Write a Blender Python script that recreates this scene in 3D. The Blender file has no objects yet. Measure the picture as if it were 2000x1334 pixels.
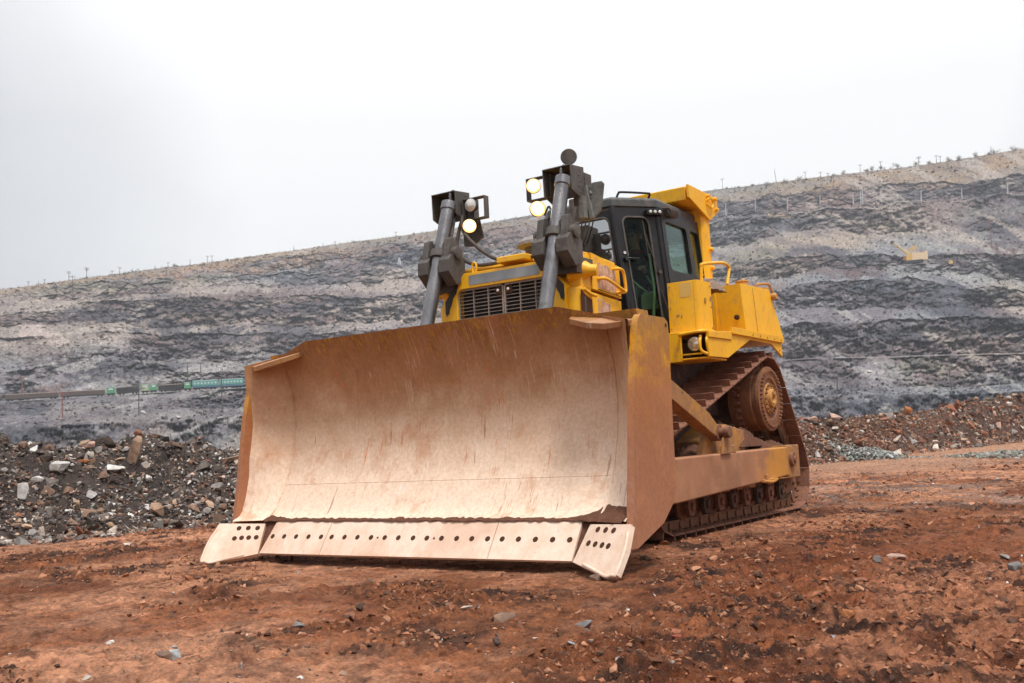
import bpy, bmesh, math, random
import numpy as np
from mathutils import Matrix, Vector
R_ = math.radians
sc = bpy.context.scene
# ------------------------------------------------------------------ camera, sky, sun, exposure
CAM = Vector((6.547, 5.540, 0.941))
cd = bpy.data.cameras.new("camera"); cam = bpy.data.objects.new("camera", cd)
sc.collection.objects.link(cam); sc.camera = cam
cd.lens = 35.25; cd.sensor_width = 36; cd.clip_start = 0.1; cd.clip_end = 5000
cd.dof.use_dof = True; cd.dof.focus_distance = 9.0; cd.dof.aperture_fstop = 7.0
_r = Vector((-0.559821, 0.827312, -0.04642)); _u = Vector((0.064124, 0.099108, 0.993008)); _b = Vector((0.826128, 0.552931, -0.108534))
cam.matrix_world = Matrix(((_r.x, _u.x, _b.x, CAM.x), (_r.y, _u.y, _b.y, CAM.y), (_r.z, _u.z, _b.z, CAM.z), (0, 0, 0, 1)))
AZ0 = -146.205                       # compass direction the camera faces, degrees
SUN_EL, SUN_AZ = 66.0, 62.0
w = bpy.data.worlds.new("World"); sc.world = w; w.use_nodes = True
nt = w.node_tree; N = nt.nodes; L = nt.links
bg = N["Background"]
sky = N.new("ShaderNodeTexSky"); sky.sky_type = 'NISHITA'; sky.sun_disc = False
sky.sun_elevation = R_(SUN_EL); sky.sun_rotation = R_(90 - SUN_AZ); sky.air_density = 1; sky.dust_density = 3
skm = N.new("ShaderNodeVectorMath"); skm.operation = 'SCALE'; skm.inputs[3].default_value = 0.10
L.new(sky.outputs[0], skm.inputs[0])
tc = N.new("ShaderNodeTexCoord")
nz = N.new("ShaderNodeTexNoise"); nz.inputs["Scale"].default_value = 1.6; nz.inputs["Detail"].default_value = 4
mp = N.new("ShaderNodeMapping"); mp.inputs["Scale"].default_value = (1, 1, 1.9); mp.inputs["Location"].default_value = (0.4, 0.1, 0.2)
L.new(tc.outputs["Generated"], mp.inputs[0]); L.new(mp.outputs[0], nz.inputs["Vector"])
# broad brighter patch of cloud ahead of the camera, greyer cloud to both sides
dt = N.new("ShaderNodeVectorMath"); dt.operation = 'DOT_PRODUCT'
dv = Vector((math.cos(R_(AZ0 - 4)), math.sin(R_(AZ0 - 4)), 0.33)).normalized(); dt.inputs[1].default_value = dv
nrm = N.new("ShaderNodeVectorMath"); nrm.operation = 'NORMALIZE'; L.new(tc.outputs["Generated"], nrm.inputs[0]); L.new(nrm.outputs[0], dt.inputs[0])
ad = N.new("ShaderNodeMath"); ad.operation = 'MULTIPLY_ADD'; ad.inputs[1].default_value = 0.13; L.new(nz.outputs[0], ad.inputs[0]); L.new(dt.outputs["Value"], ad.inputs[2])
rp = N.new("ShaderNodeValToRGB"); e = rp.color_ramp.elements
e[0].position = 0.90; e[0].color = (0.305, 0.307, 0.311, 1); e[1].position = 1.02; e[1].color = (0.505, 0.502, 0.496, 1)
m_ = rp.color_ramp.elements.new(0.955); m_.color = (0.395, 0.396, 0.399, 1)
L.new(ad.outputs[0], rp.inputs[0])
mx = N.new("ShaderNodeMix"); mx.data_type = 'RGBA'; mx.inputs[0].default_value = 0.94
L.new(skm.outputs[0], mx.inputs[6]); L.new(rp.outputs[0], mx.inputs[7]); sx = N.new("ShaderNodeSeparateXYZ"); L.new(nrm.outputs[0], sx.inputs[0])
mr = N.new("ShaderNodeMapRange"); mr.inputs[1].default_value = 0.32; mr.inputs[2].default_value = 0.9; mr.inputs[3].default_value = 1.0; mr.inputs[4].default_value = 1.95; L.new(sx.outputs[2], mr.inputs[0])   # overcast sky is brightest overhead
L.new(mx.outputs[2], bg.inputs[0]); L.new(mr.outputs[0], bg.inputs[1])
sl = bpy.data.lights.new("sun", 'SUN'); so = bpy.data.objects.new("sun", sl); sc.collection.objects.link(so)
sl.energy = 1.5; sl.angle = R_(12); sl.color = (1, 0.95, 0.88)
sd = Vector((math.cos(R_(SUN_AZ)) * math.cos(R_(SUN_EL)), math.sin(R_(SUN_AZ)) * math.cos(R_(SUN_EL)), math.sin(R_(SUN_EL))))
so.rotation_euler = sd.to_track_quat('Z', 'Y').to_euler(); so.location = (0, 0, 30)
sc.view_settings.view_transform = 'Standard'; sc.view_settings.look = 'None'; sc.view_settings.gamma = 1; sc.view_settings.exposure = 1.17
sc.cycles.use_denoising = True
sc.cycles.max_bounces = 6; sc.cycles.transparent_max_bounces = 8; sc.cycles.volume_bounces = 0

# ------------------------------------------------------------------ noise
_rng = np.random.default_rng(7)
_P = _rng.permutation(4096); _V = _rng.random(4096)
def vn(x, y, seed=0):
    xi = np.floor(x).astype(np.int64); yi = np.floor(y).astype(np.int64); fx = x - xi; fy = y - yi
    fx = fx * fx * (3 - 2 * fx); fy = fy * fy * (3 - 2 * fy)
    h = lambda a, b: _V[_P[(a + _P[(b + seed * 37) & 4095]) & 4095]]
    return (h(xi, yi) * (1 - fx) + h(xi + 1, yi) * fx) * (1 - fy) + (h(xi, yi + 1) * (1 - fx) + h(xi + 1, yi + 1) * fx) * fy
def fbm(x, y, o=4, seed=0, g=0.5):
    s = 0; a = 1; t = 0
    for i in range(o):
        s = s + a * vn(x * 2 ** i + 17.3 * i, y * 2 ** i - 9.1 * i, seed + i); t += a; a *= g
    return s / t
def ridge(x, y, o=4, seed=0, g=0.55):
    s = 0; a = 1; t = 0
    for i in range(o):
        s = s + a * (1 - np.abs(2 * vn(x * 2 ** i + 5.7 * i, y * 2 ** i + 3.3 * i, seed + i) - 1)); t += a; a *= g
    return s / t
def worley(x, y, seed=0):
    """nearest cell distance, gap to the second nearest, and a random number per cell"""
    xi = np.floor(x).astype(np.int64); yi = np.floor(y).astype(np.int64); b1 = np.full(x.shape, 9.0); b2 = b1.copy(); cid = np.zeros(x.shape)
    for i in (-1, 0, 1):
        for j in (-1, 0, 1):
            h = _P[(xi + i + _P[(yi + j + seed * 37) & 4095]) & 4095]; dx = xi + i + _V[h] - x; dy = yi + j + _V[(h + 1711) & 4095] - y; d = np.sqrt(dx * dx + dy * dy)
            m1 = d < b1; b2 = np.where(m1, b1, np.minimum(b2, d)); cid = np.where(m1, _V[(h + 977) & 4095], cid); b1 = np.where(m1, d, b1)
    return b1, b2 - b1, cid
def sst(a, b, x):
    t = np.clip((x - a) / (b - a), 0, 1); return t * t * (3 - 2 * t)

# ------------------------------------------------------------------ node materials
class NM:
    def __init__(s, name, rough=0.6, metal=0.0, spec=0.5):
        s.m = bpy.data.materials.new(name); s.m.use_nodes = True; s.nt = s.m.node_tree; s.N = s.nt.nodes; s.L = s.nt.links
        s.b = s.N["Principled BSDF"]; s.b.inputs["Roughness"].default_value = rough; s.b.inputs["Metallic"].default_value = metal
        s.b.inputs["Specular IOR Level"].default_value = spec
        s.tc = s.N.new("ShaderNodeTexCoord"); s.co = s.tc.outputs["Object"]
    def mapping(s, scale, rot=(0, 0, 0), co=None):
        m = s.N.new("ShaderNodeMapping"); m.inputs["Scale"].default_value = scale; m.inputs["Rotation"].default_value = rot
        s.L.new(co or s.co, m.inputs[0]); return m.outputs[0]
    def noise(s, scale, detail=5, rough=0.55, co=None, dist=0.0):
        n = s.N.new("ShaderNodeTexNoise"); n.inputs["Scale"].default_value = scale; n.inputs["Detail"].default_value = detail
        n.inputs["Roughness"].default_value = rough; n.inputs["Distortion"].default_value = dist
        s.L.new(co or s.co, n.inputs["Vector"]); return n.outputs["Fac"]
    def voro(s, scale, feature='F1', co=None, out="Distance"):
        n = s.N.new("ShaderNodeTexVoronoi"); n.inputs["Scale"].default_value = scale; n.feature = feature
        s.L.new(co or s.co, n.inputs["Vector"]); return n.outputs[out]
    def ramp(s, fac, stops):
        r = s.N.new("ShaderNodeValToRGB"); el = r.color_ramp.elements
        for i, (p, c) in enumerate(stops):
            x = el[i] if i < 2 else el.new(p)
            x.position = p; x.color = (c, c, c, 1) if not isinstance(c, tuple) else (*c, 1)
        s.L.new(fac, r.inputs[0]); return r.outputs[0]
    def step(s, fac, a, b):
        m = s.N.new("ShaderNodeMapRange"); m.inputs[1].default_value = a; m.inputs[2].default_value = b; s.L.new(fac, m.inputs[0]); return m.outputs[0]
    def mix(s, fac, a, b, mode='MIX'):
        m = s.N.new("ShaderNodeMix"); m.data_type = 'RGBA'; m.blend_type = mode
        for i, v in ((0, fac), (6, a), (7, b)):
            if isinstance(v, (int, float)): m.inputs[i].default_value = v
            elif isinstance(v, tuple): m.inputs[i].default_value = (*v, 1)
            else: s.L.new(v, m.inputs[i])
        return m.outputs[2]
    def math(s, op, a, b=0.0, c=None):
        m = s.N.new("ShaderNodeMath"); m.operation = op
        for i, v in enumerate((a, b) if c is None else (a, b, c)):
            if isinstance(v, (int, float)): m.inputs[i].default_value = v
            else: s.L.new(v, m.inputs[i])
        return m.outputs[0]
    def sep(s, co=None):
        m = s.N.new("ShaderNodeSeparateXYZ"); s.L.new(co or s.co, m.inputs[0]); return m.outputs
    def attr(s, name="Col"):
        a = s.N.new("ShaderNodeVertexColor"); a.layer_name = name; return a.outputs[0]
    def color(s, c):
        if isinstance(c, tuple): s.b.inputs["Base Color"].default_value = (*c, 1)
        else: s.L.new(c, s.b.inputs["Base Color"])
        return s
    def rough(s, r): s.L.new(r, s.b.inputs["Roughness"]); return s
    def bump(s, h, strength=0.3, dist=0.02):
        n = s.N.new("ShaderNodeBump"); n.inputs["Strength"].default_value = strength; n.inputs["Distance"].default_value = dist
        s.L.new(h, n.inputs["Height"]); s.L.new(n.outputs[0], s.b.inputs["Normal"]); return s

# ------------------------------------------------------------------ mesh helpers
class MB:
    def __init__(s): s.v = []; s.f = []; s.m = []; s.cur = 0
    def mat(s, i): s.cur = i; return s
    def add(s, vs, fs):
        o = len(s.v); s.v += [tuple(p) for p in vs]; s.f += [[o + i for i in f] for f in fs]; s.m += [s.cur] * len(fs); return s
    def box(s, x0, x1, y0, y1, z0, z1, M=None):
        vs = [Vector((x, y, z)) for x in (x0, x1) for y in (y0, y1) for z in (z0, z1)]
        if M is not None: vs = [M @ p for p in vs]
        return s.add(vs, [(0, 1, 3, 2), (4, 6, 7, 5), (0, 4, 5, 1), (2, 3, 7, 6), (0, 2, 6, 4), (1, 5, 7, 3)])
    def prism(s, poly, axis, a, b, shift=None):
        """poly in the two other axes (in xyz order); shift: 2d offset of the b end"""
        n = len(poly); vs = []
        for k, t in enumerate((a, b)):
            for q in poly:
                q = (q[0] + (shift[0] if shift and k else 0), q[1] + (shift[1] if shift and k else 0))
                vs.append({'x': (t, q[0], q[1]), 'y': (q[0], t, q[1]), 'z': (q[0], q[1], t)}[axis])
        area = sum(poly[i][0] * poly[(i + 1) % n][1] - poly[(i + 1) % n][0] * poly[i][1] for i in range(n))
        fs = [tuple(range(n)), tuple(range(2 * n - 1, n - 1, -1))] + [(i, i + n, (i + 1) % n + n, (i + 1) % n) for i in range(n)]
        return s.add(vs, fs)
    def plate(s, pts, thick):
        """flat polygon given by 3d points, thickened along its normal"""
        P = [Vector(p) for p in pts]; nn = (P[1] - P[0]).cross(P[2] - P[0]).normalized() * thick; n = len(P)
        return s.add(P + [p + nn for p in P], [tuple(range(n - 1, -1, -1)), tuple(range(n, 2 * n))] + [(i, (i + 1) % n, (i + 1) % n + n, i + n) for i in range(n)])
    def ring(s, c, ax, r, n, ref=None):
        ax = ax.normalized(); ref = Vector((0, 0, 1)) if ref is None else ref
        if abs(ax.dot(ref)) > 0.95: ref = Vector((1, 0, 0))
        u = ax.cross(ref).normalized(); v = ax.cross(u)
        return [c + r * (u * math.cos(2 * math.pi * i / n) + v * math.sin(2 * math.pi * i / n)) for i in range(n)]
    def lathe(s, o, ax, prof, n=24):
        """prof: (distance along axis, radius)"""
        o = Vector(o); ax = Vector(ax).normalized(); vs = []; fs = []
        for t, r in prof: vs += s.ring(o + ax * t, ax, max(r, 1e-4), n)
        for k in range(len(prof) - 1):
            for i in range(n):
                j = (i + 1) % n; fs.append((k * n + i, k * n + j, (k + 1) * n + j, (k + 1) * n + i))
        fs.append(tuple(range(n - 1, -1, -1))); fs.append(tuple(range((len(prof) - 1) * n, len(prof) * n)))
        return s.add(vs, fs)
    def cyl(s, p0, p1, r0, r1=None, n=20):
        p0 = Vector(p0); p1 = Vector(p1); r1 = r0 if r1 is None else r1
        return s.lathe(p0, p1 - p0, [(0, r0), ((p1 - p0).length, r1)], n)
    def tube(s, pts, r, n=10, sub=4):
        P = [Vector(p) for p in pts]
        if sub > 1 and len(P) > 2:
            Q = []
            for i in range(len(P) - 1):
                p0 = P[max(i - 1, 0)]; p1 = P[i]; p2 = P[i + 1]; p3 = P[min(i + 2, len(P) - 1)]
                for k in range(sub):
                    t = k / sub
                    Q.append(0.5 * ((2 * p1) + (p2 - p0) * t + (2 * p0 - 5 * p1 + 4 * p2 - p3) * t * t + (3 * p1 - p0 - 3 * p2 + p3) * t ** 3))
            Q.append(P[-1]); P = Q
        vs = []; fs = []; m = len(P); u = None
        for i in range(m):
            t = (P[min(i + 1, m - 1)] - P[max(i - 1, 0)]).normalized()
            if u is None:
                u = t.cross(Vector((0, 0, 1)) if abs(t.z) < 0.9 else Vector((1, 0, 0))).normalized()
            u = (u - t * u.dot(t)).normalized(); v = t.cross(u); rr = float(r[i]) if isinstance(r, list) else float(r)
            vs += [P[i] + rr * (u * math.cos(2 * math.pi * k / n) + v * math.sin(2 * math.pi * k / n)) for k in range(n)]
        for i in range(m - 1):
            for k in range(n): j = (k + 1) % n; fs.append((i * n + k, i * n + j, (i + 1) * n + j, (i + 1) * n + k))
        fs.append(tuple(range(n - 1, -1, -1))); fs.append(tuple(range((m - 1) * n, m * n)))
        return s.add(vs, fs)
    def build(s, name, mats, parent=None, bevel=0.0, ang=35, seg=2, coll=None):
        me = bpy.data.meshes.new(name); me.from_pydata(s.v, [], s.f)
        if not isinstance(mats, (list, tuple)): mats = [mats]
        for m in mats: me.materials.append(m)
        me.polygons.foreach_set("material_index", s.m)
        bm = bmesh.new(); bm.from_mesh(me); bmesh.ops.recalc_face_normals(bm, faces=bm.faces); bm.to_mesh(me); bm.free()
        me.polygons.foreach_set("use_smooth", [True] * len(me.polygons)); me.set_sharp_from_angle(angle=R_(ang))
        o = bpy.data.objects.new(name, me); sc.collection.objects.link(o)
        if bevel:
            b = o.modifiers.new("bevel", 'BEVEL'); b.width = bevel; b.segments = seg; b.limit_method = 'ANGLE'; b.angle_limit = R_(40); b.harden_normals = True
        if parent is not None: adopt(o, parent)
        return o
def world_loc(o):
    v = Vector((0, 0, 0))
    while o is not None: v += o.location; o = o.parent
    return v
def adopt(o, parent):
    o.parent = parent; o.matrix_parent_inverse = Matrix.Translation(-world_loc_noinv(parent))
def world_loc_noinv(p):
    # every parent here is either the thing's Empty (own location) or a part sitting at the world origin
    r = p
    return Vector(p.location) if p.parent is None else Vector((0, 0, 0))
def tag(o, label=None, cat=None, group=None, kind=None):
    if label: o["label"] = label
    if cat: o["category"] = cat
    if group: o["group"] = group
    if kind: o["kind"] = kind
    return o
def empty(name, loc, rz=0.0):
    o = bpy.data.objects.new(name, None); sc.collection.objects.link(o); o.location = loc; o.rotation_euler = (0, 0, rz); o.empty_display_size = 0.2; return o
def child(mb, name, mats, parent, bevel=0.0, label=None, **k):
    """a part whose mesh is written in its thing's own frame"""
    o = mb.build(name, mats, None, bevel, **k); o.parent = parent
    if label: o["label"] = label
    return o
def grid_obj(name, X, Y, Z, mat, col=None, kind=None, smooth=True):
    r, c = X.shape; co = np.stack([X, Y, Z], -1).reshape(-1).astype(np.float32)
    i = np.arange(r * c).reshape(r, c); q = np.stack([i[:-1, :-1], i[:-1, 1:], i[1:, 1:], i[1:, :-1]], -1).reshape(-1)
    me = bpy.data.meshes.new(name); nq = q.size // 4
    me.vertices.add(r * c); me.vertices.foreach_set("co", co); me.loops.add(q.size); me.loops.foreach_set("vertex_index", q.astype(np.int32))
    me.polygons.add(nq); me.polygons.foreach_set("loop_start", np.arange(0, q.size, 4, dtype=np.int32))
    me.polygons.foreach_set("use_smooth", np.full(nq, smooth)); me.update(calc_edges=True)
    if col is not None:
        a = me.color_attributes.new("Col", 'FLOAT_COLOR', 'POINT'); a.data.foreach_set("color", np.concatenate([col, np.ones(col.shape[:2] + (1,))], -1).reshape(-1).astype(np.float32))
    me.materials.append(mat); o = bpy.data.objects.new(name, me); sc.collection.objects.link(o)
    if kind: o["kind"] = kind
    return o
def lookdir(a):                       # a: degrees to the right of the camera's facing direction
    t = R_(AZ0) - np.radians(a); return np.cos(t), np.sin(t)
# ------------------------------------------------------------------ ground: red haul road, rubble berm at its edge
m = NM("red_dirt", 0.85, spec=0.25)
c = m.attr(); sp = m.noise(38, 6, 0.7); c = m.mix(m.step(sp, 0.35, 0.7), m.mix(1.0, c, (0.62, 0.6, 0.6), 'MULTIPLY'), m.mix(1.0, c, (1.28, 1.22, 1.18), 'MULTIPLY'))
n2 = m.noise(7, 6, 0.65); c = m.mix(m.step(n2, 0.50, 0.66), c, m.mix(1.0, c, (0.45, 0.40, 0.40), 'MULTIPLY'))
n3 = m.noise(2.2, 5, 0.6, dist=0.6); c = m.mix(m.step(n3, 0.55, 0.7), c, m.mix(1.0, c, (1.25, 1.3, 1.35), 'MULTIPLY'))
vo = m.voro(30); vc = m.noise(9, 2); c = m.mix(m.math('MULTIPLY', m.step(vo, 0.16, 0.12), m.step(vc, 0.60, 0.66)), c, (0.52, 0.42, 0.36))
m.color(c); m.bump(m.math('ADD', m.noise(60, 6, 0.75), m.math('MULTIPLY', m.noise(14, 6, 0.75), 2.5)), 1.0, 0.05); M_DIRT = m.m

BERM_AZ = [-180, -60, -40, -27.1, -24.3, -21.1, -15.4, -8, 0, 8, 16.3, 19.2, 21.8, 24.3, 26.6, 34, 60, 180]
BERM_T = [16, 14, 14.5, 15.4, 15.6, 16.0, 16.8, 18.5, 21, 27, 36, 41, 49, 58, 70, 95, 110, 16]
BERM_H = [1.4, 1.2, 1.2, 1.20, 1.08, 1.20, 1.02, 1.1, 1.2, 1.3, 1.30, 1.36, 1.75, 2.1, 2.8, 3.1, 3.0, 1.4]
def berm(a, rho):
    T = np.interp(a, BERM_AZ, BERM_T); H = np.interp(a, BERM_AZ, BERM_H); k = T / 16.0
    x, y = lookdir(a); px = rho * x; py = rho * y
    T = T + (fbm(px * 0.55 / np.sqrt(k), py * 0.55 / np.sqrt(k), 3, 11) - 0.5) * 1.3 * k ** 0.7
    d = (rho - T) / k ** 0.6
    crest = H * (0.80 + 0.42 * fbm(px * 0.35 / k ** .5, py * 0.35 / k ** .5, 3, 5))
    up = sst(0, 2.8, d); z = crest * up
    lump = (ridge(px * 0.7, py * 0.7, 4, 21) - 0.55) * 0.65 * sst(-0.1, 0.8, d) * (0.7 + 0.3 * k ** 0.4)
    fine = (fbm(px * 4, py * 4, 4, 31) - 0.5) * 0.32 * sst(-0.2, 0.3, d)
    fall = -26 * sst(5, 34, d)
    return z + (lump + fine) * (1 - sst(6, 12, d)) + fall, d
def ground_h(x, y):
    a = (AZ0 - np.degrees(np.arctan2(y - CAM.y, x - CAM.x)) + 180) % 360 - 180
    rho = np.hypot(x - CAM.x, y - CAM.y)
    bz, d = berm(a, rho)
    # fades to flat where the machine stands
    dx = np.maximum(np.abs(x + 3.0) - 3.3, 0); dy = np.maximum(np.abs(y) - 1.9, 0); near = sst(0.05, 1.6, np.hypot(dx, dy))
    far = 1 - 0.5 * sst(25, 60, rho)
    tr = math.radians(28); s_ = x * math.cos(tr) + y * math.sin(tr); t_ = -x * math.sin(tr) + y * math.cos(tr)
    z = (fbm(s_ * 0.18, t_ * 0.5, 3, 1) - 0.5) * 0.15 * near * far
    z = z + (ridge(s_ * 0.7, t_ * 1.9, 4, 2) - 0.6) * 0.055 * (0.12 + 0.88 * near)
    cl = fbm(x * 6, y * 6, 3, 3, 0.5); z = z + np.maximum(cl - 0.52, 0) * 0.09 * (0.25 + 0.75 * near) * (0.2 + 1.4 * sst(0.4, 0.65, fbm(x * 0.8, y * 0.8, 2, 9)))
    z = z + (ridge(x * 13, y * 13, 4, 4, 0.65) - 0.5) * 0.028
    bump = 0.045 * np.exp(-((x + 4) ** 2 / 14 + (np.abs(y) - 1.62) ** 2 / 0.02))    # soil squeezed up beside the tracks
    # rut left in front of the machine
    w1 = worley(x * 7.5 + 2 * vn(x * 3, y * 3, 6), y * 7.5, 13); w2 = worley(x * 21, y * 21 + vn(x * 9, y * 9, 8), 14); w3 = worley(x * 2.6 + vn(x * 2, y * 2, 3), y * 3.4, 15)
    rough = sst(0.42, 0.62, fbm(x * 0.9 + 3, y * 1.1, 4, 16)); rough = 0.38 + 0.72 * rough
    ch = np.minimum(w1[1], 0.35) / 0.35 * (0.3 + w1[2]) * 0.030 + np.minimum(w2[1], 0.4) / 0.4 * (0.2 + w2[2]) * 0.012 + np.minimum(w3[1], 0.25) / 0.25 * w3[2] * 0.018
    cz = ch * rough * (0.4 + 0.6 * near) - 0.015
    bw = worley(x * 3.5, y * 3.5, 17); bc = (np.minimum(bw[1], 0.3) / 0.3 * bw[2] * 0.10 + np.minimum(w1[1], 0.35) / 0.35 * w1[2] * 0.05) * sst(-0.2, 0.3, d)
    # prints of track shoes pressed across the road
    lane = np.minimum(np.abs(np.mod(t_ + 1.2, 4.6) - 1.3), np.abs(np.mod(t_ + 1.2, 4.6) - 3.4)); pr = sst(0.34, 0.24, lane) * sst(0.45, 0.6, fbm(x * 0.35, y * 0.35, 2, 18)); gro = np.abs(np.mod(s_, 0.24) / 0.24 - 0.5)
    cz = cz * (1 - 0.5 * pr) - pr * (0.012 + 0.022 * sst(0.10, 0.03, gro)) * near
    return (z + cz) * (1 - sst(-0.3, 0.6, d)) + 0.024 * (1 - near) + bump + bz + bc * (1 - sst(6, 12, d)), d, a, rho
azs = np.concatenate([np.linspace(-180, -62, 60, endpoint=False), np.linspace(-62, -31, 120, endpoint=False), np.linspace(-31, 31, 1150, endpoint=False), np.linspace(31, 62, 120, endpoint=False), np.linspace(62, 180, 60)])
rs = np.concatenate([[0.02, 0.3, 0.6, 0.9, 1.2], np.geomspace(1.5, 80, 1180), np.geomspace(81, 150, 25)])
A, Rr = np.meshgrid(azs, rs); ux, uy = lookdir(A); X = CAM.x + Rr * ux; Y = CAM.y + Rr * uy
Z, D, _, _ = ground_h(X, Y)
C0 = np.array
def lerp(a, b, t): return a * (1 - t[..., None]) + b * t[..., None]
f1 = fbm(X * 0.5, Y * 0.9, 4, 41); f2 = fbm(X * 1.7, Y * 1.7, 4, 42); f3 = fbm(X * 0.12, Y * 0.12, 3, 43)
red = C0([0.27, 0.100, 0.042]); tan_ = C0([0.45, 0.215, 0.120]); dk = C0([0.065, 0.030, 0.019]); gry = C0([0.24, 0.18, 0.15])
f5 = fbm(X * 6, Y * 6, 4, 46, 0.6); f6 = fbm(X * 22, Y * 22, 3, 47, 0.6); _, wg, wc = worley(X * 9 + 2 * f2, Y * 9, 19)
rgh = fbm(X * 0.9 + 3, Y * 1.1, 4, 16); rgm = sst(0.42, 0.58, rgh)
col = lerp(np.broadcast_to(red, X.shape + (3,)), tan_, sst(0.39, 0.54, f1 * 0.55 + f5 * 0.25 + 0.2 * (1 - rgh)))
col = lerp(col, dk, (0.35 + 0.62 * rgm) * sst(0.465, 0.57, f2 * 0.3 + f5 * 0.5 + f6 * 0.2)); col = lerp(col, gry, 0.6 * sst(0.55, 0.66, f3) * sst(0.4, 0.6, f2))
f7 = fbm(X * 45, Y * 45, 2, 51, 0.7); col = col * (0.34 + 0.62 * wc[..., None] + 1.25 * f6[..., None] + 1.0 * f7[..., None]); col = lerp(col, col * C0([0.88, 0.76, 0.70]), sst(2, 16, A) * sst(14, 8, Rr) * 0.8); col = lerp(col, col * 1.22 + 0.02, sst(0.50, 0.62, fbm(X * 0.35 + 9, Y * 0.5, 4, 49)) * (1 - rgm))
col = lerp(col, C0([0.26, 0.075, 0.026]), 0.6 * sst(0.55, 0.68, fbm(X * 1.2, Y * 1.6, 4, 48)))
col = lerp(col, C0([0.62, 0.36, 0.23]), 0.8 * sst(22, 30, Rr) * sst(-14, -3, -np.abs(D + 6)) )       # dry pale road further off
lf = sst(-5, 12, A)                                                                                   # berm soil: grey left, reddish right
bs = lerp(np.broadcast_to(C0([0.135, 0.108, 0.098]), X.shape + (3,)), C0([0.16, 0.085, 0.058]), np.clip(lf, 0, 1) * (1 - 0.6 * sst(19, 26, A)))
bs = lerp(bs, bs * 0.55 + 0.02, sst(0.45, 0.65, f2)); bs = lerp(bs, bs * 1.5, sst(0.5, 0.7, fbm(X * 3, Y * 3, 3, 44)))
col = lerp(col, bs, sst(-0.35, 0.25, D + 0.6 * (f2 - 0.5)))
ground = grid_obj("ground", X, Y, Z, M_DIRT, col, "structure")

# ------------------------------------------------------------------ pit wall: benches of rock rising to a skyline 650 m away
LN = dict(
 l0=[(-31.57,-1.5),(33.18,-1.3)],
 l1=[(-31.63,2.45),(-27.19,2.47),(-21.11,2.44),(-15.03,2.62),(-0.18,2.35),(16.86,2.25),(26.88,1.87),(33.4,1.58)],
 l2=[(-31.64,3.1),(-27.2,3.15),(-21.1,3.15),(-15.02,3.04),(-0.16,2.79),(16.89,2.58),(26.9,2.13),(33.43,1.82)],
 l3=[(-31.65,3.39),(-27.2,3.66),(-25.07,3.75),(-22.15,3.86),(-20.4,3.97),(-18.2,4.05),(-15.0,4.14),(-0.09,4.24),(17.02,4.25),(27.05,3.74),(33.59,3.4)],
 l4=None,
 l5=[(-31.67,5.01),(-27.21,5.25),(-22.36,5.56),(-14.99,5.15),(-0.02,5.85),(17.17,6.21),(27.22,5.55),(33.74,4.97)],
 l6=[(-31.68,5.34),(-27.22,5.59),(-22.36,5.88),(-14.98,5.63),(0.01,6.44),(17.22,6.9),(27.26,6.07),(33.79,5.46)],
 l7=[(-31.7,6.76),(-27.23,7.08),(-22.36,7.24),(-14.95,7.19),(-4.96,7.23),(0.06,7.6),(17.35,8.37),(22,8.1),(27.29,6.83),(33.83,5.82)],
 l8=[(-31.71,7.13),(-27.23,7.47),(-22.36,7.64),(-14.94,7.7),(-4.95,7.57),(0.09,8.19),(17.38,8.99),(22,8.7),(27.36,7.51),(33.9,6.55)],
 l9=[(-31.72,7.63),(-27.24,8.2),(-22.36,9.0),(-14.92,9.22),(-8.68,9.22),(-4.88,9.26),(0.15,9.35),(17.49,9.9),(22.9,9.2),(27.5,8.9),(34.05,8.0)],
 l10=[(-31.72,7.93),(-27.24,8.56),(-22.36,9.35),(-14.91,9.59),(-8.66,9.94),(-4.86,9.9),(0.18,10.08),(17.56,11.2),(27.61,9.82),(34.14,8.96)],
 l11=[(-31.73,8.18),(-27.24,8.87),(-22.35,9.89),(-14.9,10.41),(-8.64,10.55),(-4.83,10.71),(0.23,11.1),(12.06,12.46),(17.65,12.3),(22.91,12.04),(27.8,11.79),(34.38,11.24)],
 l12=None,
 l13=[(-31.73,8.38),(-27.24,9.13),(-23.99,9.75),(-19.76,10.37),(-15.99,10.91),(-10.34,11.55),(-4.48,12.15),(0.31,12.69),(12.12,13.3),(17.73,13.35),(23.0,13.12),(27.88,12.63),(34.46,12.07)],
 crest=[(-33.83,8.3),(-30.65,8.82),(-27.25,9.39),(-23.99,9.96),(-19.76,10.65),(-15.99,11.19),(-10.33,12.0),(-4.45,12.67),(1.54,13.35),(12.17,14.0),(17.79,14.08),(23.08,13.99),(28.01,14.02),(31.43,13.84),(34.61,13.49)])
ORDER = ['l0','l1','l2','l3','l4','l5','l6','l7','l8','l9','l10','l11','l12','l13','crest']
RAD = dict(l0=330,l1=380,l2=440,l3=476,l4=504,l5=530,l6=590,l7=615,l8=665,l9=690,l10=765,l11=792,l12=856,l13=886,crest=970)
ROWS = [40, 20, 30, 6, 40, 18, 40, 20, 46, 24, 36, 12, 44, 30]
haz = np.concatenate([np.linspace(-75, -30, 170, endpoint=False), np.linspace(-30, 30, 1240, endpoint=False), np.linspace(30, 75, 170)])
def line(k):
    if k == 'l4': return line('l3') + 0.05
    if k == 'l12': return line('l11') + 0.06
    a, e_ = zip(*LN[k]); e_ = np.interp(haz, a, e_)
    j = ORDER.index(k); amp = 0.03 if k in ('l3',) else 0.05 if k == 'crest' else 0.2 if k in ('l1','l2') else 0.5
    return e_ + amp * (fbm(haz * 0.45, haz * 0 + j * 7.7, 6, 50 + j, 0.6) - 0.5) * 2
EL = []; RR = []; REG = []
lines = [line(k) for k in ORDER]
for j in range(len(ORDER) - 1):                                     # keep the benches in order
    lines[j + 1] = np.maximum(lines[j + 1], lines[j] + 0.04)
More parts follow.
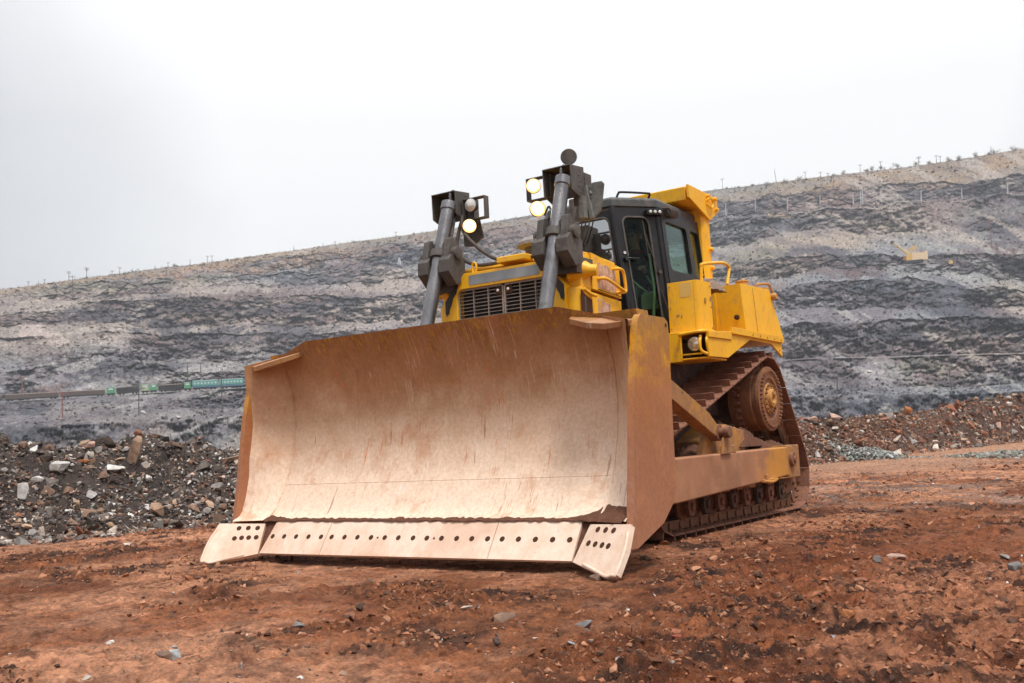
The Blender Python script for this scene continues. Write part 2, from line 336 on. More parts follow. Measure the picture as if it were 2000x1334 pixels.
for j in range(len(ORDER) - 1):
    n = ROWS[j]; r0 = RAD[ORDER[j]]; r1 = RAD[ORDER[j + 1]]
    w0 = 1 + (0 if j in (3,) else 0.04) * (fbm(haz * 0.3, haz * 0 + j, 3, 70 + j // 2) - 0.5); w1 = 1 + (0 if j in (2, 3) else 0.04) * (fbm(haz * 0.3, haz * 0 + j + 1, 3, 70 + (j + 1) // 2) - 0.5)
    for i in range(n + (j == len(ORDER) - 2)):
        t = i / n; EL.append(lines[j] * (1 - t) + lines[j + 1] * t); RR.append(r0 * w0 * (1 - t) + r1 * w1 * t); REG.append(j + t * 0.999)
EL = np.array(EL); RR = np.array(RR); REG = np.array(REG); AZ = np.broadcast_to(haz, EL.shape)
S_ = np.radians(AZ) * 480; T_ = np.tan(np.radians(EL)) * 480
isface = np.array([1 if int(g) % 2 == 0 or int(g) in (11,) else 0 for g in REG])[:, None]   # l0-l1, l2-l3, l4-l5 ... faces
isf_ = np.array([{0:1,1:0,2:1,3:0,4:1,5:0,6:1,7:0,8:1,9:0,10:1,11:0,12:1,13:0}[int(g)] for g in REG], float)[:, None]
isface = isf_ * sst(0.36, 0.54, fbm(S_ * 0.016 + T_ * np.where(AZ > 5, 0.05, -0.03), T_ * 0.035, 4, 61, 0.6) * 0.62 + 0.5 * sst(9, 13, AZ) * (np.floor(REG) == 12)[:, None] + fbm(np.broadcast_to(haz * 0.5, EL.shape), np.floor(REG)[:, None] * 5.1 + 0 * EL, 3, 62) * 0.38)
rg = ridge(S_ * 0.035 + T_ * 0.03, T_ * 0.06, 4, 81) - 0.6; blk = fbm(S_ * 0.15, T_ * 0.25, 4, 82) - 0.5
crag = ridge(S_ * 0.22 + T_ * 0.16, T_ * 0.34 - S_ * 0.05, 4, 83, 0.65) - 0.6; tiny = fbm(S_ * 0.9, T_ * 1.2, 3, 84, 0.7) - 0.5
flatb = np.array([0.12 if int(g) in (3, 11) else 1.0 for g in REG])[:, None]
edge = np.ones_like(REG)[:, None]; edge[-1] = 0.3
RR = RR + 1.5 * edge * flatb * (rg * (8 + 4 * isface) + blk * (5 + 4 * isface) + crag * (1.6 + 5.5 * isface) + tiny * (1.0 + 1.6 * isface))
wq = fbm(S_ * 0.03, T_ * 0.05, 3, 110) * 3
wa1 = worley(S_ * 0.16 + T_ * 0.10 + wq, T_ * 0.34 - S_ * 0.07, 101); wb1 = worley(S_ * 0.45 + T_ * 0.30, T_ * 0.85 - S_ * 0.18 + wq, 102)
RR = RR + edge * flatb * isface * ((wa1[2] - 0.5) * 9 + (wb1[2] - 0.5) * 5 - sst(0.12, 0.0, wa1[1]) * -3)
RR = np.maximum.accumulate(RR + np.arange(len(REG))[:, None] * 1e-3, axis=0) * 0.35 + RR * 0.65
hx, hy = lookdir(AZ); HX = CAM.x + RR * hx; HY = CAM.y + RR * hy; HZ = CAM.z + RR * np.tan(np.radians(EL))
PAL = dict(pale=(.52,.50,.495), grey=(.31,.305,.30), beige=(.38,.34,.30), rose=(.30,.22,.19), dark=(.085,.088,.105), purp=(.22,.187,.187), green=(.27,.28,.24), blue=(.20,.215,.235), lgrey=(.40,.39,.38),
 tan=(.38,.29,.22), straw=(.44,.35,.24), rosebrown=(.30,.20,.165), red=(.20,.105,.095), brown=(.28,.225,.175), talus=(.42,.40,.36), redp=(.15,.095,.09), haze=(.27,.28,.29))
BASE = {0:'purp',1:'grey',2:'purp',3:'grey',4:'purp',5:'grey',6:'purp',7:'grey',8:'purp',9:'purp',10:'grey',11:'grey',12:'brown',13:'brown'}
hc = lerp(np.array(PAL['grey'])[None, None, :] * np.ones(EL.shape + (1,)), C0(PAL['purp']), isface)
mxn = fbm(S_ * 0.03, T_ * 0.05, 4, 90); hc = lerp(hc, C0(PAL['lgrey']), 0.45 * sst(0.48, 0.66, mxn)); hc = lerp(hc, C0(PAL['purp']), 0.6 * sst(0.5, 0.64, fbm(S_ * 0.02, T_ * 0.05, 4, 91)))
SPL = [(-25.33,7.17,1.35,.37,12,'pale'),(-23.61,7.37,1.0,.32,15,'grey'),(-21.98,6.42,.76,.32,20,'pale'),(-21.98,6.75,1.15,.27,15,'pale'),(-19.8,6.13,1.19,.33,10,'pale'),(-25.79,4.58,.52,.21,-40,'pale'),(-24.35,4.83,.99,.24,-25,'pale'),(-23.24,4.49,.55,.19,-30,'pale'),(-24.83,4.31,.73,.16,-30,'rose'),(-17.16,4.84,1.48,.34,-20,'pale'),(-18.65,1.83,1.58,.44,-10,'pale'),(-19.83,1.74,.65,.33,-15,'beige'),(-16.66,2.17,.54,.28,-30,'pale'),(-21.48,3.16,.15,.38,10,'pale'),(-16.38,3.0,.22,.22,0,'pale'),(-15.59,1.43,.68,.56,0,'beige'),
(-22.36,8.05,2.06,.43,8,'dark'),(-18.99,8.56,2.42,.61,0,'dark'),(-14.92,8.74,2.79,.56,0,'dark'),(-11.56,8.85,2.58,.75,-5,'dark'),(-8.99,8.51,1.16,.72,-5,'dark'),(-17.13,7.22,3.29,.45,3,'dark'),(-12.73,7.15,1.7,.4,0,'dark'),(-24.35,5.9,1.49,.59,0,'purp'),(-22.36,5.48,1.52,.38,0,'dark'),(-21.09,5.19,2.86,.44,-3,'dark'),(-25.78,1.96,1.68,.42,0,'dark'),(-22.87,2.12,1.51,.37,0,'dark'),(-25.79,3.27,.96,.26,0,'dark'),(-16.37,3.42,1.35,.39,0,'dark'),
(-23.61,9.51,3.05,.32,-5,'green'),(-18.44,10.0,4.09,.28,-5,'green'),(-12.66,10.23,4.59,.29,0,'blue'),(-6.9,10.19,2.05,.46,0,'lgrey'),(-8.67,9.65,5.27,.4,-3,'lgrey'),(-15.74,9.68,4.2,.34,-3,'lgrey'),(-14.36,9.02,7.12,.34,-4,'purp'),(-7.55,8.18,1.75,1.16,-50,'lgrey'),
(-11.5,11.27,5.81,.28,-9,'tan'),(-2.69,12.24,5.94,.35,-9,'tan'),(-18.44,10.55,4.1,.16,-7,'tan'),(-14.32,11.42,2.54,.14,-9,'straw'),(-2.67,12.81,4.47,.17,-9,'straw'),(-6.28,11.33,1.77,.4,0,'blue'),(.27,11.97,3.56,.73,0,'rosebrown'),(-5.67,11.89,3.55,.34,-8,'rosebrown'),
(14.94,13.02,2.06,.61,0,'red'),(13.0,13.5,2.24,.22,-6,'straw'),(17.74,13.45,4.72,.16,-7,'straw'),(16.68,13.94,4.27,.22,-7,'brown'),(23.05,13.64,4.85,.26,-7,'brown'),(26.77,13.59,1.87,.26,-5,'brown'),(20.42,13.34,1.55,.43,0,'purp'),(24.26,13.06,3.61,.2,-5,'straw'),(26.18,12.38,2.11,.41,0,'dark'),(22.42,12.39,1.51,.37,0,'blue'),(16.6,12.92,1.36,.38,0,'lgrey'),(13.23,12.77,1.4,.45,0,'lgrey'),(12.86,11.67,2.52,.84,0,'haze'),(16.49,11.6,3.22,.39,8,'blue'),(15.43,12.13,.69,.17,20,'straw'),(18.92,11.33,1.58,.49,10,'lgrey'),(21.56,11.42,1.28,.32,0,'purp'),(24.83,11.12,2.4,.31,-3,'grey'),(25.26,10.4,2.14,.31,-4,'dark'),(26.66,9.82,1.4,.78,0,'dark'),
(17.5,10.51,5.72,.38,3,'talus'),(22.23,10.12,2.97,.7,18,'talus'),(14.11,9.43,3.02,.56,3,'talus'),(24.05,10.7,1.47,.37,15,'purp'),(16.37,9.98,2.95,.27,3,'dark'),(13.88,10.16,1.66,.28,0,'green'),(19.05,9.66,1.83,.44,10,'dark'),(17.94,9.21,1.85,.44,15,'redp'),(20.04,8.86,1.55,.49,10,'redp'),(22.63,8.85,1.49,.27,5,'purp'),(25.13,8.96,2.14,.42,5,'redp'),(23.56,7.94,3.13,.7,14,'talus'),(26.19,7.24,2.09,.63,14,'talus'),(15.67,8.02,4.27,.62,5,'purp'),(20.48,7.8,1.53,.39,8,'dark'),(23.75,7.3,1.46,.43,10,'dark'),(25.67,6.9,.72,.31,30,'dark'),(18.52,6.37,3.36,.83,10,'purp'),(23.9,6.15,2.4,.53,20,'dark'),(26.0,5.15,1.86,.58,20,'dark'),(20.78,5.21,1.77,.38,8,'dark'),(22.82,5.17,.61,.21,20,'pale'),(26.45,3.66,1.05,.24,18,'pale'),(23.49,4.3,2.17,.32,15,'purp'),(19.34,3.39,1.03,.44,25,'pale'),(21.11,2.99,1.01,.38,25,'lgrey'),(22.17,3.46,1.24,.54,0,'green'),(18.34,4.16,1.57,.56,0,'purp'),(17.42,2.55,1.58,.22,0,'dark'),(23.27,1.76,3.58,.31,-2,'dark'),(19.46,1.73,2.55,.33,0,'dark'),(15.62,3.65,.59,.14,28,'pale'),(25.29,2.56,1.64,.42,15,'grey')]
wa = AZ + (fbm(S_ * 0.06, T_ * 0.08, 4, 93) - 0.5) * 1.6; we = EL + (fbm(S_ * 0.05, T_ * 0.11, 5, 94, 0.6) - 0.5) * 0.95
brk = fbm(S_ * 0.22 + T_ * 0.15, T_ * 0.45, 4, 95, 0.65)
for (a0, e0, wa_, we_, rot, k) in SPL:
    s0 = abs(haz - a0) < wa_ * 1.7 + 1.5; cs = np.nonzero(s0)[0]
    if not len(cs): continue
    sl_ = slice(cs[0], cs[-1] + 1); t = -R_(rot); dx = wa[:, sl_] - a0; dy = we[:, sl_] - e0
    q = ((dx * math.cos(t) + dy * math.sin(t)) / wa_) ** 2 + ((-dx * math.sin(t) + dy * math.cos(t)) / we_) ** 2
    mk = (1 - sst(0.6, 1.3, q + (brk[:, sl_] - 0.5) * 3.2)) * (0.88 if k in ('dark', 'pale') else 0.75)
    hc[:, sl_] = lerp(hc[:, sl_], C0(PAL[k]), mk)
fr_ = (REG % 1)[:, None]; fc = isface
hc = hc * (1 - 0.22 * sst(0.80, 0.97, fr_) * isf_ * sst(0.3, 0.6, fc + 0.3))[..., None]; hc = hc * (1 + 0.12 * sst(0.22, 0.02, fr_) * (1 - isf_) * np.ones(EL.shape))[..., None]  # overhang shade below face lips painted into the rock; bench fronts made paler
top_ = np.array([1.0 if int(g) == 12 else 0.0 for g in REG])[:, None] * sst(9, 13, AZ); hc = lerp(hc, lerp(np.ones(EL.shape + (1,)) * C0([0.12, 0.11, 0.125]), C0([0.19, 0.12, 0.11]), sst(0.45, 0.6, fbm(AZ * 0.5, AZ * 0, 3, 120))), 0.45 * top_)
up13 = np.array([1.0 if int(g) == 13 else 0.0 for g in REG])[:, None] * np.ones(EL.shape); hc = lerp(hc, C0([0.30, 0.235, 0.165]), 0.55 * up13)
hc = hc * (1 + (0.75 * fc + 0.1)[..., None] * ((wa1[2] - 0.5) * 1.0 + (wb1[2] - 0.5) * 0.7)[..., None]); hc = hc * (1 - 0.55 * (fc * sst(0.10, 0.02, wa1[1]))[..., None]) * (1 - 0.4 * (fc * sst(0.12, 0.03, wb1[1]))[..., None])
sgn = np.where(AZ > 5, 0.16, -0.05); bnd = fbm(S_ * 0.03, T_ * 0.30 + S_ * sgn * 0.6, 5, 112, 0.62); hc = lerp(hc, hc * C0([0.52, 0.50, 0.55]), 0.8 * sst(0.50, 0.62, bnd)); hc = lerp(hc, hc * C0([0.85, 0.93, 1.02]), 0.8 * sst(0.46, 0.6, fbm(S_ * 0.012, T_ * 0.03, 3, 114))); dgl = fbm(S_ * 0.05 + T_ * 0.02, T_ * 0.22 + S_ * sgn, 4, 115, 0.65); hc = lerp(hc, C0([0.45, 0.445, 0.43]), 0.75 * sst(0.60, 0.66, dgl)); hc = lerp(hc, hc * C0([1.18, 1.08, 1.0]), sst(0.45, 0.6, fbm(S_ * 0.01, T_ * 0.03, 3, 113)))
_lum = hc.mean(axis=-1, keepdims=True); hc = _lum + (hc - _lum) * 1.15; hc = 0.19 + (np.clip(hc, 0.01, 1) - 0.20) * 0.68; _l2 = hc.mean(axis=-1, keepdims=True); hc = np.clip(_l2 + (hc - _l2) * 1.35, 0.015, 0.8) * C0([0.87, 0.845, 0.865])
spk = fbm(S_ * 1.5, T_ * 2.0, 2, 97, 0.8); hc = lerp(hc, hc * 1.55, 0.8 * sst(0.56, 0.80, spk)); hc = lerp(hc, hc * 0.5, 0.75 * sst(0.56, 0.78, fbm(S_ * 0.8, T_ * 1.3, 3, 98)))
wsp = vn(S_ * 2.2, T_ * 3.0, 99); hc = lerp(hc, C0([0.42, 0.41, 0.40]), 0.5 * sst(0.90, 0.97, wsp))
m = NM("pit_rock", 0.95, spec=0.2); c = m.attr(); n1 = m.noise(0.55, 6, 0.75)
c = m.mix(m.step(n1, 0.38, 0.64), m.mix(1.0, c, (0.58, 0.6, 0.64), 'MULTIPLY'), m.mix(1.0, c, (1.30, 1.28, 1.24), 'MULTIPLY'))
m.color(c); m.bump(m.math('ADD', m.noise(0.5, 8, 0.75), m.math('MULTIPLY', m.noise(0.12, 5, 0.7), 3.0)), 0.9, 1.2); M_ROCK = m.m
cx = np.array([CAM.x, CAM.y])
# plateau behind the skyline
for dr, dz in ((6, 0.3), (40, 1), (240, 0)):
    HX = np.vstack([HX, HX[-1] + dr * hx[-1]]); HY = np.vstack([HY, HY[-1] + dr * hy[-1]]); HZ = np.vstack([HZ, HZ[-1] + dz]); hc = np.concatenate([hc, hc[-1:]])
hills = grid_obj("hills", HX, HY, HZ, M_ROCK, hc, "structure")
m = NM("pit_floor_rock", 0.95, spec=0.2); n_ = m.noise(0.08, 6, 0.7); m.color(m.ramp(n_, [(0.3, (0.07, 0.065, 0.065)), (0.7, (0.22, 0.20, 0.19))])); m.bump(m.noise(0.5, 6, 0.7), 0.6, 0.6)
fx = np.linspace(-1300, 1300, 60); FX, FY = np.meshgrid(fx, fx); grid_obj("pit_terrain", FX, FY, -22 + 6 * (fbm(FX * 0.02, FY * 0.02, 3, 7) - 0.5) + 0 * FX, m.m, None, "structure")
def hill_point(a, el):
    """point of the pit wall on a given bearing and height angle"""
    c_ = int(np.argmin(abs(haz - a))); r_ = int(np.argmin(abs(EL[:, c_] - el))); return Vector((HX[r_, c_], HY[r_, c_], HZ[r_, c_])), RR[r_, c_]
# ------------------------------------------------------------------ materials of the machine
def paint(name, base, dusty, chips=0.66, dust=(0.40, 0.20, 0.11), dlo=0.50, dhi=0.72, rough=0.42):
    m = NM(name, rough); n1 = m.noise(2.2, 6, 0.6); n2 = m.noise(28, 6, 0.7); n3 = m.noise(9, 5, 0.65, dist=0.4)
    c = m.mix(m.step(n1, 0.35, 0.7), base, dusty)
    c = m.mix(m.math('MULTIPLY', m.step(n3, dlo, dhi), 0.75), c, dust)
    streak = m.noise(6, 5, 0.7, co=m.mapping((7, 7, 0.9))); c = m.mix(m.math('MULTIPLY', m.step(streak, 0.54, 0.74), 0.5), c, dust)
    c = m.mix(m.math('MULTIPLY', m.step(n2, chips, chips + 0.03), m.step(n1, 0.42, 0.56)), c, (0.07, 0.04, 0.03))
    m.color(c); m.rough(m.math('MULTIPLY_ADD', n3, 0.35, rough - 0.12)); m.bump(n2, 0.06, 0.01); return m.m
YEL = paint("yellow_paint", (0.90, 0.475, 0.005), (0.83, 0.41, 0.010), 0.655, dlo=0.54, dhi=0.84)
YELD = paint("dusty_yellow_paint", (0.48, 0.22, 0.025), (0.36, 0.17, 0.06), 0.60, (0.26, 0.125, 0.07), 0.36, 0.58, 0.65)
def duststeel(name, a, b, c_, sc_=3.0, rough=0.75, sx=(1, 1, 1)):
    m = NM(name, rough, spec=0.35); co = m.mapping(sx); n1 = m.noise(sc_, 6, 0.65, co=co); n2 = m.noise(sc_ * 9, 6, 0.7, co=co); n3 = m.noise(sc_ * 2.7, 5, 0.6, dist=0.8)
    c = m.mix(m.step(n1, 0.35, 0.65), a, b); c = m.mix(m.math('MULTIPLY', m.step(n3, 0.52, 0.72), 0.8), c, c_)
    c = m.mix(m.step(n2, 0.4, 0.75), m.mix(1.0, c, (0.8, 0.78, 0.76), 'MULTIPLY'), m.mix(1.0, c, (1.22, 1.22, 1.22), 'MULTIPLY'))
    m.color(c); m.bump(m.math('ADD', n2, n3), 0.25, 0.012); return m.m
TRK = duststeel("dusty_track_steel", (0.30, 0.14, 0.088), (0.20, 0.09, 0.056), (0.10, 0.052, 0.038))
DARKST = duststeel("greasy_steel", (0.06, 0.042, 0.036), (0.13, 0.07, 0.048), (0.22, 0.11, 0.07))
def arm_mat():
    m = NM("worn_arm_steel", 0.6, spec=0.35); x, y, z = m.sep(); n = m.noise(2.2, 6, 0.65); f = m.noise(26, 6, 0.7); s_ = m.noise(4, 4, 0.6, co=m.mapping((1, 1, 8), (0, 0.6, 0)))
    c = m.mix(m.step(n, 0.35, 0.65), (0.44, 0.215, 0.118), (0.34, 0.155, 0.08)); xx = m.math('MULTIPLY_ADD', m.math('SUBTRACT', n, 0.5), 2.2, x)
    c = m.mix(m.math('MULTIPLY', m.step(xx, -3.75, -4.15), 0.8), c, (0.58, 0.26, 0.028)); c = m.mix(m.math('MULTIPLY', m.step(s_, 0.60, 0.70), 0.14), c, (0.60, 0.45, 0.36)); c = m.mix(m.math('MULTIPLY', m.step(m.noise(1.3, 6, 0.7), 0.48, 0.62), 0.6), c, (0.24, 0.115, 0.065)); c = m.mix(m.math('MULTIPLY', m.step(f, 0.6, 0.7), 0.5), c, (0.22, 0.11, 0.07))
    m.color(c); m.bump(f, 0.2, 0.01); return m.m
ARM = arm_mat()
HUBM = duststeel("dusty_hub_paint", (0.29, 0.13, 0.068), (0.20, 0.09, 0.05), (0.36, 0.17, 0.055))
HUBY = duststeel("hub_cover_paint", (0.60, 0.31, 0.09), (0.52, 0.27, 0.09), (0.34, 0.16, 0.07))
MUD = duststeel("caked_mud", (0.10, 0.042, 0.024), (0.145, 0.060, 0.033), (0.06, 0.030, 0.02), 6, 0.95)
BLK = duststeel("black_cab_paint", (0.016, 0.016, 0.019), (0.022, 0.021, 0.024), (0.045, 0.039, 0.036), 1.5, 0.34)
ROOFM = duststeel("grey_cab_roof_paint", (0.07, 0.075, 0.08), (0.10, 0.105, 0.105), (0.16, 0.145, 0.13), 1.5, 0.45)
CYL = duststeel("grey_cylinder_steel", (0.17, 0.167, 0.178), (0.25, 0.245, 0.255), (0.10, 0.09, 0.088), 2.2, 0.27, (5, 5, 0.6)); CYL.node_tree.nodes["Principled BSDF"].inputs["Metallic"].default_value = 0.75
BRK = duststeel("grey_bracket_paint", (0.085, 0.078, 0.074), (0.125, 0.11, 0.10), (0.055, 0.05, 0.046), 2.5, 0.6)
RUB = duststeel("hose_rubber", (0.055, 0.045, 0.04), (0.10, 0.08, 0.065), (0.14, 0.10, 0.08), 5, 0.7)
CHR = duststeel("pin_steel", (0.30, 0.22, 0.17), (0.22, 0.13, 0.09), (0.14, 0.08, 0.06), 8, 0.5)
BRIGHT = NM("polished_link_steel", 0.25, 0.9).color((0.42, 0.41, 0.42)).m
HOLE = NM("hole_shade_brown", 0.95, spec=0.1).color((0.075, 0.035, 0.022)).m  # flat dark brown standing in for the shade inside holes and recesses
SEAT = NM("seat_fabric", 0.9).color((0.05, 0.045, 0.04)).m
GRN = NM("pale_green_plastic", 0.5).color((0.42, 0.46, 0.25)).m
CREAM = NM("cream_console", 0.55).color((0.40, 0.42, 0.26)).m
LINER = NM("cab_lining", 0.8).color((0.085, 0.062, 0.045)).m
SILV = NM("silver_plate", 0.35, 0.5); SILV.color(SILV.ramp(SILV.noise(3, 3, 0.5), [(0.35, (0.20, 0.205, 0.21)), (0.65, (0.34, 0.34, 0.34))])); SILV = SILV.m
def scraped():
    m = NM("scraped_panel", 0.7, spec=0.3); n = m.noise(14, 7, 0.75, dist=1.2); s_ = m.noise(9, 6, 0.75, co=m.mapping((6, 6, 1), (0.2, 0.35, 0)))
    c = m.mix(m.step(n, 0.42, 0.6), (0.62, 0.40, 0.27), (0.36, 0.15, 0.09)); c = m.mix(m.step(s_, 0.52, 0.64), c, (0.70, 0.54, 0.43)); c = m.mix(m.step(m.noise(5, 4), 0.62, 0.68), c, (0.60, 0.32, 0.04))
    m.color(c); m.bump(n, 0.3, 0.01); return m.m
SCR = scraped()
def blade_mat(name, front=True):
    m = NM(name, 0.5, spec=0.35); x, y, z = m.sep()
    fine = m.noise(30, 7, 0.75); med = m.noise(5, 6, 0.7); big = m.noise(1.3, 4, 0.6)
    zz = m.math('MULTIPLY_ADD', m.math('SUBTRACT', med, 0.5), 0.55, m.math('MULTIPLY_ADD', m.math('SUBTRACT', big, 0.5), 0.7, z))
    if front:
        c = m.ramp(m.math('DIVIDE', zz, 2.2), [(0.0, (0.84, 0.68, 0.55)), (0.30, (0.82, 0.65, 0.51)), (0.46, (0.70, 0.51, 0.37)), (0.60, (0.60, 0.395, 0.255)), (0.76, (0.42, 0.22, 0.105)), (0.92, (0.28, 0.125, 0.048)), (1.0, (0.26, 0.115, 0.04))])  # wear plus light from above painted in: near-white low, dark brown high
    else:
        c = m.ramp(m.math('DIVIDE', zz, 2.2), [(0.0, (0.42, 0.195, 0.112)), (0.45, (0.37, 0.158, 0.080)), (0.68, (0.41, 0.165, 0.052)), (0.85, (0.40, 0.19, 0.035)), (1.0, (0.28, 0.13, 0.06))])
    # scratches: thin stretched noise lines in several directions
    scm = m.step(m.noise(1.7, 4, 0.6), 0.42, 0.62)
    for i, (rot, sx, lo, hi, colr, k) in enumerate([((0.12, 0, 0), 1, 0.60, 0.66, (0.75, 0.60, 0.48), 0.28), ((-0.35, 0, 0), 1, 0.64, 0.69, (0.82, 0.70, 0.60), 0.22), ((0.7, 0, 0), 1, 0.655, 0.70, (0.30, 0.12, 0.06), 0.6), ((-0.9, 0, 0), 1, 0.665, 0.70, (0.45, 0.16, 0.07), 0.7), ((0.02, 0, 0), 1, 0.60, 0.68, (0.42, 0.21, 0.12), 0.45)]):
        s_ = m.noise(5.0 + i, 3, 0.6, co=m.mapping((0.3, 9, 0.55) if front else (9, 0.3, 0.55), rot if front else (0, rot[0] * 2, 0))); c = m.mix(m.math('MULTIPLY', m.math('MULTIPLY', m.step(s_, lo, hi), k * (1.6 if front else 0.35)), scm), c, colr)
    for (rt, lo, cc) in (((1.15, 0, 0), 0.70, (0.62, 0.14, 0.04)), ((-1.2, 0, 0), 0.69, (0.30, 0.13, 0.07)), ((0.45, 0, 0), 0.71, (0.62, 0.16, 0.05)), ((-0.5, 0, 0), 0.70, (0.88, 0.82, 0.76))):
        s_ = m.noise(3.4, 2, 0.5, co=m.mapping((0.4, 5, 0.6) if front else (5, 0.4, 0.6), rt if front else (0, rt[0], 0))); c = m.mix(m.math('MULTIPLY', m.step(s_, lo + 0.025, lo + 0.045), 0.6 if front else 0.12), c, cc)
    # old yellow paint left near the top edge
    yp = m.noise(15, 7, 0.8, co=m.mapping((1, 1.6, 0.7), (0.3, 0, 0)), dist=0.5)
    c = m.mix(m.math('MULTIPLY', m.step(yp, 0.50, 0.62), m.step(m.math('MULTIPLY_ADD', med, 0.9, z), 2.25, 2.55)), c, (0.50, 0.27, 0.025))
    if not front: c = m.mix(m.math('MULTIPLY', m.step(m.noise(3.1, 6, 0.7), 0.50, 0.60), m.step(m.math('MULTIPLY_ADD', med, 0.8, z), 1.75, 2.1)), c, (0.62, 0.30, 0.015))
    c = m.mix(m.step(fine, 0.35, 0.7), m.mix(1.0, c, (0.84, 0.80, 0.77), 'MULTIPLY'), m.mix(1.0, c, (1.12, 1.12, 1.12), 'MULTIPLY'))
    rr = m.noise(3.3, 5, 0.65); c = m.mix(m.math('MULTIPLY', m.step(rr, 0.54, 0.68), 0.5), c, (0.50, 0.22, 0.10))
    c = m.mix(m.math('MULTIPLY', m.step(m.noise(55, 4, 0.7), 0.66, 0.70), 0.7), c, (0.17, 0.08, 0.05))
    m.color(c); m.rough(m.step(fine, 0.1, 1.0)); m.b.inputs["Metallic"].default_value = 0.0
    m.rough(m.math('MULTIPLY_ADD', rr, 0.35, 0.30)); m.bump(m.math('ADD', fine, m.math('MULTIPLY', med, 1.5)), 0.16, 0.012); return m.m
BF = blade_mat("worn_shaded_blade_face"); BS = blade_mat("dusty_blade_side", False)
def edge_mat():
    m = NM("cutting_edge_steel", 0.42, spec=0.4); n = m.noise(7, 6, 0.7); s_ = m.noise(6, 3, 0.6, co=m.mapping((0.4, 9, 0.7), (0.25, 0, 0))); f = m.noise(45, 5, 0.7)
    c = m.mix(m.step(n, 0.35, 0.65), (0.82, 0.66, 0.54), (0.72, 0.52, 0.39)); c = m.mix(m.math('MULTIPLY', m.step(s_, 0.62, 0.70), 0.28), c, (0.46, 0.22, 0.12)); c = m.mix(m.math('MULTIPLY', m.step(m.noise(2.0, 5, 0.6), 0.5, 0.68), 0.6), c, (0.60, 0.36, 0.24)); c = m.mix(m.math('MULTIPLY', m.step(f, 0.62, 0.70), 0.6), c, (0.32, 0.17, 0.11))
    m.color(c); m.bump(f, 0.15, 0.008); return m.m
EDG = edge_mat()
def glass(name, tint, refl=0.12):
    m = bpy.data.materials.new(name); m.use_nodes = True; n = m.node_tree.nodes; l = m.node_tree.links; n.remove(n["Principled BSDF"])
    t = n.new("ShaderNodeBsdfTransparent"); t.inputs[0].default_value = (*tint, 1); g = n.new("ShaderNodeBsdfGlossy"); g.inputs["Roughness"].default_value = 0.03
    f = n.new("ShaderNodeFresnel"); f.inputs[0].default_value = 1.5; a = n.new("ShaderNodeMath"); a.operation = 'ADD'; a.inputs[1].default_value = refl; f2 = n.new("ShaderNodeMath"); f2.operation = 'MULTIPLY'; f2.inputs[1].default_value = 0.55; l.new(f.outputs[0], f2.inputs[0]); l.new(f2.outputs[0], a.inputs[0])
    x = n.new("ShaderNodeMixShader"); l.new(a.outputs[0], x.inputs[0]); l.new(t.outputs[0], x.inputs[1]); l.new(g.outputs[0], x.inputs[2]); l.new(x.outputs[0], n["Material Output"].inputs[0]); return m
GLS = glass("cab_glass", (0.74, 0.86, 0.82), -0.015); GLW = glass("windshield_glass", (0.55, 0.62, 0.60), 0.6); LENS = NM("lamp_lens", 0.12, 0.6).color((0.75, 0.72, 0.66)).m
def emit(name, c, s):
    m = NM(name, 0.3); m.color((0.9, 0.8, 0.6)); m.b.inputs["Emission Color"].default_value = (*c, 1); m.b.inputs["Emission Strength"].default_value = s; return m.m
LITL = emit("lit_lamp", (1.0, 0.86, 0.60), 1.6); LITR = emit("lit_lamp_rim", (1.0, 0.42, 0.06), 1.0)

# ------------------------------------------------------------------ the bulldozer
DZ = tag(empty("bulldozer", (-3.5, 0, 0)), "big yellow crawler bulldozer with a dusty orange blade raised just above the red dirt", "bulldozer")
def part(mb, name, mats, parent=DZ, bevel=0.0, label=None, **k):
    o = mb.build(name, mats, parent, bevel, **k)
    if label: o["label"] = label
    return o
# blade: concave moldboard, profile found between the side plates
prof = [(-0.085, 0.40), (-0.20, 0.46), (-0.30, 0.62), (-0.40, 0.82), (-0.47, 1.05), (-0.505, 1.30), (-0.49, 1.52), (-0.43, 1.74), (-0.36, 1.92), (-0.275, 2.075)]
def px_at(z):
    return float(np.interp(z, [p[1] for p in prof], [p[0] for p in prof]))
zs = list(np.linspace(0.40, 2.075, 34)); ytop = lambda y: 2.075 if abs(y) < 1.414 else 2.075 - (abs(y) - 1.414) / (2.10 - 1.414) * 0.185
ys = [-2.10, -2.02, -1.93, -1.84, -1.80, -1.76, -1.6, -1.414] + list(np.linspace(-1.2, 1.2, 13)) + [1.414, 1.6, 1.76, 1.80, 1.84, 1.93, 2.02, 2.10]
mb = MB(); vs = []
def bx_at(y, z):
    k = max(0.0, abs(y) - 1.80); return px_at(z) + k * (0.45 + 0.55 * min(1, max(0, (z - 0.4) / 0.6)) * (1 if z < 1.7 else max(0.3, 1 - (z - 1.7) * 1.8)))
for th in (0.0, -0.045):
    for y in ys:
        zt = ytop(y)
        for q in range(len(zs)):
            z = 0.40 + (zs[q] - 0.40) / (2.075 - 0.40) * (zt - 0.40); vs.append((bx_at(y, z) + th, y, z))
ny, nz_ = len(ys), len(zs); fs = []
for i in range(ny - 1):
    for j in range(nz_ - 1):
        a = i * nz_ + j; fs.append((a, a + 1, a + nz_ + 1, a + nz_)); o = ny * nz_; fs.append((o + a, o + a + nz_, o + a + nz_ + 1, o + a + 1))
o = ny * nz_
for i in range(ny - 1):
    for j in (0, nz_ - 1): a = i * nz_ + j; fs.append((a, a + nz_, o + a + nz_, o + a))
mb.add(vs, fs)
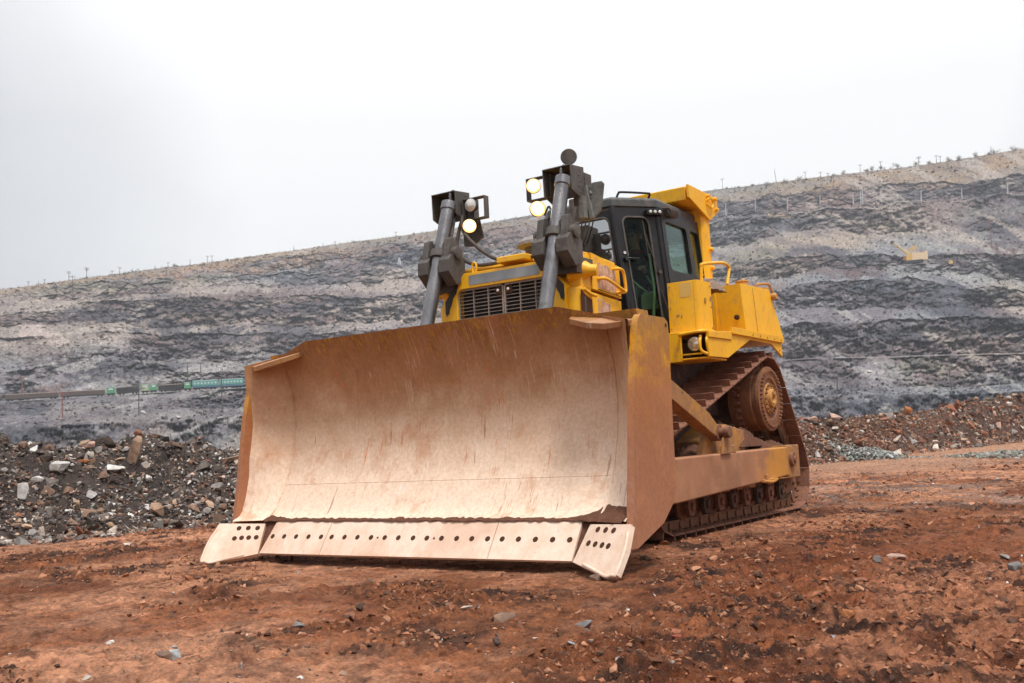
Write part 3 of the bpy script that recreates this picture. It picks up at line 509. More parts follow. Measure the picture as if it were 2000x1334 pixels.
# weld beads where the wings join, a bead across the lower face, and the box ribs behind
for s in (-1, 1): mb.tube([(px_at(z) + 0.004, s * 1.80, z) for z in np.linspace(0.42, 1.95, 18)], 0.010, 6, 1)
mb.tube([(px_at(0.72) - 0.003, y, 0.72) for y in np.linspace(-1.8, 1.8, 8)], 0.006, 6, 1)
mb.mat(1)
mb.prism([(-0.13, 0.36), (-0.24, 0.44), (-0.55, 0.9), (-0.56, 1.6), (-0.42, 2.0), (-0.62, 2.0), (-0.74, 1.6), (-0.74, 0.62), (-0.55, 0.36)], 'y', -2.05, 2.05)
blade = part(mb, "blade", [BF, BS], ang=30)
for s in (-1, 1):
    mb = MB(); y0, y1 = (2.09, 2.145) if s > 0 else (-2.145, -2.09)
    mb.prism([(0.02, 0.38), (-0.045, 0.80), (-0.12, 1.37), (-0.215, 1.80), (-0.25, 1.895), (-0.30, 1.935), (-0.72, 1.94), (-0.775, 1.91), (-0.79, 1.80), (-0.76, 1.17), (-0.745, 0.60), (-0.70, 0.50), (-0.49, 0.345), (-0.04, 0.20), (0.07, 0.20), (0.075, 0.36)], 'y', y0, y1)
    if s > 0: mb.mat(1).cyl((-0.735, y1, 1.88), (-0.735, y1 + 0.003, 1.88), 0.017, n=12)
    part(mb, "end_plate", [BS, HOLE], blade, 0.008)
    # corner gusset shelf
    mb = MB(); P5 = [Vector((-0.37, s * 1.50, 1.955)), Vector((-0.26, s * 1.54, 1.915)), Vector((-0.12, s * 1.78, 1.845)), Vector((-0.11, s * 1.93, 1.82)), Vector((-0.21, s * 2.09, 1.84)), Vector((-0.40, s * 2.09, 1.86))]; P5 = P5[::-1] if s < 0 else P5
    mb.plate(P5, 0.05); part(mb, "corner_gusset", [BF], blade, 0.008, label="flat gusset at the upper corner with yellow paint left on it" if s < 0 else None)
# cutting edge in three bolted lengths
ez = lambda t: (0.112 - 0.193 * t, 0.118 + 0.285 * t)      # t 0 bottom .. 1 top
def edge_seg(y0, y1, holes, slant0=0, slant1=0):
    mb = MB(); n = Vector((0.285, 0, 0.193)).normalized() * 0.03; g = 0.0035
    (xb, zb), (xt, zt) = ez(0), ez(1)
    P = [Vector((xb, y0 + g, zb)), Vector((xb, y1 - g, zb)), Vector((xt, y1 - g + slant1, zt)), Vector((xt, y0 + g + slant0, zt))]
    mb.add(P + [p - n for p in P], [(0, 1, 2, 3), (7, 6, 5, 4), (0, 4, 5, 1), (1, 5, 6, 2), (2, 6, 7, 3), (3, 7, 4, 0)])
    mb.mat(1)
    for y, t, r in holes:
        x, z = ez(t); p = Vector((x, y, z)); u = n.normalized(); mb.lathe(p - u * 0.002, u, [(0, r), (0.0035, r)], 16)
    part(mb, "cutting_edge", [EDG, HOLE], blade)
hy = [-1.591, -1.44, -1.286, -1.129, -0.973]; edge_seg(-1.672, -0.91, [(y, 0.505, 0.0235) for y in hy], slant0=0.05)
hy = [-0.843, -0.688, -0.536, -0.379, -0.224, -0.073, 0.087, 0.234, 0.387, 0.542, 0.694, 0.849]; edge_seg(-0.91, 0.905, [(y, 0.505, 0.0235) for y in hy] + [(-0.303, 0.5, 0.010), (0.31, 0.5, 0.010)])
hy = [0.989, 1.142, 1.298, 1.453, 1.604]; edge_seg(0.905, 1.672, [(y, 0.505, 0.0235) for y in hy])
for s in (-1, 1):
    a = Vector((-0.045, s * 1.753, 0.372)); b_ = Vector((0.118, s * 1.682, 0.112)); c_ = Vector((0.40, s * 2.06, 0.075)); d_ = Vector((0.44, s * 2.15, 0.115)); e_ = Vector((0.30, s * 2.19, 0.25)); f_ = Vector((0.135, s * 2.185, 0.388))
    mb = MB(); nn = (b_ - a).cross(f_ - a).normalized(); nn = nn if nn.x > 0 else -nn
    P = [a, b_, b_.lerp(c_, 0.7), c_, c_.lerp(d_, 0.6) + Vector((0.005, 0, 0)), d_, e_, f_]
    P = [p - nn * (p - a).dot(nn) * (1.0 if i > 0 else 0) for i, p in enumerate(P)]
    m_ = len(P); Q = [p - nn * 0.045 for p in P]
    mb.add(P + Q, [tuple(range(m_)), tuple(range(2 * m_ - 1, m_ - 1, -1))] + [(i, i + m_, (i + 1) % m_ + m_, (i + 1) % m_) for i in range(m_)])
    # raised worn lip round the outer side
    lip = [P[1].lerp(P[2], 0.4), P[2], P[3], P[4], P[5], P[6], P[7].lerp(P[6], 0.3)]; mb.tube([p - nn * 0.004 - (p - (a + f_ + b_) / 3).normalized() * 0.018 for p in lip], [0.004] + [0.018] * 23 + [0.004] if False else 0.014, 8, 4)
    mb.mat(1); U = (f_ - a); Vv = (b_ - a)
    hs = [(0.18, 0.50), (0.36, 0.52), (0.54, 0.54), (0.70, 0.56)] if s > 0 else [(0.12, 0.46), (0.28, 0.47), (0.43, 0.48), (0.58, 0.50)]
    hs2 = [(0.26, 0.14), (0.46, 0.15), (0.66, 0.16)] if s > 0 else [(0.14, 0.15), (0.34, 0.15), (0.54, 0.16)]
    for u_, v_ in hs + hs2:
        p = a + U * u_ + Vv * v_; p = p - nn * (p - a).dot(nn); mb.lathe(p - nn * 0.004, nn, [(0, 0.024), (0.0065, 0.024)], 14)
    part(mb, "end_bit", [EDG, HOLE], blade, 0.006)
def mudline(pts, r, seed, name="caked_soil", parent=blade):
    rnd = random.Random(seed); mb = MB(); P = [Vector(p) for p in pts]; m_ = 90; path = []; rr = []
    for i in range(m_ + 1):
        t = i / m_ * (len(P) - 1); k = min(int(t), len(P) - 2); path.append(P[k].lerp(P[k + 1], t - k)); f = t - k
        rr.append((r[k] * (1 - f) + r[k + 1] * f) * (0.75 + 0.5 * float(vn(np.array([i * 0.3]), np.array([seed * 1.0]))[0]) + 0.12 * rnd.random()))
    mb.tube(path, rr, 9, 1); return part(mb, name, [MUD], parent, ang=60)
def soil_strip():
    mb = MB(); ny_, nr = 260, 6; vs = []
    for i in range(ny_ + 1):
        y = -1.80 + 3.885 * i / ny_; n1_ = float(fbm(np.array([y * 5.0]), np.array([0.3]), 4, 130, 0.6)[0]); n2_ = float(vn(np.array([y * 31.0]), np.array([1.7]), 131)[0])
        rise = 0.006 + 0.030 * n1_ * n2_ + 0.115 * float(sst(1.50, 2.02, y)) * (0.45 + 0.9 * n1_) + 0.02 * float(sst(-1.5, -1.75, y)); zb = 0.392
        for r in range(nr + 1):
            t = r / nr; z = zb + (rise + 0.012) * t; k = max(0.0, abs(y) - 1.80); q = float(vn(np.array([y * 24.0]), np.array([t * 3.0 + 5]), 132)[0])
            vs.append((px_at(z) + k * 0.45 + 0.004 + (0.012 + 0.035 * min(1, rise / 0.08)) * (0.5 + q) * (1 - t) ** 0.6, y, z))
    mb.add(vs, [(i * (nr + 1) + r, (i + 1) * (nr + 1) + r, (i + 1) * (nr + 1) + r + 1, i * (nr + 1) + r + 1) for i in range(ny_) for r in range(nr)])
    for s in (-1, 1):                                  # soil packed in the gap between edge and end bit
        (xb, zb), (xt, zt) = ez(0.12), ez(1.0); gv = []
        for i in range(9):
            for j in range(9):
                y = s * (1.62 + 0.20 * j / 8); x = xb + (xt - xb) * i / 8; z = zb + (zt - zb) * i / 8; gv.append((x - 0.022 + 0.012 * float(vn(np.array([i * 1.3]), np.array([j * 1.3 + s]), 133)[0]), y, z - 0.01))
        mb.add(gv, [(i * 9 + j, (i + 1) * 9 + j, (i + 1) * 9 + j + 1, i * 9 + j + 1) for i in range(8) for j in range(8)])
    return part(mb, "caked_soil", [MUD], blade, ang=60)
soil_strip()
# push arms, tilt braces
for s in (-1, 1):
    Y0, Y1 = (1.50, 1.68) if s > 0 else (-1.68, -1.50)
    mb = MB(); mb.prism([(-0.72, 0.40), (-1.1, 0.405), (-1.78, 0.405), (-3.05, 0.455), (-4.78, 0.52), (-4.80, 0.845), (-3.05, 0.825), (-1.2, 0.80), (-0.72, 0.80)], 'y', Y0, Y1)
    mb.box(-0.80, -0.74, Y0 - 0.05 * s if s > 0 else Y0, Y1 if s > 0 else Y1 + 0.05, 0.36, 1.20)
    arm = part(mb, "push_arm", [ARM], bevel=0.018, label="long push arm of bare worn steel with yellow paint at its rear end")
    mb = MB(); yo = s * 1.685; mb.cyl((-0.86, yo - s * .12, 0.47), (-1.16, yo - s * .02, 0.47), 0.075, n=18); part(mb, "arm_pin_boss", [ARM], arm, 0.006)
    mb = MB(); mb.prism([(-4.80, 0.50), (-4.98, 0.52), (-5.02, 0.62), (-5.02, 0.84), (-4.80, 0.86)], 'y', s * 1.44, s * 1.67); mb.mat(1).cyl((-4.91, s * 1.6, 0.70), (-4.91, s * 1.71, 0.70), 0.085, n=18); mb.cyl((-4.91, s * 1.70, 0.70), (-4.91, s * 1.73, 0.70), 0.04, n=10); part(mb, "trunnion_cap", [YELD, HUBM], arm, 0.01)
    mb = MB(); mb.box(-4.28, -3.98, s * 1.63, s * 1.72, 0.485, 0.515); mb.box(-4.05, -3.98, s * 1.64, s * 1.71, 0.50, 0.565); mb.tube([(-4.3, s * 1.70, 0.50), (-4.1, s * 1.71, 0.48), (-3.85, s * 1.71, 0.50)], 0.02, 8); part(mb, "arm_step", [ARM], arm, 0.004)
    # lug on the arm
    mb = MB(); mb.prism([(-2.62, 0.80), (-3.42, 0.83), (-3.40, 0.90), (-3.05, 1.08), (-2.92, 1.10), (-2.78, 1.06), (-2.70, 0.92)], 'y', s * 1.50, s * 1.56); mb.prism([(-2.80, 0.81), (-3.06, 0.82), (-3.02, 0.98), (-2.93, 1.02), (-2.85, 0.97)], 'y', s * 1.68, s * 1.705)
    mb.box(-3.22, -3.10, s * 1.5, s * 1.68, 0.82, 0.9); part(mb, "arm_lug", [YELD], arm, 0.008)
    # brace
    A_ = Vector((-0.62, s * 1.60, 1.86)); B_ = Vector((-2.90, s * 1.60, 1.03)); d = (B_ - A_).normalized(); up_ = Vector((-d.z, 0, d.x)) * -1
    if up_.z < 0: up_ = -up_
    mb = MB(); L_ = (B_ - A_).length
    def bp(t, u_, y): q = A_ + d * t + up_ * u_; return (q.x, s * y, q.z)
    def bar(mb, t0, t1, u0, u1, ya, yb, ta=None):
        vs = [bp(t, u_, y) for t in (t0, t1) for y in (ya, yb) for u_ in (u0, u1)]; mb.add(vs, [(0, 1, 3, 2), (4, 6, 7, 5), (0, 4, 5, 1), (2, 3, 7, 6), (0, 2, 6, 4), (1, 5, 7, 3)])
    bar(mb, 0, L_ - 0.30, -0.085, 0.085, 1.53, 1.67); bar(mb, 0.0, L_ - 0.22, 0.085, 0.10, 1.50, 1.64)
    vs = [bp(L_ - 0.30, -0.085, 1.535), bp(L_ - 0.30, 0.085, 1.535), bp(L_ - 0.30, -0.085, 1.665), bp(L_ - 0.30, 0.085, 1.665), bp(L_, -0.055, 1.56), bp(L_, 0.055, 1.56), bp(L_, -0.055, 1.64), bp(L_, 0.055, 1.64)]
    mb.add(vs, [(0, 1, 3, 2), (4, 6, 7, 5), (0, 4, 5, 1), (2, 3, 7, 6), (0, 2, 6, 4), (1, 5, 7, 3)])
    br = part(mb, "blade_brace", [YELD], bevel=0.01); mb = MB(); mb.cyl((B_.x, s * 1.48, B_.z), (B_.x, s * 1.74, B_.z), 0.045, n=16); mb.cyl((B_.x, s * 1.70, B_.z), (B_.x, s * 1.76, B_.z), 0.058, n=16); mb.lathe((B_.x, s * 1.55, B_.z), (0, s, 0), [(0, 0.085), (0.10, 0.085)], 18); part(mb, "brace_pin", [TRK], br, 0.006)

# tracks: shoes run round sprocket, front idler and rear idler
circ = [(-2.20, 0.52, 0.45), (-5.85, 0.52, 0.45), (-5.12, 1.42, 0.515)]
def track_path():
    pts = []
    order = [0, 2, 1]                                # front, top, rear seen going up and back
    def tang(c1, c2):
        x1, z1, r1 = c1; x2, z2, r2 = c2; dx, dz = x2 - x1, z2 - z1; dd = math.hypot(dx, dz); base = math.atan2(dz, dx); off = math.acos((r1 - r2) / dd)
        a = base - off; return a                     # outward normal angle on the right-hand side when travelling
    n = []
    for i in range(3):
        n.append(tang(circ[order[i]], circ[order[(i + 1) % 3]]))
    return order, n
def ccw_path():
    # hull travelled counter-clockwise in the x-z plane seen from -y; outward normals to the right of travel
    order = [1, 0, 2]; segs = []
    nrm = []
    for i in range(3):
        c1 = circ[order[i]]; c2 = circ[order[(i + 1) % 3]]; dx, dz = c2[0] - c1[0], c2[1] - c1[1]; dd = math.hypot(dx, dz)
        nrm.append(math.atan2(dz, dx) - math.acos((c1[2] - c2[2]) / dd))
    P = []
    for i in range(3):
        c = circ[order[i]]; a0 = nrm[i - 1]; a1 = nrm[i]
        while a1 < a0: a1 += 2 * math.pi
        for k in range(41): t = a0 + (a1 - a0) * k / 40; P.append((c[0] + c[2] * math.cos(t), c[1] + c[2] * math.sin(t)))
    return P
PT = ccw_path(); PT.append(PT[0]); PT = np.array(PT); sgl = np.hypot(*np.diff(PT, axis=0).T); cum = np.concatenate([[0], np.cumsum(sgl)]); NS = int(round(cum[-1] / 0.243))
def path_at(t):
    t = t % cum[-1]; return float(np.interp(t, cum, PT[:, 0])), float(np.interp(t, cum, PT[:, 1]))
mb = MB(); h = 0.1155
mb.prism([(-h, -0.006), (h, -0.006), (h, -0.024), (-h, -0.024)], 'y', -0.305, 0.305)
mb.prism([(h - 0.034, -0.008), (h - 0.004, -0.008), (h - 0.010, 0.066), (h - 0.028, 0.066)], 'y', -0.29, 0.29)
mb.add([(x, s * 0.29, z) if z < 0.03 else (x, s * 0.25, z) for s in (-1, 1) for x, z in ((h - 0.034, 0), (h - 0.004, 0), (h - 0.012, 0.062), (h - 0.026, 0.062))], [(0, 1, 2, 3), (7, 6, 5, 4), (0, 4, 5, 1), (2, 6, 7, 3)])
mb.mat(1)
for s in (-1, 1):
    y = s * 0.10
    mb.prism([(-h + 0.0, -0.024), (h + 0.02, -0.024), (h + 0.05, -0.07), (h + 0.03, -0.125), (-h + 0.03, -0.125), (-h - 0.02, -0.08)], 'y', y - 0.028 + (0.008 * s), y + 0.028 + (0.008 * s))
mb.cyl((h, -0.15, -0.075), (h, 0.15, -0.075), 0.036, n=12)
for s in (-1, 1):
    for x in (-0.05, 0.05):
        mb.cyl((x, s * 0.17, -0.024), (x, s * 0.17, -0.042), 0.02, n=6)
mb.mat(2)
for s in (-1, 1): mb.box(-h + 0.02, h + 0.03, s * 0.10 - 0.026 + 0.008 * s, s * 0.10 + 0.026 + 0.008 * s, -0.1275, -0.1245)
shoe0 = mb.build("track_shoe", [TRK, HUBM, BRIGHT], None, 0.004)
first = True
SPR = Vector((-5.12, 0, 1.42))
def undercarriage(s):
    yc = s * 1.125; global first
    # sprocket rim is the track's own body; every shoe hangs on it
    mb = MB(); n = 26; poly = []
    for i in range(n * 2):
        r = 0.405 if i % 2 else 0.35; t = math.pi * i / n; poly += [(SPR.x + r * math.cos(t - 0.03), SPR.z + r * math.sin(t - 0.03)), (SPR.x + r * math.cos(t + 0.03), SPR.z + r * math.sin(t + 0.03))]
    mb.prism(poly, 'y', yc - 0.035, yc + 0.035); tk = part(mb, "track", [TRK], label=None, bevel=0.004)
    for i in range(NS):
        t0 = cum[-1] * (i + 0.5) / NS; xa, za = path_at(t0 - 0.115); xb, zb = path_at(t0 + 0.115); ang_ = math.atan2(zb - za, xb - xa)
        o = shoe0 if first else shoe0.copy()
        if not first: sc.collection.objects.link(o)
        first = False
        xm, zm = path_at(t0); xm = (xa + xb) / 2 * 0.5 + xm * 0.5; zm = (za + zb) / 2 * 0.5 + zm * 0.5
        M = Matrix.Translation((xm, yc, zm)) @ Matrix.Rotation(-ang_, 4, 'Y') @ Matrix.Rotation(math.pi, 4, 'X') @ Matrix.Rotation(0, 4, 'Z')
        o.parent = tk; o.matrix_parent_inverse = Matrix.Identity(4); o.matrix_basis = M
    # final drive
    mb = MB(); ax = (0, s, 0); yo = s * 1.0
    mb.lathe((SPR.x, yo, SPR.z), ax, [(0, 0.33), (0.02, 0.385), (0.09, 0.385), (0.10, 0.36), (0.16, 0.362), (0.165, 0.375), (0.29, 0.375), (0.30, 0.365), (0.355, 0.372), (0.36, 0.385), (0.40, 0.385), (0.405, 0.36), (0.408, 0.25), (0.385, 0.225), (0.385, 0.0)], 56)
    yf = yo + s * 0.385; hc_ = MB()
    hc_.lathe((SPR.x, yf, SPR.z), ax, [(0, 0.185), (0.015, 0.185), (0.02, 0.115), (0.06, 0.11), (0.065, 0.10), (0.065, 0.055), (0.03, 0.045), (0.03, 0.0)], 40)
    mb.mat(1)
    for i in range(40):
        t = 2 * math.pi * i / 40; p = Vector((SPR.x + 0.335 * math.cos(t), yo + s * 0.405, SPR.z + 0.335 * math.sin(t))); mb.cyl(p, p + Vector((0, s * 0.028, 0)), 0.0185, n=6)
    for i in range(16):
        t = 2 * math.pi * i / 16; p = Vector((SPR.x + 0.165 * math.cos(t), yf + s * 0.02, SPR.z + 0.165 * math.sin(t))); mb.cyl(p, p + Vector((0, s * 0.022, 0)), 0.016, n=6)
    for i in range(8):
        t = 2 * math.pi * i / 8; p = Vector((SPR.x + 0.09 * math.cos(t), yf + s * 0.07, SPR.z + 0.09 * math.sin(t))); mb.cyl(p, p + Vector((0, s * 0.012, 0)), 0.009, n=6)
    for i in range(30):
        t = 2 * math.pi * i / 30; p = Vector((SPR.x + 0.372 * math.cos(t), yo + s * 0.085, SPR.z + 0.372 * math.sin(t))); mb.cyl(p, p + Vector((0, s * 0.03, 0)), 0.016, n=6)
    fd = part(mb, "final_drive", [HUBM, HUBM]); part(hc_, "hub_cover", [HUBY], fd, 0.003)
    # track frame, idlers, rollers
    ya, yb = s * 0.93, s * 1.32
    mb = MB(); mb.prism([(-2.45, 0.44), (-5.6, 0.44), (-5.7, 0.55), (-5.6, 0.82), (-4.7, 0.86), (-3.9, 0.90), (-3.0, 0.80), (-2.45, 0.72)], 'y', ya, yb)
    mb.prism([(-3.2, 0.6), (-4.1, 0.6), (-4.1, 1.05), (-3.6, 1.12), (-3.2, 0.95)], 'y', s * 1.02, s * 1.44); mb.box(-4.75, -2.6, s * 1.30, s * 1.36, 0.40, 0.50)
    mb.box(-5.85, -4.6, s * 1.24, s * 1.46, 0.46, 0.86)
    tf = part(mb, "track_frame", [YELD], bevel=0.015)
    mb = MB(); rs_ = random.Random(11 if s > 0 else 12)
    for (x, y, z, r, hh) in [(-4.3, 1.30, 0.92, 0.38, 0.17), (-3.9, 1.2, 0.98, 0.22, 0.20), (-5.1, 1.36, 0.85, 0.35, 0.08), (-3.0, 1.28, 0.83, 0.40, 0.10), (-2.2, 1.3, 0.75, 0.30, 0.12), (-4.7, 1.34, 0.87, 0.22, 0.09)]:
        gv = []; nn_ = 15
        for i in range(nn_):
            for j in range(nn_):
                u_ = (i / (nn_ - 1) - .5) * 2; v_ = (j / (nn_ - 1) - .5) * 2; q = max(0, 1 - u_ * u_) * max(0, 1 - v_ * v_)
                gv.append((x + u_ * r, s * (y + v_ * 0.17), z - 0.05 + (hh + 0.05) * q ** 0.7 * (0.75 + 0.5 * rs_.random() * 0.6)))
        mb.add(gv, [(i * nn_ + j, (i + 1) * nn_ + j, (i + 1) * nn_ + j + 1, i * nn_ + j + 1) for i in range(nn_ - 1) for j in range(nn_ - 1)])
    part(mb, "caked_mud", [MUD], tf, ang=60, label="dark mud heaped on the track frame")
    for cx_, r in ((-2.20, 0.325), (-5.85, 0.325)):
        mb = MB(); mb.lathe((cx_, yc - 0.15, 0.52), (0, 1, 0), [(0, 0.20), (0.01, 0.24), (0.06, 0.25), (0.065, r), (0.11, r), (0.12, r + 0.05), (0.18, r + 0.05), (0.19, r), (0.235, r), (0.24, 0.25), (0.29, 0.24), (0.30, 0.20), (0.33, 0.10), (0.34, 0.0)], 40); part(mb, "idler_wheel", [HUBM], bevel=0.003)
    mb = MB(); mb.prism([(-5.35, 0.36), (-5.65, 0.26), (-5.98, 0.32), (-6.02, 0.55), (-5.8, 0.74), (-5.3, 0.74)], 'y', s * 1.28, s * 1.34)
    for q in ((-5.45, .5), (-5.85, .62), (-5.88, .38), (-5.6, .36)): mb.cyl((q[0], s * 1.33, q[1]), (q[0], s * 1.365, q[1]), 0.022, n=6)
    part(mb, "idler_guard", [HUBM], tf, 0.008)
    for k in range(8):
        cx_ = -2.75 - k * 0.375; mb = MB(); zc_ = 0.33 if k % 2 == 0 else 0.335
        mb.lathe((cx_, yc - 0.20, zc_), (0, 1, 0), [(0, 0.04), (0.02, 0.09), (0.05, 0.10), (0.055, 0.15), (0.08, 0.15), (0.085, 0.122), (0.17, 0.122), (0.2, 0.14), (0.23, 0.122), (0.315, 0.122), (0.32, 0.15), (0.345, 0.15), (0.35, 0.10), (0.38, 0.09), (0.40, 0.05)], 28)
        mb.mat(1); mb.prism([(cx_ - 0.09, 0.30), (cx_ - 0.05, 0.22), (cx_ + 0.05, 0.22), (cx_ + 0.09, 0.30), (cx_ + 0.08, 0.46), (cx_ - 0.08, 0.46)], 'y', yc + s * 0.20, yc + s * 0.245)
        for dx_ in (-0.05, 0.05): mb.cyl((cx_ + dx_, yc + s * 0.24, 0.40), (cx_ + dx_, yc + s * 0.262, 0.40), 0.018, n=6)
        mb.cyl((cx_, yc + s * 0.24, 0.31), (cx_, yc + s * 0.268, 0.31), 0.038, n=14)
        part(mb, "track_roller", [HUBM, DARKST if k % 2 else TRK], bevel=0.004)
for s in (1, -1): undercarriage(s)

# hull between the tracks
mb = MB(); mb.prism([(-1.70, 0.75), (-3.0, 0.55), (-5.7, 0.55), (-5.9, 0.9), (-5.9, 2.05), (-2.9, 2.05), (-2.9, 1.9), (-1.70, 1.9)], 'y', -0.62, 0.62); mb.box(-3.9, -3.55, -1.3, 1.3, 0.55, 0.85); mb.box(-5.4, -4.85, -1.05, 1.05, 1.15, 1.7); mb.box(-5.85, -3.35, -0.85, 0.85, 1.25, 2.08)
part(mb, "main_frame", [DARKST], bevel=0.01)
# radiator guard, grille, engine enclosure
GX = -1.60
mb = MB()
yz = [(-0.72, 1.15), (0.72, 1.15), (0.72, 2.50), (0.47, 2.765), (-0.47, 2.765), (-0.72, 2.50)]
def loop_rr(y0, y1, z0, z1, r, n=5):
    P = []
    for (cy, cz, a0) in ((y1 - r, z1 - r, 0), (y0 + r, z1 - r, 90), (y0 + r, z0 + r, 180), (y1 - r, z0 + r, 270)):
        for k in range(n + 1): t = R_(a0 + 90 * k / n); P.append((cy + r * math.cos(t), cz + r * math.sin(t)))
    return P
hole = loop_rr(-0.565, 0.565, 1.30, 2.605, 0.07)
def to_outer(p, poly, c=(0, 2.0)):
    # ray from centre through p to the outer polygon
    d = (p[0] - c[0], p[1] - c[1]); best = None
    for i in range(len(poly)):
        a, b = poly[i], poly[(i + 1) % len(poly)]; e = (b[0] - a[0], b[1] - a[1]); den = d[0] * e[1] - d[1] * e[0]
        if abs(den) < 1e-9: continue
        t = ((a[0] - c[0]) * e[1] - (a[1] - c[1]) * e[0]) / den; u = ((a[0] - c[0]) * d[1] - (a[1] - c[1]) * d[0]) / den
        if t > 0 and -1e-6 <= u <= 1 + 1e-6 and (best is None or t < best): best = t
    return (c[0] + d[0] * best, c[1] + d[1] * best)
def ring_face(mb, hole, outer, x, th, ctr):
    """frame plate in a plane x = const with an opening"""
    items = [(math.atan2(h[1] - ctr[1], h[0] - ctr[0]), h, None) for h in hole] + [(math.atan2(q[1] - ctr[1], q[0] - ctr[0]), None, q) for q in outer]
    items.sort(key=lambda i: i[0]); H = []; O = []
    for a, h_, q in items:
        far = (ctr[0] + 9 * math.cos(a), ctr[1] + 9 * math.sin(a))
        H.append(h_ if h_ else to_outer(far, hole, ctr)); O.append(q if q else to_outer(far, outer, ctr))
    n = len(H); vs = [(x, *p) for p in O] + [(x, *p) for p in H] + [(x - th, *p) for p in O] + [(x - th, *p) for p in H]
    fs = []
    for i in range(n):
        j = (i + 1) % n; fs += [(i, j, n + j, n + i), (2 * n + i, 3 * n + i, 3 * n + j, 2 * n + j), (i, 2 * n + i, 2 * n + j, j), (n + i, n + j, 3 * n + j, 3 * n + i)]
    mb.add(vs, fs)
ring_face(mb, hole, yz, GX, 0.12, (0, 2.0))
for s in (-1, 1):
    # cheek behind the front plate and its corner
    mb.prism([(GX - 0.121, s * 0.62), (GX - 0.04, s * 0.722), (GX - 0.055, s * 0.80), (GX - 0.09, s * 0.85), (-1.89, s * 0.845), (-1.89, s * 0.60)], 'z', 1.15, 2.47)
    mb.prism([(GX - 0.121, s * 0.50), (GX - 0.121, s * 0.80), (-1.72, s * 0.835), (-1.89, s * 0.845), (-1.89, s * 0.45)], 'z', 2.471, 2.80)
    mb.lathe((-1.76, s * 0.70, 2.66), (-0.25, s, -0.12), [(0, 0.14), (0.10, 0.12), (0.20, 0.06), (0.27, 0.052), (0.275, 0.0)], 24)
mb.box(-1.89, GX - 0.121, -0.5, 0.5, 2.62, 2.79)
mb.tube([(-1.70, 0.868, 2.45), (-1.78, 0.875, 2.42), (-1.84, 0.88, 2.405), (-1.92, 0.88, 2.40)], 0.018, 8)
guard = part(mb, "radiator_guard", [YEL], bevel=0.012)
mb = MB(); mb.box(-1.80, -1.78, 0.861 - 0.02, 0.864, 2.14, 2.385); mb.box(-1.775, -1.655, 0.85, 0.853, 2.10, 2.38)
mb = MB(); mb.prism([(-1.665, 1.9), (-1.865, 1.9), (-1.865, 2.355), (-1.80, 2.375), (-1.72, 2.40), (-1.665, 2.44)], 'y', 0.855, 0.864); mb.mat(1).box(-1.735, -1.715, 0.862, 0.87, 1.9, 2.38)
part(mb, "side_vent", [HOLE, BRK], guard, label="dark louvred opening in the side of the radiator guard"); bpy.data.materials["hole_shade_brown"]
# grille: two doors of thin horizontal bars
mb = MB(); mb.box(GX - 0.119, GX - 0.115, -0.60, 0.60, 1.28, 2.62)
part(mb, "radiator_core", [NM("radiator_black", 0.8).color((0.014, 0.011, 0.010)).m], guard)
def grille_door(y0, y1, inner):
    mb = MB(); z0, z1 = 1.32, 2.595; x0, x1 = GX - 0.045, GX - 0.02
    r = 0.006
    for (a, b) in (((y0, z0), (y0, z1)), ((y1, z0), (y1, z1)), ((y0, z0), (y1, z0)), ((y0, z1), (y1, z1))):
        mb.box(x0, x1, min(a[0], b[0]) - 0.008, max(a[0], b[0]) + 0.008, min(a[1], b[1]) - 0.008, max(a[1], b[1]) + 0.008)
    n = 35
    for k in range(1, n): z = z0 + (z1 - z0) * k / n; mb.box(x0 + 0.004, x1 - 0.004, y0, y1, z - 0.003, z + 0.003)
    for k in (1, 2): y = y0 + (y1 - y0) * k / 3; mb.box(x0 - 0.004, x0 + 0.022, y - 0.0045, y + 0.0045, z0, z1)
    # latch pocket
    ya, yb = (inner - 0.10, inner) if inner == y1 else (inner, inner + 0.10)
    mb.mat(1).box(x1 + 0.001, x1 + 0.004, ya + 0.02, yb - 0.005, z1 - 0.095, z1 - 0.02)
    mb.mat(2).lathe((x1 + 0.004, (ya + yb) / 2, z1 - 0.055), (1, 0, 0), [(0, 0.016), (0.01, 0.016), (0.014, 0.008)], 12)
    return part(mb, "grille_door", [DARKBAR, HOLE, LENS], guard)
DARKBAR = duststeel("grille_bar_paint", (0.30, 0.25, 0.21), (0.38, 0.31, 0.26), (0.18, 0.14, 0.11), 4, 0.5)
grille_door(-0.555, -0.012, -0.012); grille_door(0.012, 0.555, 0.012)
mb = MB(); mb.prism(loop_rr(-0.405, 0.445, 2.635, 2.735, 0.015, 3), 'x', GX + 0.001, GX + 0.005); part(mb, "front_plate", [SILV], guard, label="blank silver grey plate above the grille")
for s in (-1, 1):       # grease and mud stains under the cylinder mounts
    mb = MB(); rnd = random.Random(5 + s); P = [(s * 0.50, 2.74), (s * 0.70, 2.515), (s * 0.715, 2.50), (s * 0.716, 2.38), (s * 0.70, 2.34), (s * 0.69, 2.37), (s * 0.675, 2.36), (s * 0.66, 2.42), (s * 0.64, 2.45), (s * 0.61, 2.53), (s * 0.57, 2.57), (s * 0.54, 2.66)]
    mb.prism(P, 'x', GX + 0.001, GX + 0.008); part(mb, "grease_stain", [NM("black_grease", 0.5).color((0.02, 0.014, 0.012)).m if s < 0 else bpy.data.materials["black_grease"]], guard, 0.003)
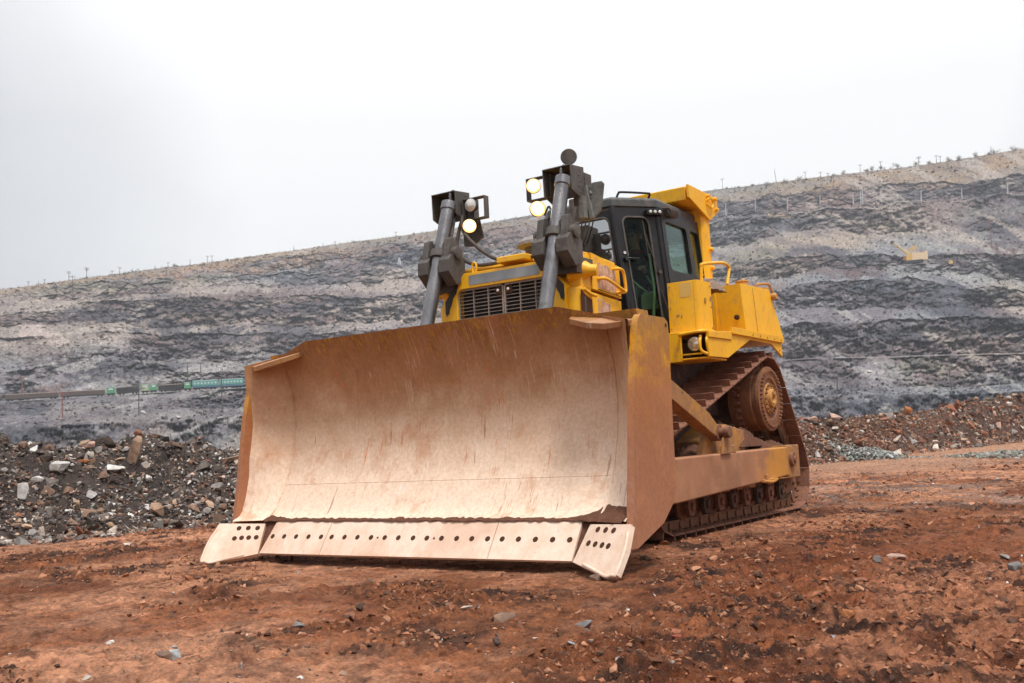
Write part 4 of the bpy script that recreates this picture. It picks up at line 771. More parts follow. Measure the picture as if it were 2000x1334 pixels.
# engine enclosure
for s in (-1, 1):
    mb = MB()
    mb.prism([(-1.93, 2.475), (-2.52, 2.435), (-2.50, 2.765), (-2.3, 2.79), (-1.93, 2.835)], 'y', s * 0.78, s * 0.842)
    mb.mat(1); mb.prism([(-2.03, 2.50), (-2.40, 2.476), (-2.42, 2.55), (-2.41, 2.73), (-2.32, 2.70), (-2.25, 2.745), (-2.12, 2.73), (-2.05, 2.765), (-2.02, 2.66), (-2.05, 2.60)], 'y', s * 0.842, s * 0.845)
    mb.mat(2); mb.prism([(-2.03, 2.485), (-2.06, 2.485), (-2.55, 2.455), (-2.55, 2.45), (-2.03, 2.478)], 'y', s * 0.842, s * 0.846)
    for k in range(3): mb.mat(2).cyl((-2.1 - 0.02 * k, s * 0.84, 2.475), (-2.1 - 0.02 * k, s * 0.844, 2.475), 0.006, n=8)
    up_ = part(mb, "upper_side_panel", [YEL, SCR, HOLE], bevel=0.006, label="yellow engine panel with a scraped bare patch")
    mb = MB(); mb.tube([(-2.36, s * 0.842, 2.72), (-2.38, s * 0.895, 2.722), (-2.46, s * 0.90, 2.715), (-2.495, s * 0.90, 2.67), (-2.515, s * 0.90, 2.53), (-2.49, s * 0.895, 2.495), (-2.40, s * 0.842, 2.485)], 0.0165, 10, 5)
    mb.tube([(-2.04, s * 0.842, 2.585), (-2.07, s * 0.89, 2.59), (-2.17, s * 0.90, 2.578), (-2.34, s * 0.90, 2.538), (-2.48, s * 0.90, 2.507)], 0.0165, 10, 5); part(mb, "grab_handle", [YEL], up_)
    mb = MB(); mb.prism([(-1.93, 1.7), (-2.53, 1.7), (-2.53, 2.41), (-1.93, 2.445)], 'y', s * 0.77, s * 0.830)
    mb.mat(1); mb.prism([(-2.04, 1.95), (-2.28, 1.95), (-2.30, 2.15), (-2.29, 2.36), (-2.17, 2.365), (-2.12, 2.39), (-2.05, 2.40), (-2.035, 2.36)], 'y', s * 0.830, s * 0.833)
    mb.mat(2).box(-2.42, -2.36, s * 0.825, s * 0.842, 2.13, 2.15); part(mb, "lower_side_panel", [YEL, SCR, HOLE], bevel=0.006, label="lower yellow engine panel scraped bare at its front")
mb = MB(); mb.prism([(-1.9, 2.76), (-1.9, 2.80), (-2.5, 2.75), (-2.5, 2.0), (-1.9, 2.0)], 'y', -0.77, 0.77); mb.prism([(-2.5, 2.72), (-3.25, 2.66), (-3.25, 1.9), (-2.5, 1.9)], 'y', -0.42, 0.42); part(mb, "hood", [DARKST], bevel=0.01)
mb = MB(); mb.prism([(-1.72, 2.80), (-1.92, 2.80), (-2.5, 2.77), (-2.5, 2.815), (-1.95, 2.845), (-1.74, 2.84)], 'y', -0.55, 0.8); part(mb, "hood_top", [YEL], bevel=0.01)
mb = MB(); mb.lathe((-2.30, 0.02, 2.80), (0, 0, 1), [(0, 0.13), (0.16, 0.13), (0.20, 0.145), (0.27, 0.15)], 28); mb.mat(1).lathe((-2.30, 0.02, 3.06), (0, 0, 1), [(0, 0.20), (0.015, 0.235), (0.05, 0.23), (0.10, 0.17), (0.125, 0.08), (0.13, 0)], 32); mb.mat(0).cyl((-2.3, 0.02, 3.185), (-2.3, 0.02, 3.205), 0.03, n=10)
part(mb, "pre_cleaner", [BRK, duststeel("dusty_cap", (0.30, 0.27, 0.24), (0.24, 0.21, 0.19), (0.18, 0.15, 0.13), 3, 0.5)], bevel=0.004)
mb = MB(); mb.cyl((-2.52, 0.34, 2.78), (-2.52, 0.34, 3.56), 0.05, n=20); mb.cyl((-2.52, 0.34, 2.78), (-2.52, 0.34, 3.0), 0.07, n=20); part(mb, "exhaust_pipe", [BRK], bevel=0.004)
mb = MB(); mb.box(-1.76, -1.58, -0.045, 0.30, 2.805, 2.868); part(mb, "hose_cover", [YEL], bevel=0.012)
mb = MB(); mb.tube([(-1.62, -0.36, 2.76), (-1.62, -0.37, 2.83), (-1.62, -0.345, 2.865), (-1.62, -0.32, 2.83), (-1.62, -0.33, 2.76)], 0.012, 8); part(mb, "hose_clamp", [YEL])
for pts in ([(-1.80, -0.60, 3.40), (-1.76, -0.625, 3.252), (-1.72, -0.625, 3.076), (-1.70, -0.525, 2.929), (-1.68, -0.357, 2.85), (-1.67, -0.176, 2.832), (-1.67, 0.0, 2.84)], [(-1.80, -0.60, 3.42), (-1.75, -0.575, 3.30), (-1.72, -0.505, 3.185), (-1.70, -0.347, 3.033), (-1.69, -0.172, 2.905), (-1.68, -0.03, 2.85)], [(-1.70, 0.28, 2.84), (-1.70, 0.42, 2.85), (-1.72, 0.55, 2.92), (-1.75, 0.60, 3.1)]):
    mb = MB(); mb.tube(pts, 0.019, 10, 6); part(mb, "hydraulic_hose", [RUB])
# lift cylinders with their mounts, brackets, lamps and mirrors
def lamp(c, d, r, lit, parent, depth=0.085):
    c = Vector(c); d = Vector(d).normalized(); mb = MB(); mb.lathe(c - d * depth, d, [(0, r * 0.45), (0.015, r * 0.8), (depth * 0.6, r * 0.98), (depth * 0.9, r * 1.03), (depth, r * 1.03), (depth + 0.004, r * 0.95)], 26)
    o = part(mb, "work_lamp", [BRK], parent, label="lit round work lamp" if lit else "unlit round work lamp")
    mb = MB(); mb.lathe(c + d * 0.0045, d, [(0, r * 0.97), (0.006, r * 0.74)], 26); mb.mat(1).lathe(c + d * 0.0106, d, [(0, r * 0.74), (0.008, r * 0.5), (0.012, 0.001)], 26); o2 = part(mb, "lamp_lens", [LITR if lit else LENS, LITL if lit else LENS], o)
    return o
for s in (-1, 1):
    base = Vector((-1.10, s * 0.70, 1.75)); top = Vector((-1.716, s * 0.703, 3.571)); d = (top - base).normalized(); tr = Vector((-1.509, s * 0.70, 2.978))
    mb = MB(); L_ = (top - base).length; mb.lathe(base, d, [(0, 0.071), (L_ - 0.10, 0.071), (L_ - 0.095, 0.083), (L_ - 0.01, 0.083), (L_, 0.07), (L_ + 0.002, 0)], 32)
    mb.tube([top + Vector((-0.085, -s * 0.02, -0.04)), tr + Vector((-0.115, -s * 0.03, 0.05))], 0.022, 8)
    mb.tube([top + Vector((0.0, -s * 0.02, 0.0)), top + Vector((0.0, -s * 0.02, 0.09)), top + Vector((-0.05, -s * 0.02, 0.13))], 0.017, 8)
    cyl_ = part(mb, "lift_cylinder", [CYL], bevel=0.0, ang=40)
    mb = MB(); mb.lathe(tr - d * 0.045, d, [(0, 0.084), (0.005, 0.094), (0.085, 0.094), (0.09, 0.084)], 32); part(mb, "cylinder_collar", [BRK], cyl_)
    mb = MB()
    for yo, yi in ((0.135, 1), (-0.135, -1)):
        y0 = s * 0.70 + yo; o_ = tr.copy(); w2 = 0.036
        # upright ear with a boss and a wedge-shaped block below it
        mb.prism([(o_.x - 0.02, 3.15), (o_.x + 0.035, 3.13), (o_.x + 0.095, 2.86), (o_.x - 0.10, 2.80), (o_.x - 0.09, 3.06)], 'y', y0 - w2, y0 + w2)
        mb.prism([(o_.x + 0.115, 2.90), (o_.x + 0.12, 2.775), (o_.x - 0.02, 2.645), (o_.x - 0.16, 2.70), (o_.x - 0.17, 2.90), (o_.x - 0.06, 2.96), (o_.x + 0.06, 2.955)], 'y', y0 - 0.065, y0 + 0.065)
        mb.cyl((o_.x - 0.03, y0 + yi * 0.02, o_.z), (o_.x - 0.03, y0 + yi * 0.095, o_.z), 0.066, n=20); mb.cyl((o_.x - 0.03, y0 + yi * 0.09, o_.z), (o_.x - 0.03, y0 + yi * 0.10, o_.z), 0.045, n=16)
    mb.box(tr.x - 0.42, tr.x - 0.10, s * 0.70 - 0.16, s * 0.70 + 0.16, 2.60, 2.76)
    part(mb, "cylinder_yoke", [BRK], cyl_, 0.010)
# bracket boxes at the cylinder heads (bent sheet open to the front), seen on both cylinders
def head_bracket(s, dz=0.0):
    Y = s * 0.70; yi, yo = ((0.47, 0.785) if s > 0 else (-0.93, -0.625)); mb = MB(); x0, x1 = -1.97, -1.74
    mb.box(x0, x0 + 0.012, min(yi, yo), max(yi, yo), 3.42, 3.70)                    # back sheet
    mb.prism([(x0, 3.36), (x1 + 0.02, 3.44), (x1 + 0.03, 3.68), (x0, 3.71)], 'y', yo - 0.006, yo + 0.006)
    mb.prism([(x0, 3.33), (x1 + 0.02, 3.42), (x1 + 0.03, 3.68), (x0, 3.71)], 'y', yi - 0.006, yi + 0.006)
    mb.add([(x0, yi, 3.712), (x1 + 0.04, yi, 3.688), (x1 + 0.04, yo, 3.688), (x0, yo, 3.712), (x0, yi, 3.700), (x1 + 0.04, yi, 3.676), (x1 + 0.04, yo, 3.676), (x0, yo, 3.700)], [(0, 1, 2, 3), (7, 6, 5, 4), (0, 4, 5, 1), (1, 5, 6, 2), (2, 6, 7, 3), (3, 7, 4, 0)])
    mb.box(-2.12, -1.98, min(Y - 0.05, Y + 0.09), max(Y - 0.05, Y + 0.09), 3.34, 3.66)
    for k in range(5): mb.cyl((x0 + 0.08 + 0.03 * (k % 2), yo + 0.004, 3.44 + 0.055 * k), (x0 + 0.08 + 0.03 * (k % 2), yo + 0.016, 3.44 + 0.055 * k), 0.008, n=6)
    return part(mb, "lamp_bracket", [BRK], bevel=0.004)
bR = head_bracket(1); bL = head_bracket(-1)
mb = MB()   # lamp cage, right of picture
for s, zt, y0, y1 in ((1, 3.665, 0.21, 0.50), (-1, 3.60, -0.60, -0.31)):
    mb = MB(); x = -1.80; xb = -1.88
    mb.box(xb, x, y0, y1, zt - 0.012, zt); mb.box(xb, x, y0, y1, zt - 0.235, zt - 0.223); ya = y0 if s > 0 else y1 - 0.012; mb.box(xb, x, ya, ya + 0.012, zt - 0.223, zt - 0.012)
    yb_ = y1 - 0.012 if s > 0 else y0; mb.box(xb, x, yb_, yb_ + 0.012, zt - 0.223, zt - 0.012)
    if s > 0: mb.box(xb, xb + 0.006, y1 - 0.10, y1 - 0.04, zt - 0.22, zt - 0.16)
    else: mb.box(xb, xb + 0.006, y0 + 0.012, y0 + 0.10, zt - 0.22, zt - 0.012)
    yc_ = (y0 + y1) / 2 - (0.02 if s > 0 else -0.03); mb.cyl((x - 0.03, yc_, zt - 0.235), (x - 0.03, yc_, zt - 0.27), 0.012, n=8)
    if s < 0: mb.prism([(-0.545, 3.40), (-0.44, 3.37), (-0.40, 3.18), (-0.55, 3.10), (-0.66, 3.12), (-0.66, 3.38)], 'x', -1.90, -1.888)
    cg = part(mb, "lamp_cage", [BRK], bR if s > 0 else bL, 0.003)
def lampx(c, d, r, lit, par): lamp(c, d, r, lit, par)
lamp((-1.76, 0.325, 3.565), (1, 0.55, -0.12), 0.073, True, bR); lamp((-1.74, 0.375, 3.318), (1, 0.9, -0.05), 0.078, True, bR)
lamp((-1.78, -0.475, 3.515), (1, 0.05, -0.05), 0.070, False, bL); lamp((-1.74, -0.47, 3.285), (1, 0.75, -0.1), 0.072, True, bL)
mb = MB(); dm = Vector((0.9, 0.45, -0.1)).normalized(); mb.lathe(Vector((-1.82, 0.715, 3.795)), dm, [(-0.015, 0.06), (-0.008, 0.078), (0.006, 0.082), (0.012, 0.078)], 30); mb.cyl((-1.83, 0.715, 3.70), (-1.83, 0.715, 3.74), 0.012, n=8); part(mb, "round_mirror", [BRK], bevel=0.0)
# big rear-view mirror seen from behind
mb = MB(); cM = Vector((-2.0, 0.86, 3.345)); u_ = Vector((-0.10, 0.96, 0.02)).normalized(); v_ = Vector((0.02, 0.10, 1)).normalized(); lp = [(-0.19, -0.17), (-0.14, -0.21), (0.02, -0.19), (0.09, -0.11), (0.13, 0.10), (0.14, 0.19), (0.10, 0.22), (-0.02, 0.19), (-0.15, 0.10)]
lp = [(-.22, -.145), (-.19, -.165), (-.03, -.175), (.05, -.14), (.09, -.105), (.12, .02), (.145, .16), (.12, .19), (.02, .195), (-.10, .14), (-.17, .02)]; u_ = Vector((0.05, 1, 0)).normalized(); v_ = Vector((0, 0, 1)); P = [cM + u_ * a + v_ * b for a, b in lp]; mb.plate(P, 0.02); nn = u_.cross(v_).normalized()
mb.box(-0.02, 0.02, -0.02, 0.02, -0.17, 0.17, Matrix.Translation(cM + nn * (0.03 if nn.x > 0 else -0.03) - u_ * 0.03) @ Matrix.Rotation(0.2, 4, 'X')); mb.tube([(-1.98, 0.79, 3.52), (-2.0, 0.82, 3.48), (-1.98, 0.86, 3.42)], 0.02, 8); mb.box(-1.96, -1.88, 0.76, 0.82, 3.18, 3.40)
for k in range(4): q = cM + u_ * (-0.015) + v_ * (-0.15 + k * 0.1) + nn * (0.02 if nn.x > 0 else -0.01); mb.cyl(q, q + Vector((0.015, 0.008, 0)), 0.008, n=6)
part(mb, "wing_mirror", [duststeel("mirror_back", (0.17, 0.175, 0.165), (0.21, 0.21, 0.195), (0.11, 0.105, 0.095), 2.5, 0.6)], bevel=0.004)

# ------------------------------------------------------------------ cab
ZB, ZT = 2.09, 3.60
bot = [(-3.28, -0.575), (-3.28, 0.575), (-3.70, 0.86), (-5.00, 0.84), (-5.20, 0.60), (-5.20, -0.60), (-5.00, -0.84), (-3.70, -0.86)]
top_ = [(-3.24, -0.41), (-3.24, 0.41), (-3.66, 0.755), (-4.90, 0.74), (-5.10, 0.55), (-5.10, -0.55), (-4.90, -0.74), (-3.66, -0.755)]
def corner(i, v): a, b = bot[i % 8], top_[i % 8]; return Vector((a[0] + (b[0] - a[0]) * v, a[1] + (b[1] - a[1]) * v, ZB + (ZT - ZB) * v))
def wall_panel(mb, A, B, C_, D_, hole, th=0.045, rr=0.06, mat=0, frame=True):
    """A,B bottom, C,D top; hole (u0,u1,v0,v1) rounded; returns the glass polygon"""
    W = ((B - A).length + (C_ - D_).length) / 2; H = ((D_ - A).length + (C_ - B).length) / 2
    bil = lambda u, v: (A * (1 - u) + B * u) * (1 - v) + (D_ * (1 - u) + C_ * u) * v
    nn = (B - A).cross(D_ - A).normalized()
    hl = [(p[0] / W, p[1] / H) for p in loop_rr(hole[0] * W, hole[1] * W, hole[2] * H, hole[3] * H, rr)]
    ctr = ((hole[0] + hole[1]) / 2, (hole[2] + hole[3]) / 2); outer = [(0, 0), (1, 0), (1, 1), (0, 1)]
    items = [(math.atan2(h[1] - ctr[1], h[0] - ctr[0]), h, None) for h in hl] + [(math.atan2(q[1] - ctr[1], q[0] - ctr[0]), None, q) for q in outer]
    items.sort(key=lambda i: i[0]); Hh = []; O = []
    for a, h_, q in items:
        far = (ctr[0] + 9 * math.cos(a), ctr[1] + 9 * math.sin(a)); Hh.append(h_ if h_ else to_outer(far, hl, ctr)); O.append(q if q else to_outer(far, outer, ctr))
    n = len(Hh); vs = [bil(*p) for p in O] + [bil(*p) for p in Hh] + [bil(*p) - nn * th for p in O] + [bil(*p) - nn * th for p in Hh]; fs = []
    for i in range(n):
        j = (i + 1) % n; fs += [(i, j, n + j, n + i), (2 * n + i, 3 * n + i, 3 * n + j, 2 * n + j), (i, 2 * n + i, 2 * n + j, j), (n + i, n + j, 3 * n + j, 3 * n + i)]
    mb.mat(mat).add(vs, fs)
    if frame: mb.mat(1).tube([bil(*p) + nn * 0.004 for p in hl + hl[:2]], 0.013, 6, 1); mb.mat(0)
    return [bil(*p) - nn * 0.02 for p in hl], nn
mb = MB(); panes = []
g, n_ = wall_panel(mb, corner(0, 0), corner(1, 0), corner(1, 1), corner(0, 1), (0.07, 0.93, 0.42, 0.93), rr=0.09); panes.append(("windshield", g, n_))
for i, nm in ((2, "side"), (6, "side")):
    a, b = (i, i + 1); A, B, C_, D_ = corner(a, 0), corner(b, 0), corner(b, 1), corner(a, 1)
    if i == 2: A, B, C_, D_ = B, A, D_, C_ ; 
    # the wall is split into a wide front window and a narrow rear one
    bm_ = A.lerp(B, 0.40 if i == 2 else 0.60); tm = D_.lerp(C_, 0.40 if i == 2 else 0.60)
    if i == 2:
        g, n_ = wall_panel(mb, bm_, B, C_, tm, (0.08, 0.88, 0.53, 0.905)); panes.append(("side_window", g, n_)); g, n_ = wall_panel(mb, A, bm_, tm, D_, (0.40, 0.93, 0.53, 0.905)); panes.append(("side_window", g, n_))
    else:
        g, n_ = wall_panel(mb, A, bm_, tm, D_, (0.12, 0.92, 0.53, 0.905)); panes.append(("side_window", g, n_)); g, n_ = wall_panel(mb, bm_, B, C_, tm, (0.07, 0.60, 0.53, 0.905)); panes.append(("side_window", g, n_))
for i in (3, 5): g, n_ = wall_panel(mb, corner(i, 0), corner(i + 1, 0), corner(i + 1, 1), corner(i, 1), (0.15, 0.85, 0.45, 0.90)); panes.append(("rear_window", g, n_))
g, n_ = wall_panel(mb, corner(4, 0), corner(5, 0), corner(5, 1), corner(4, 1), (0.06, 0.94, 0.35, 0.92)); panes.append(("rear_window", g, n_))
# corner posts
mb.mat(0)
for i in range(8): mb.tube([corner(i, 0), corner(i, 1)], 0.034, 10, 1)
cab = part(mb, "cab", [BLK, BRK], bevel=0.0, ang=30)
for nm, g, n_ in panes:
    q = MB(); q.plate(g, 0.006); part(q, nm, [GLW if nm == "windshield" else GLS], cab)
for s in (1, -1):
    if s > 0: A, B, C_, D_ = corner(1, 0), corner(2, 0), corner(2, 1), corner(1, 1)
    else: A, B, C_, D_ = corner(7, 0), corner(8, 0), corner(8, 1), corner(7, 1)
    q = MB(); nrm_ = (B - A).cross(D_ - A).normalized(); off = nrm_ * 0.006
    ins = 0.05; A2, B2, C2, D2 = A.lerp(B, ins), B.lerp(A, ins), C_.lerp(D_, ins), D_.lerp(C_, ins)
    g, n_ = wall_panel(q, A2 + off, B2 + off, C2 + off, D2 + off, (0.14, 0.80, 0.03, 0.925) if s > 0 else (0.20, 0.86, 0.03, 0.925), rr=0.08)
    dr = part(q, "cab_door", [BLK, BRK], cab, ang=30)
    q = MB(); q.plate(g, 0.006); q.build("door_glass", [GLS], dr) if False else part(q, "door_glass", [GLS], dr)
    bil = lambda u, v: (A2 * (1 - u) + B2 * u) * (1 - v) + (D2 * (1 - u) + C2 * u) * v
    hu = 0.07 if s > 0 else 0.93; q = MB(); p = bil(hu, 0.60) + nrm_ * 0.02; e_ = bil(hu + (0.30 if s > 0 else -0.3), 0.60) + nrm_ * 0.05; q.cyl(p - nrm_ * 0.01, p + nrm_ * 0.04, 0.03, n=14); q.tube([p + nrm_ * 0.035, p.lerp(e_, 0.3) + nrm_ * 0.035, e_], 0.010, 8); q.mat(1).lathe(bil(hu, 0.65) + nrm_ * 0.005, nrm_, [(0, 0.017), (0.012, 0.017)], 12)
    part(q, "door_handle", [BLK, LENS], dr)
    q = MB(); rp_ = bil(0.87 if s > 0 else 0.13, 0.50) + nrm_ * 0.05; uu = (B2 - A2).normalized() * s
    q.tube([rp_, rp_ - uu * 0.10 + Vector((0, 0, 0.22)), rp_ - uu * 0.16 + Vector((0, 0, 0.42))], 0.007, 6); q.tube([rp_ - uu * 0.13 + Vector((0, 0, 0.12)), rp_ - uu * 0.19 + Vector((0, 0, 0.58))], 0.006, 6, 1); q.cyl(rp_ - nrm_ * 0.03, rp_ + nrm_ * 0.012, 0.022, n=12)
    q.tube([bil(0.93 if s > 0 else 0.07, 0.22) + nrm_ * 0.05, bil(0.83 if s > 0 else 0.17, 0.36) + nrm_ * 0.05], 0.008, 6, 1); part(q, "wiper", [RUB], dr)
    # grey gas strut and hinge line beside the door
q = MB(); P = [corner(0, 0.90) + Vector((0.03, 0.25, 0)), corner(0, 0.55) + Vector((0.03, 0.55, 0))]
q.tube([(-3.22, 0.06, 3.52), (-3.22, -0.02, 3.36), (-3.22, -0.06, 3.28)], 0.008, 6); q.tube([(-3.22, 0.10, 3.52), (-3.22, 0.06, 3.40), (-3.22, -0.015, 3.24), (-3.22, 0.02, 3.235), (-3.22, 0.09, 3.36), (-3.22, 0.15, 3.52)], 0.008, 6); part(q, "windshield_wiper", [RUB], cab)
# roof
q = MB(); rb = [Vector((x, y, 0)) for x, y in top_]
def roof_loop(z, grow):
    c_ = Vector((-4.15, 0, 0)); return [Vector((p.x + (p.x - c_.x) / max((p - c_).length, .1) * grow, p.y + (p.y - c_.y) / max((p - c_).length, .1) * grow, z)) for p in rb]
lps = [roof_loop(3.605, 0.02), roof_loop(3.69, 0.02), roof_loop(3.715, -0.01), roof_loop(3.73, -0.10)]
vs = [p for lp_ in lps for p in lp_]; fs = [tuple(range(7, -1, -1)), tuple(range(24, 32))] + [(k * 8 + i, k * 8 + (i + 1) % 8, (k + 1) * 8 + (i + 1) % 8, (k + 1) * 8 + i) for k in range(3) for i in range(8)]
q.add(vs, fs); rf = part(q, "cab_roof", [ROOFM], cab, 0.012)
for s in (1, -1): q = MB(); q.tube([(-3.33, s * 0.43, 3.71), (-3.34, s * 0.455, 3.765), (-3.36, s * 0.49, 3.778), (-3.60, s * 0.68, 3.775), (-3.63, s * 0.70, 3.765), (-3.66, s * 0.66, 3.715)], 0.013, 8, 4); part(q, "roof_rail", [BLK], rf)
# box with three pale buttons and a rear lamp beside the door top
q = MB(); q.box(-0.11, 0.09, 0.0, 0.07, -0.03, 0.03, Matrix.Translation((-3.60, 0.725, 3.535)) @ Matrix.Rotation(R_(-38), 4, 'Z'))
q.mat(1)
for k in range(3): q.lathe((-3.52 - k * 0.045, 0.745 + k * 0.035, 3.535), (0.62, 0.78, 0.0), [(0.0, 0.02), (0.022, 0.018), (0.025, 0.0)], 10)
part(q, "lamp_strip", [BLK, LENS], cab, 0.003)
q = MB(); q.tube([(-3.74, 0.76, 3.60), (-3.77, 0.86, 3.60), (-3.80, 0.88, 3.54)], 0.016, 8); q.lathe((-3.88, 0.86, 3.55), (1, 0.6, -0.3), [(0, 0.03), (0.03, 0.05), (0.09, 0.055), (0.095, 0.045)], 16); q.box(-3.98, -3.78, 0.77, 0.84, 3.53, 3.62); part(q, "side_lamp", [RUB], cab, 0.003)
# interior
q = MB(); q.prism([(x * 0.985 - 0.05, y * 0.97) for x, y in bot], 'z', ZB + 0.005, ZB + 0.04); q.mat(1).prism([(x * 0.99 - 0.03, y * 0.96) for x, y in top_], 'z', 3.565, 3.59); q.mat(1).box(-4.98, -4.60, -0.7, 0.7, 2.13, 2.62); part(q, "cab_floor", [SEAT, LINER], cab)
q = MB(); q.box(-4.33, -3.80, -0.02, 0.50, 2.42, 2.58); q.prism([(-4.20, 2.55), (-4.34, 2.58), (-4.44, 3.20), (-4.32, 3.22)], 'y', 0.0, 0.48); q.box(-4.23, -3.90, 0.08, 0.40, 2.13, 2.42); q.box(-4.44, -4.35, 0.12, 0.36, 3.21, 3.38); part(q, "driver_seat", [SEAT], cab, 0.03)
q = MB(); q.box(-3.92, -3.66, 0.50, 0.74, 2.46, 2.64); q.box(-3.90, -3.68, 0.52, 0.72, 2.64, 2.665); q.mat(1); q.box(-3.86, -3.72, 0.54, 0.70, 2.13, 2.46); q.mat(0)
q.tube([(-3.78, 0.62, 2.66), (-3.74, 0.61, 2.76), (-3.76, 0.56, 2.82), (-3.76, 0.52, 2.91)], 0.013, 8); q.tube([(-3.72, 0.56, 2.66), (-3.66, 0.46, 2.76), (-3.68, 0.36, 2.86), (-3.68, 0.32, 2.90)], 0.013, 8)
q.mat(1).box(-3.58, -3.34, -0.45, 0.40, 2.13, 2.88); part(q, "control_console", [CREAM, LINER], cab, 0.012)
q = MB(); q.tube([(-3.62, 0.67, 2.20), (-3.61, 0.67, 2.40), (-3.60, 0.70, 2.67), (-3.60, 0.68, 2.9), (-3.62, 0.66, 3.08)], 0.018, 8); part(q, "inner_grab_rail", [GRN], cab)
# ROPS frame over the cab
q = MB()
for s in (1, -1):
    q.prism([(-4.74, s * 0.72), (-4.92, s * 0.72), (-4.92, s * 0.87), (-4.78, s * 0.87), (-4.74, s * 0.83)], 'z', 2.12, 3.80)
    q.prism([(s * 0.72, 3.46), (s * 0.71, 3.56), (s * 0.66, 3.67), (s * 0.55, 3.76), (s * 0.40, 3.80), (s * 0.84, 3.80), (s * 0.84, 3.46)], 'x', -4.76, -4.92)
q.prism([(-4.29, 3.80), (-4.27, 3.955), (-4.36, 3.98), (-5.10, 3.96), (-5.12, 3.80), (-4.95, 3.775), (-4.50, 3.78)], 'y', -0.85, 0.85)
for s in (1, -1):
    for z in (2.85, 3.05, 3.28): q.cyl((-4.885, s * 0.865, z), (-4.885, s * 0.91, z), 0.028, n=8)
rops = part(q, "rollover_frame", [YEL], bevel=0.012)
for s in (1, -1):
    q = MB(); q.prism([(-4.27, 3.975), (-4.28, 3.82), (-4.88, 3.64), (-5.13, 3.77), (-5.14, 3.92), (-5.08, 3.96)], 'y', s * 0.871, s * 0.90)
    for x, z in ((-5.04, 3.93), (-5.06, 3.80), (-4.82, 3.93)): q.cyl((x, s * 0.895, z), (x, s * 0.94, z), 0.026, n=8)
    q.tube([(-4.78, s * 0.90, 3.85), (-4.79, s * 0.925, 3.89), (-4.88, s * 0.935, 3.90), (-4.93, s * 0.925, 3.85), (-4.88, s * 0.935, 3.79), (-4.80, s * 0.925, 3.80), (-4.78, s * 0.90, 3.845)], 0.013, 8, 3)
    part(q, "gusset_plate", [YEL], rops, 0.006)
    q = MB()
    pass
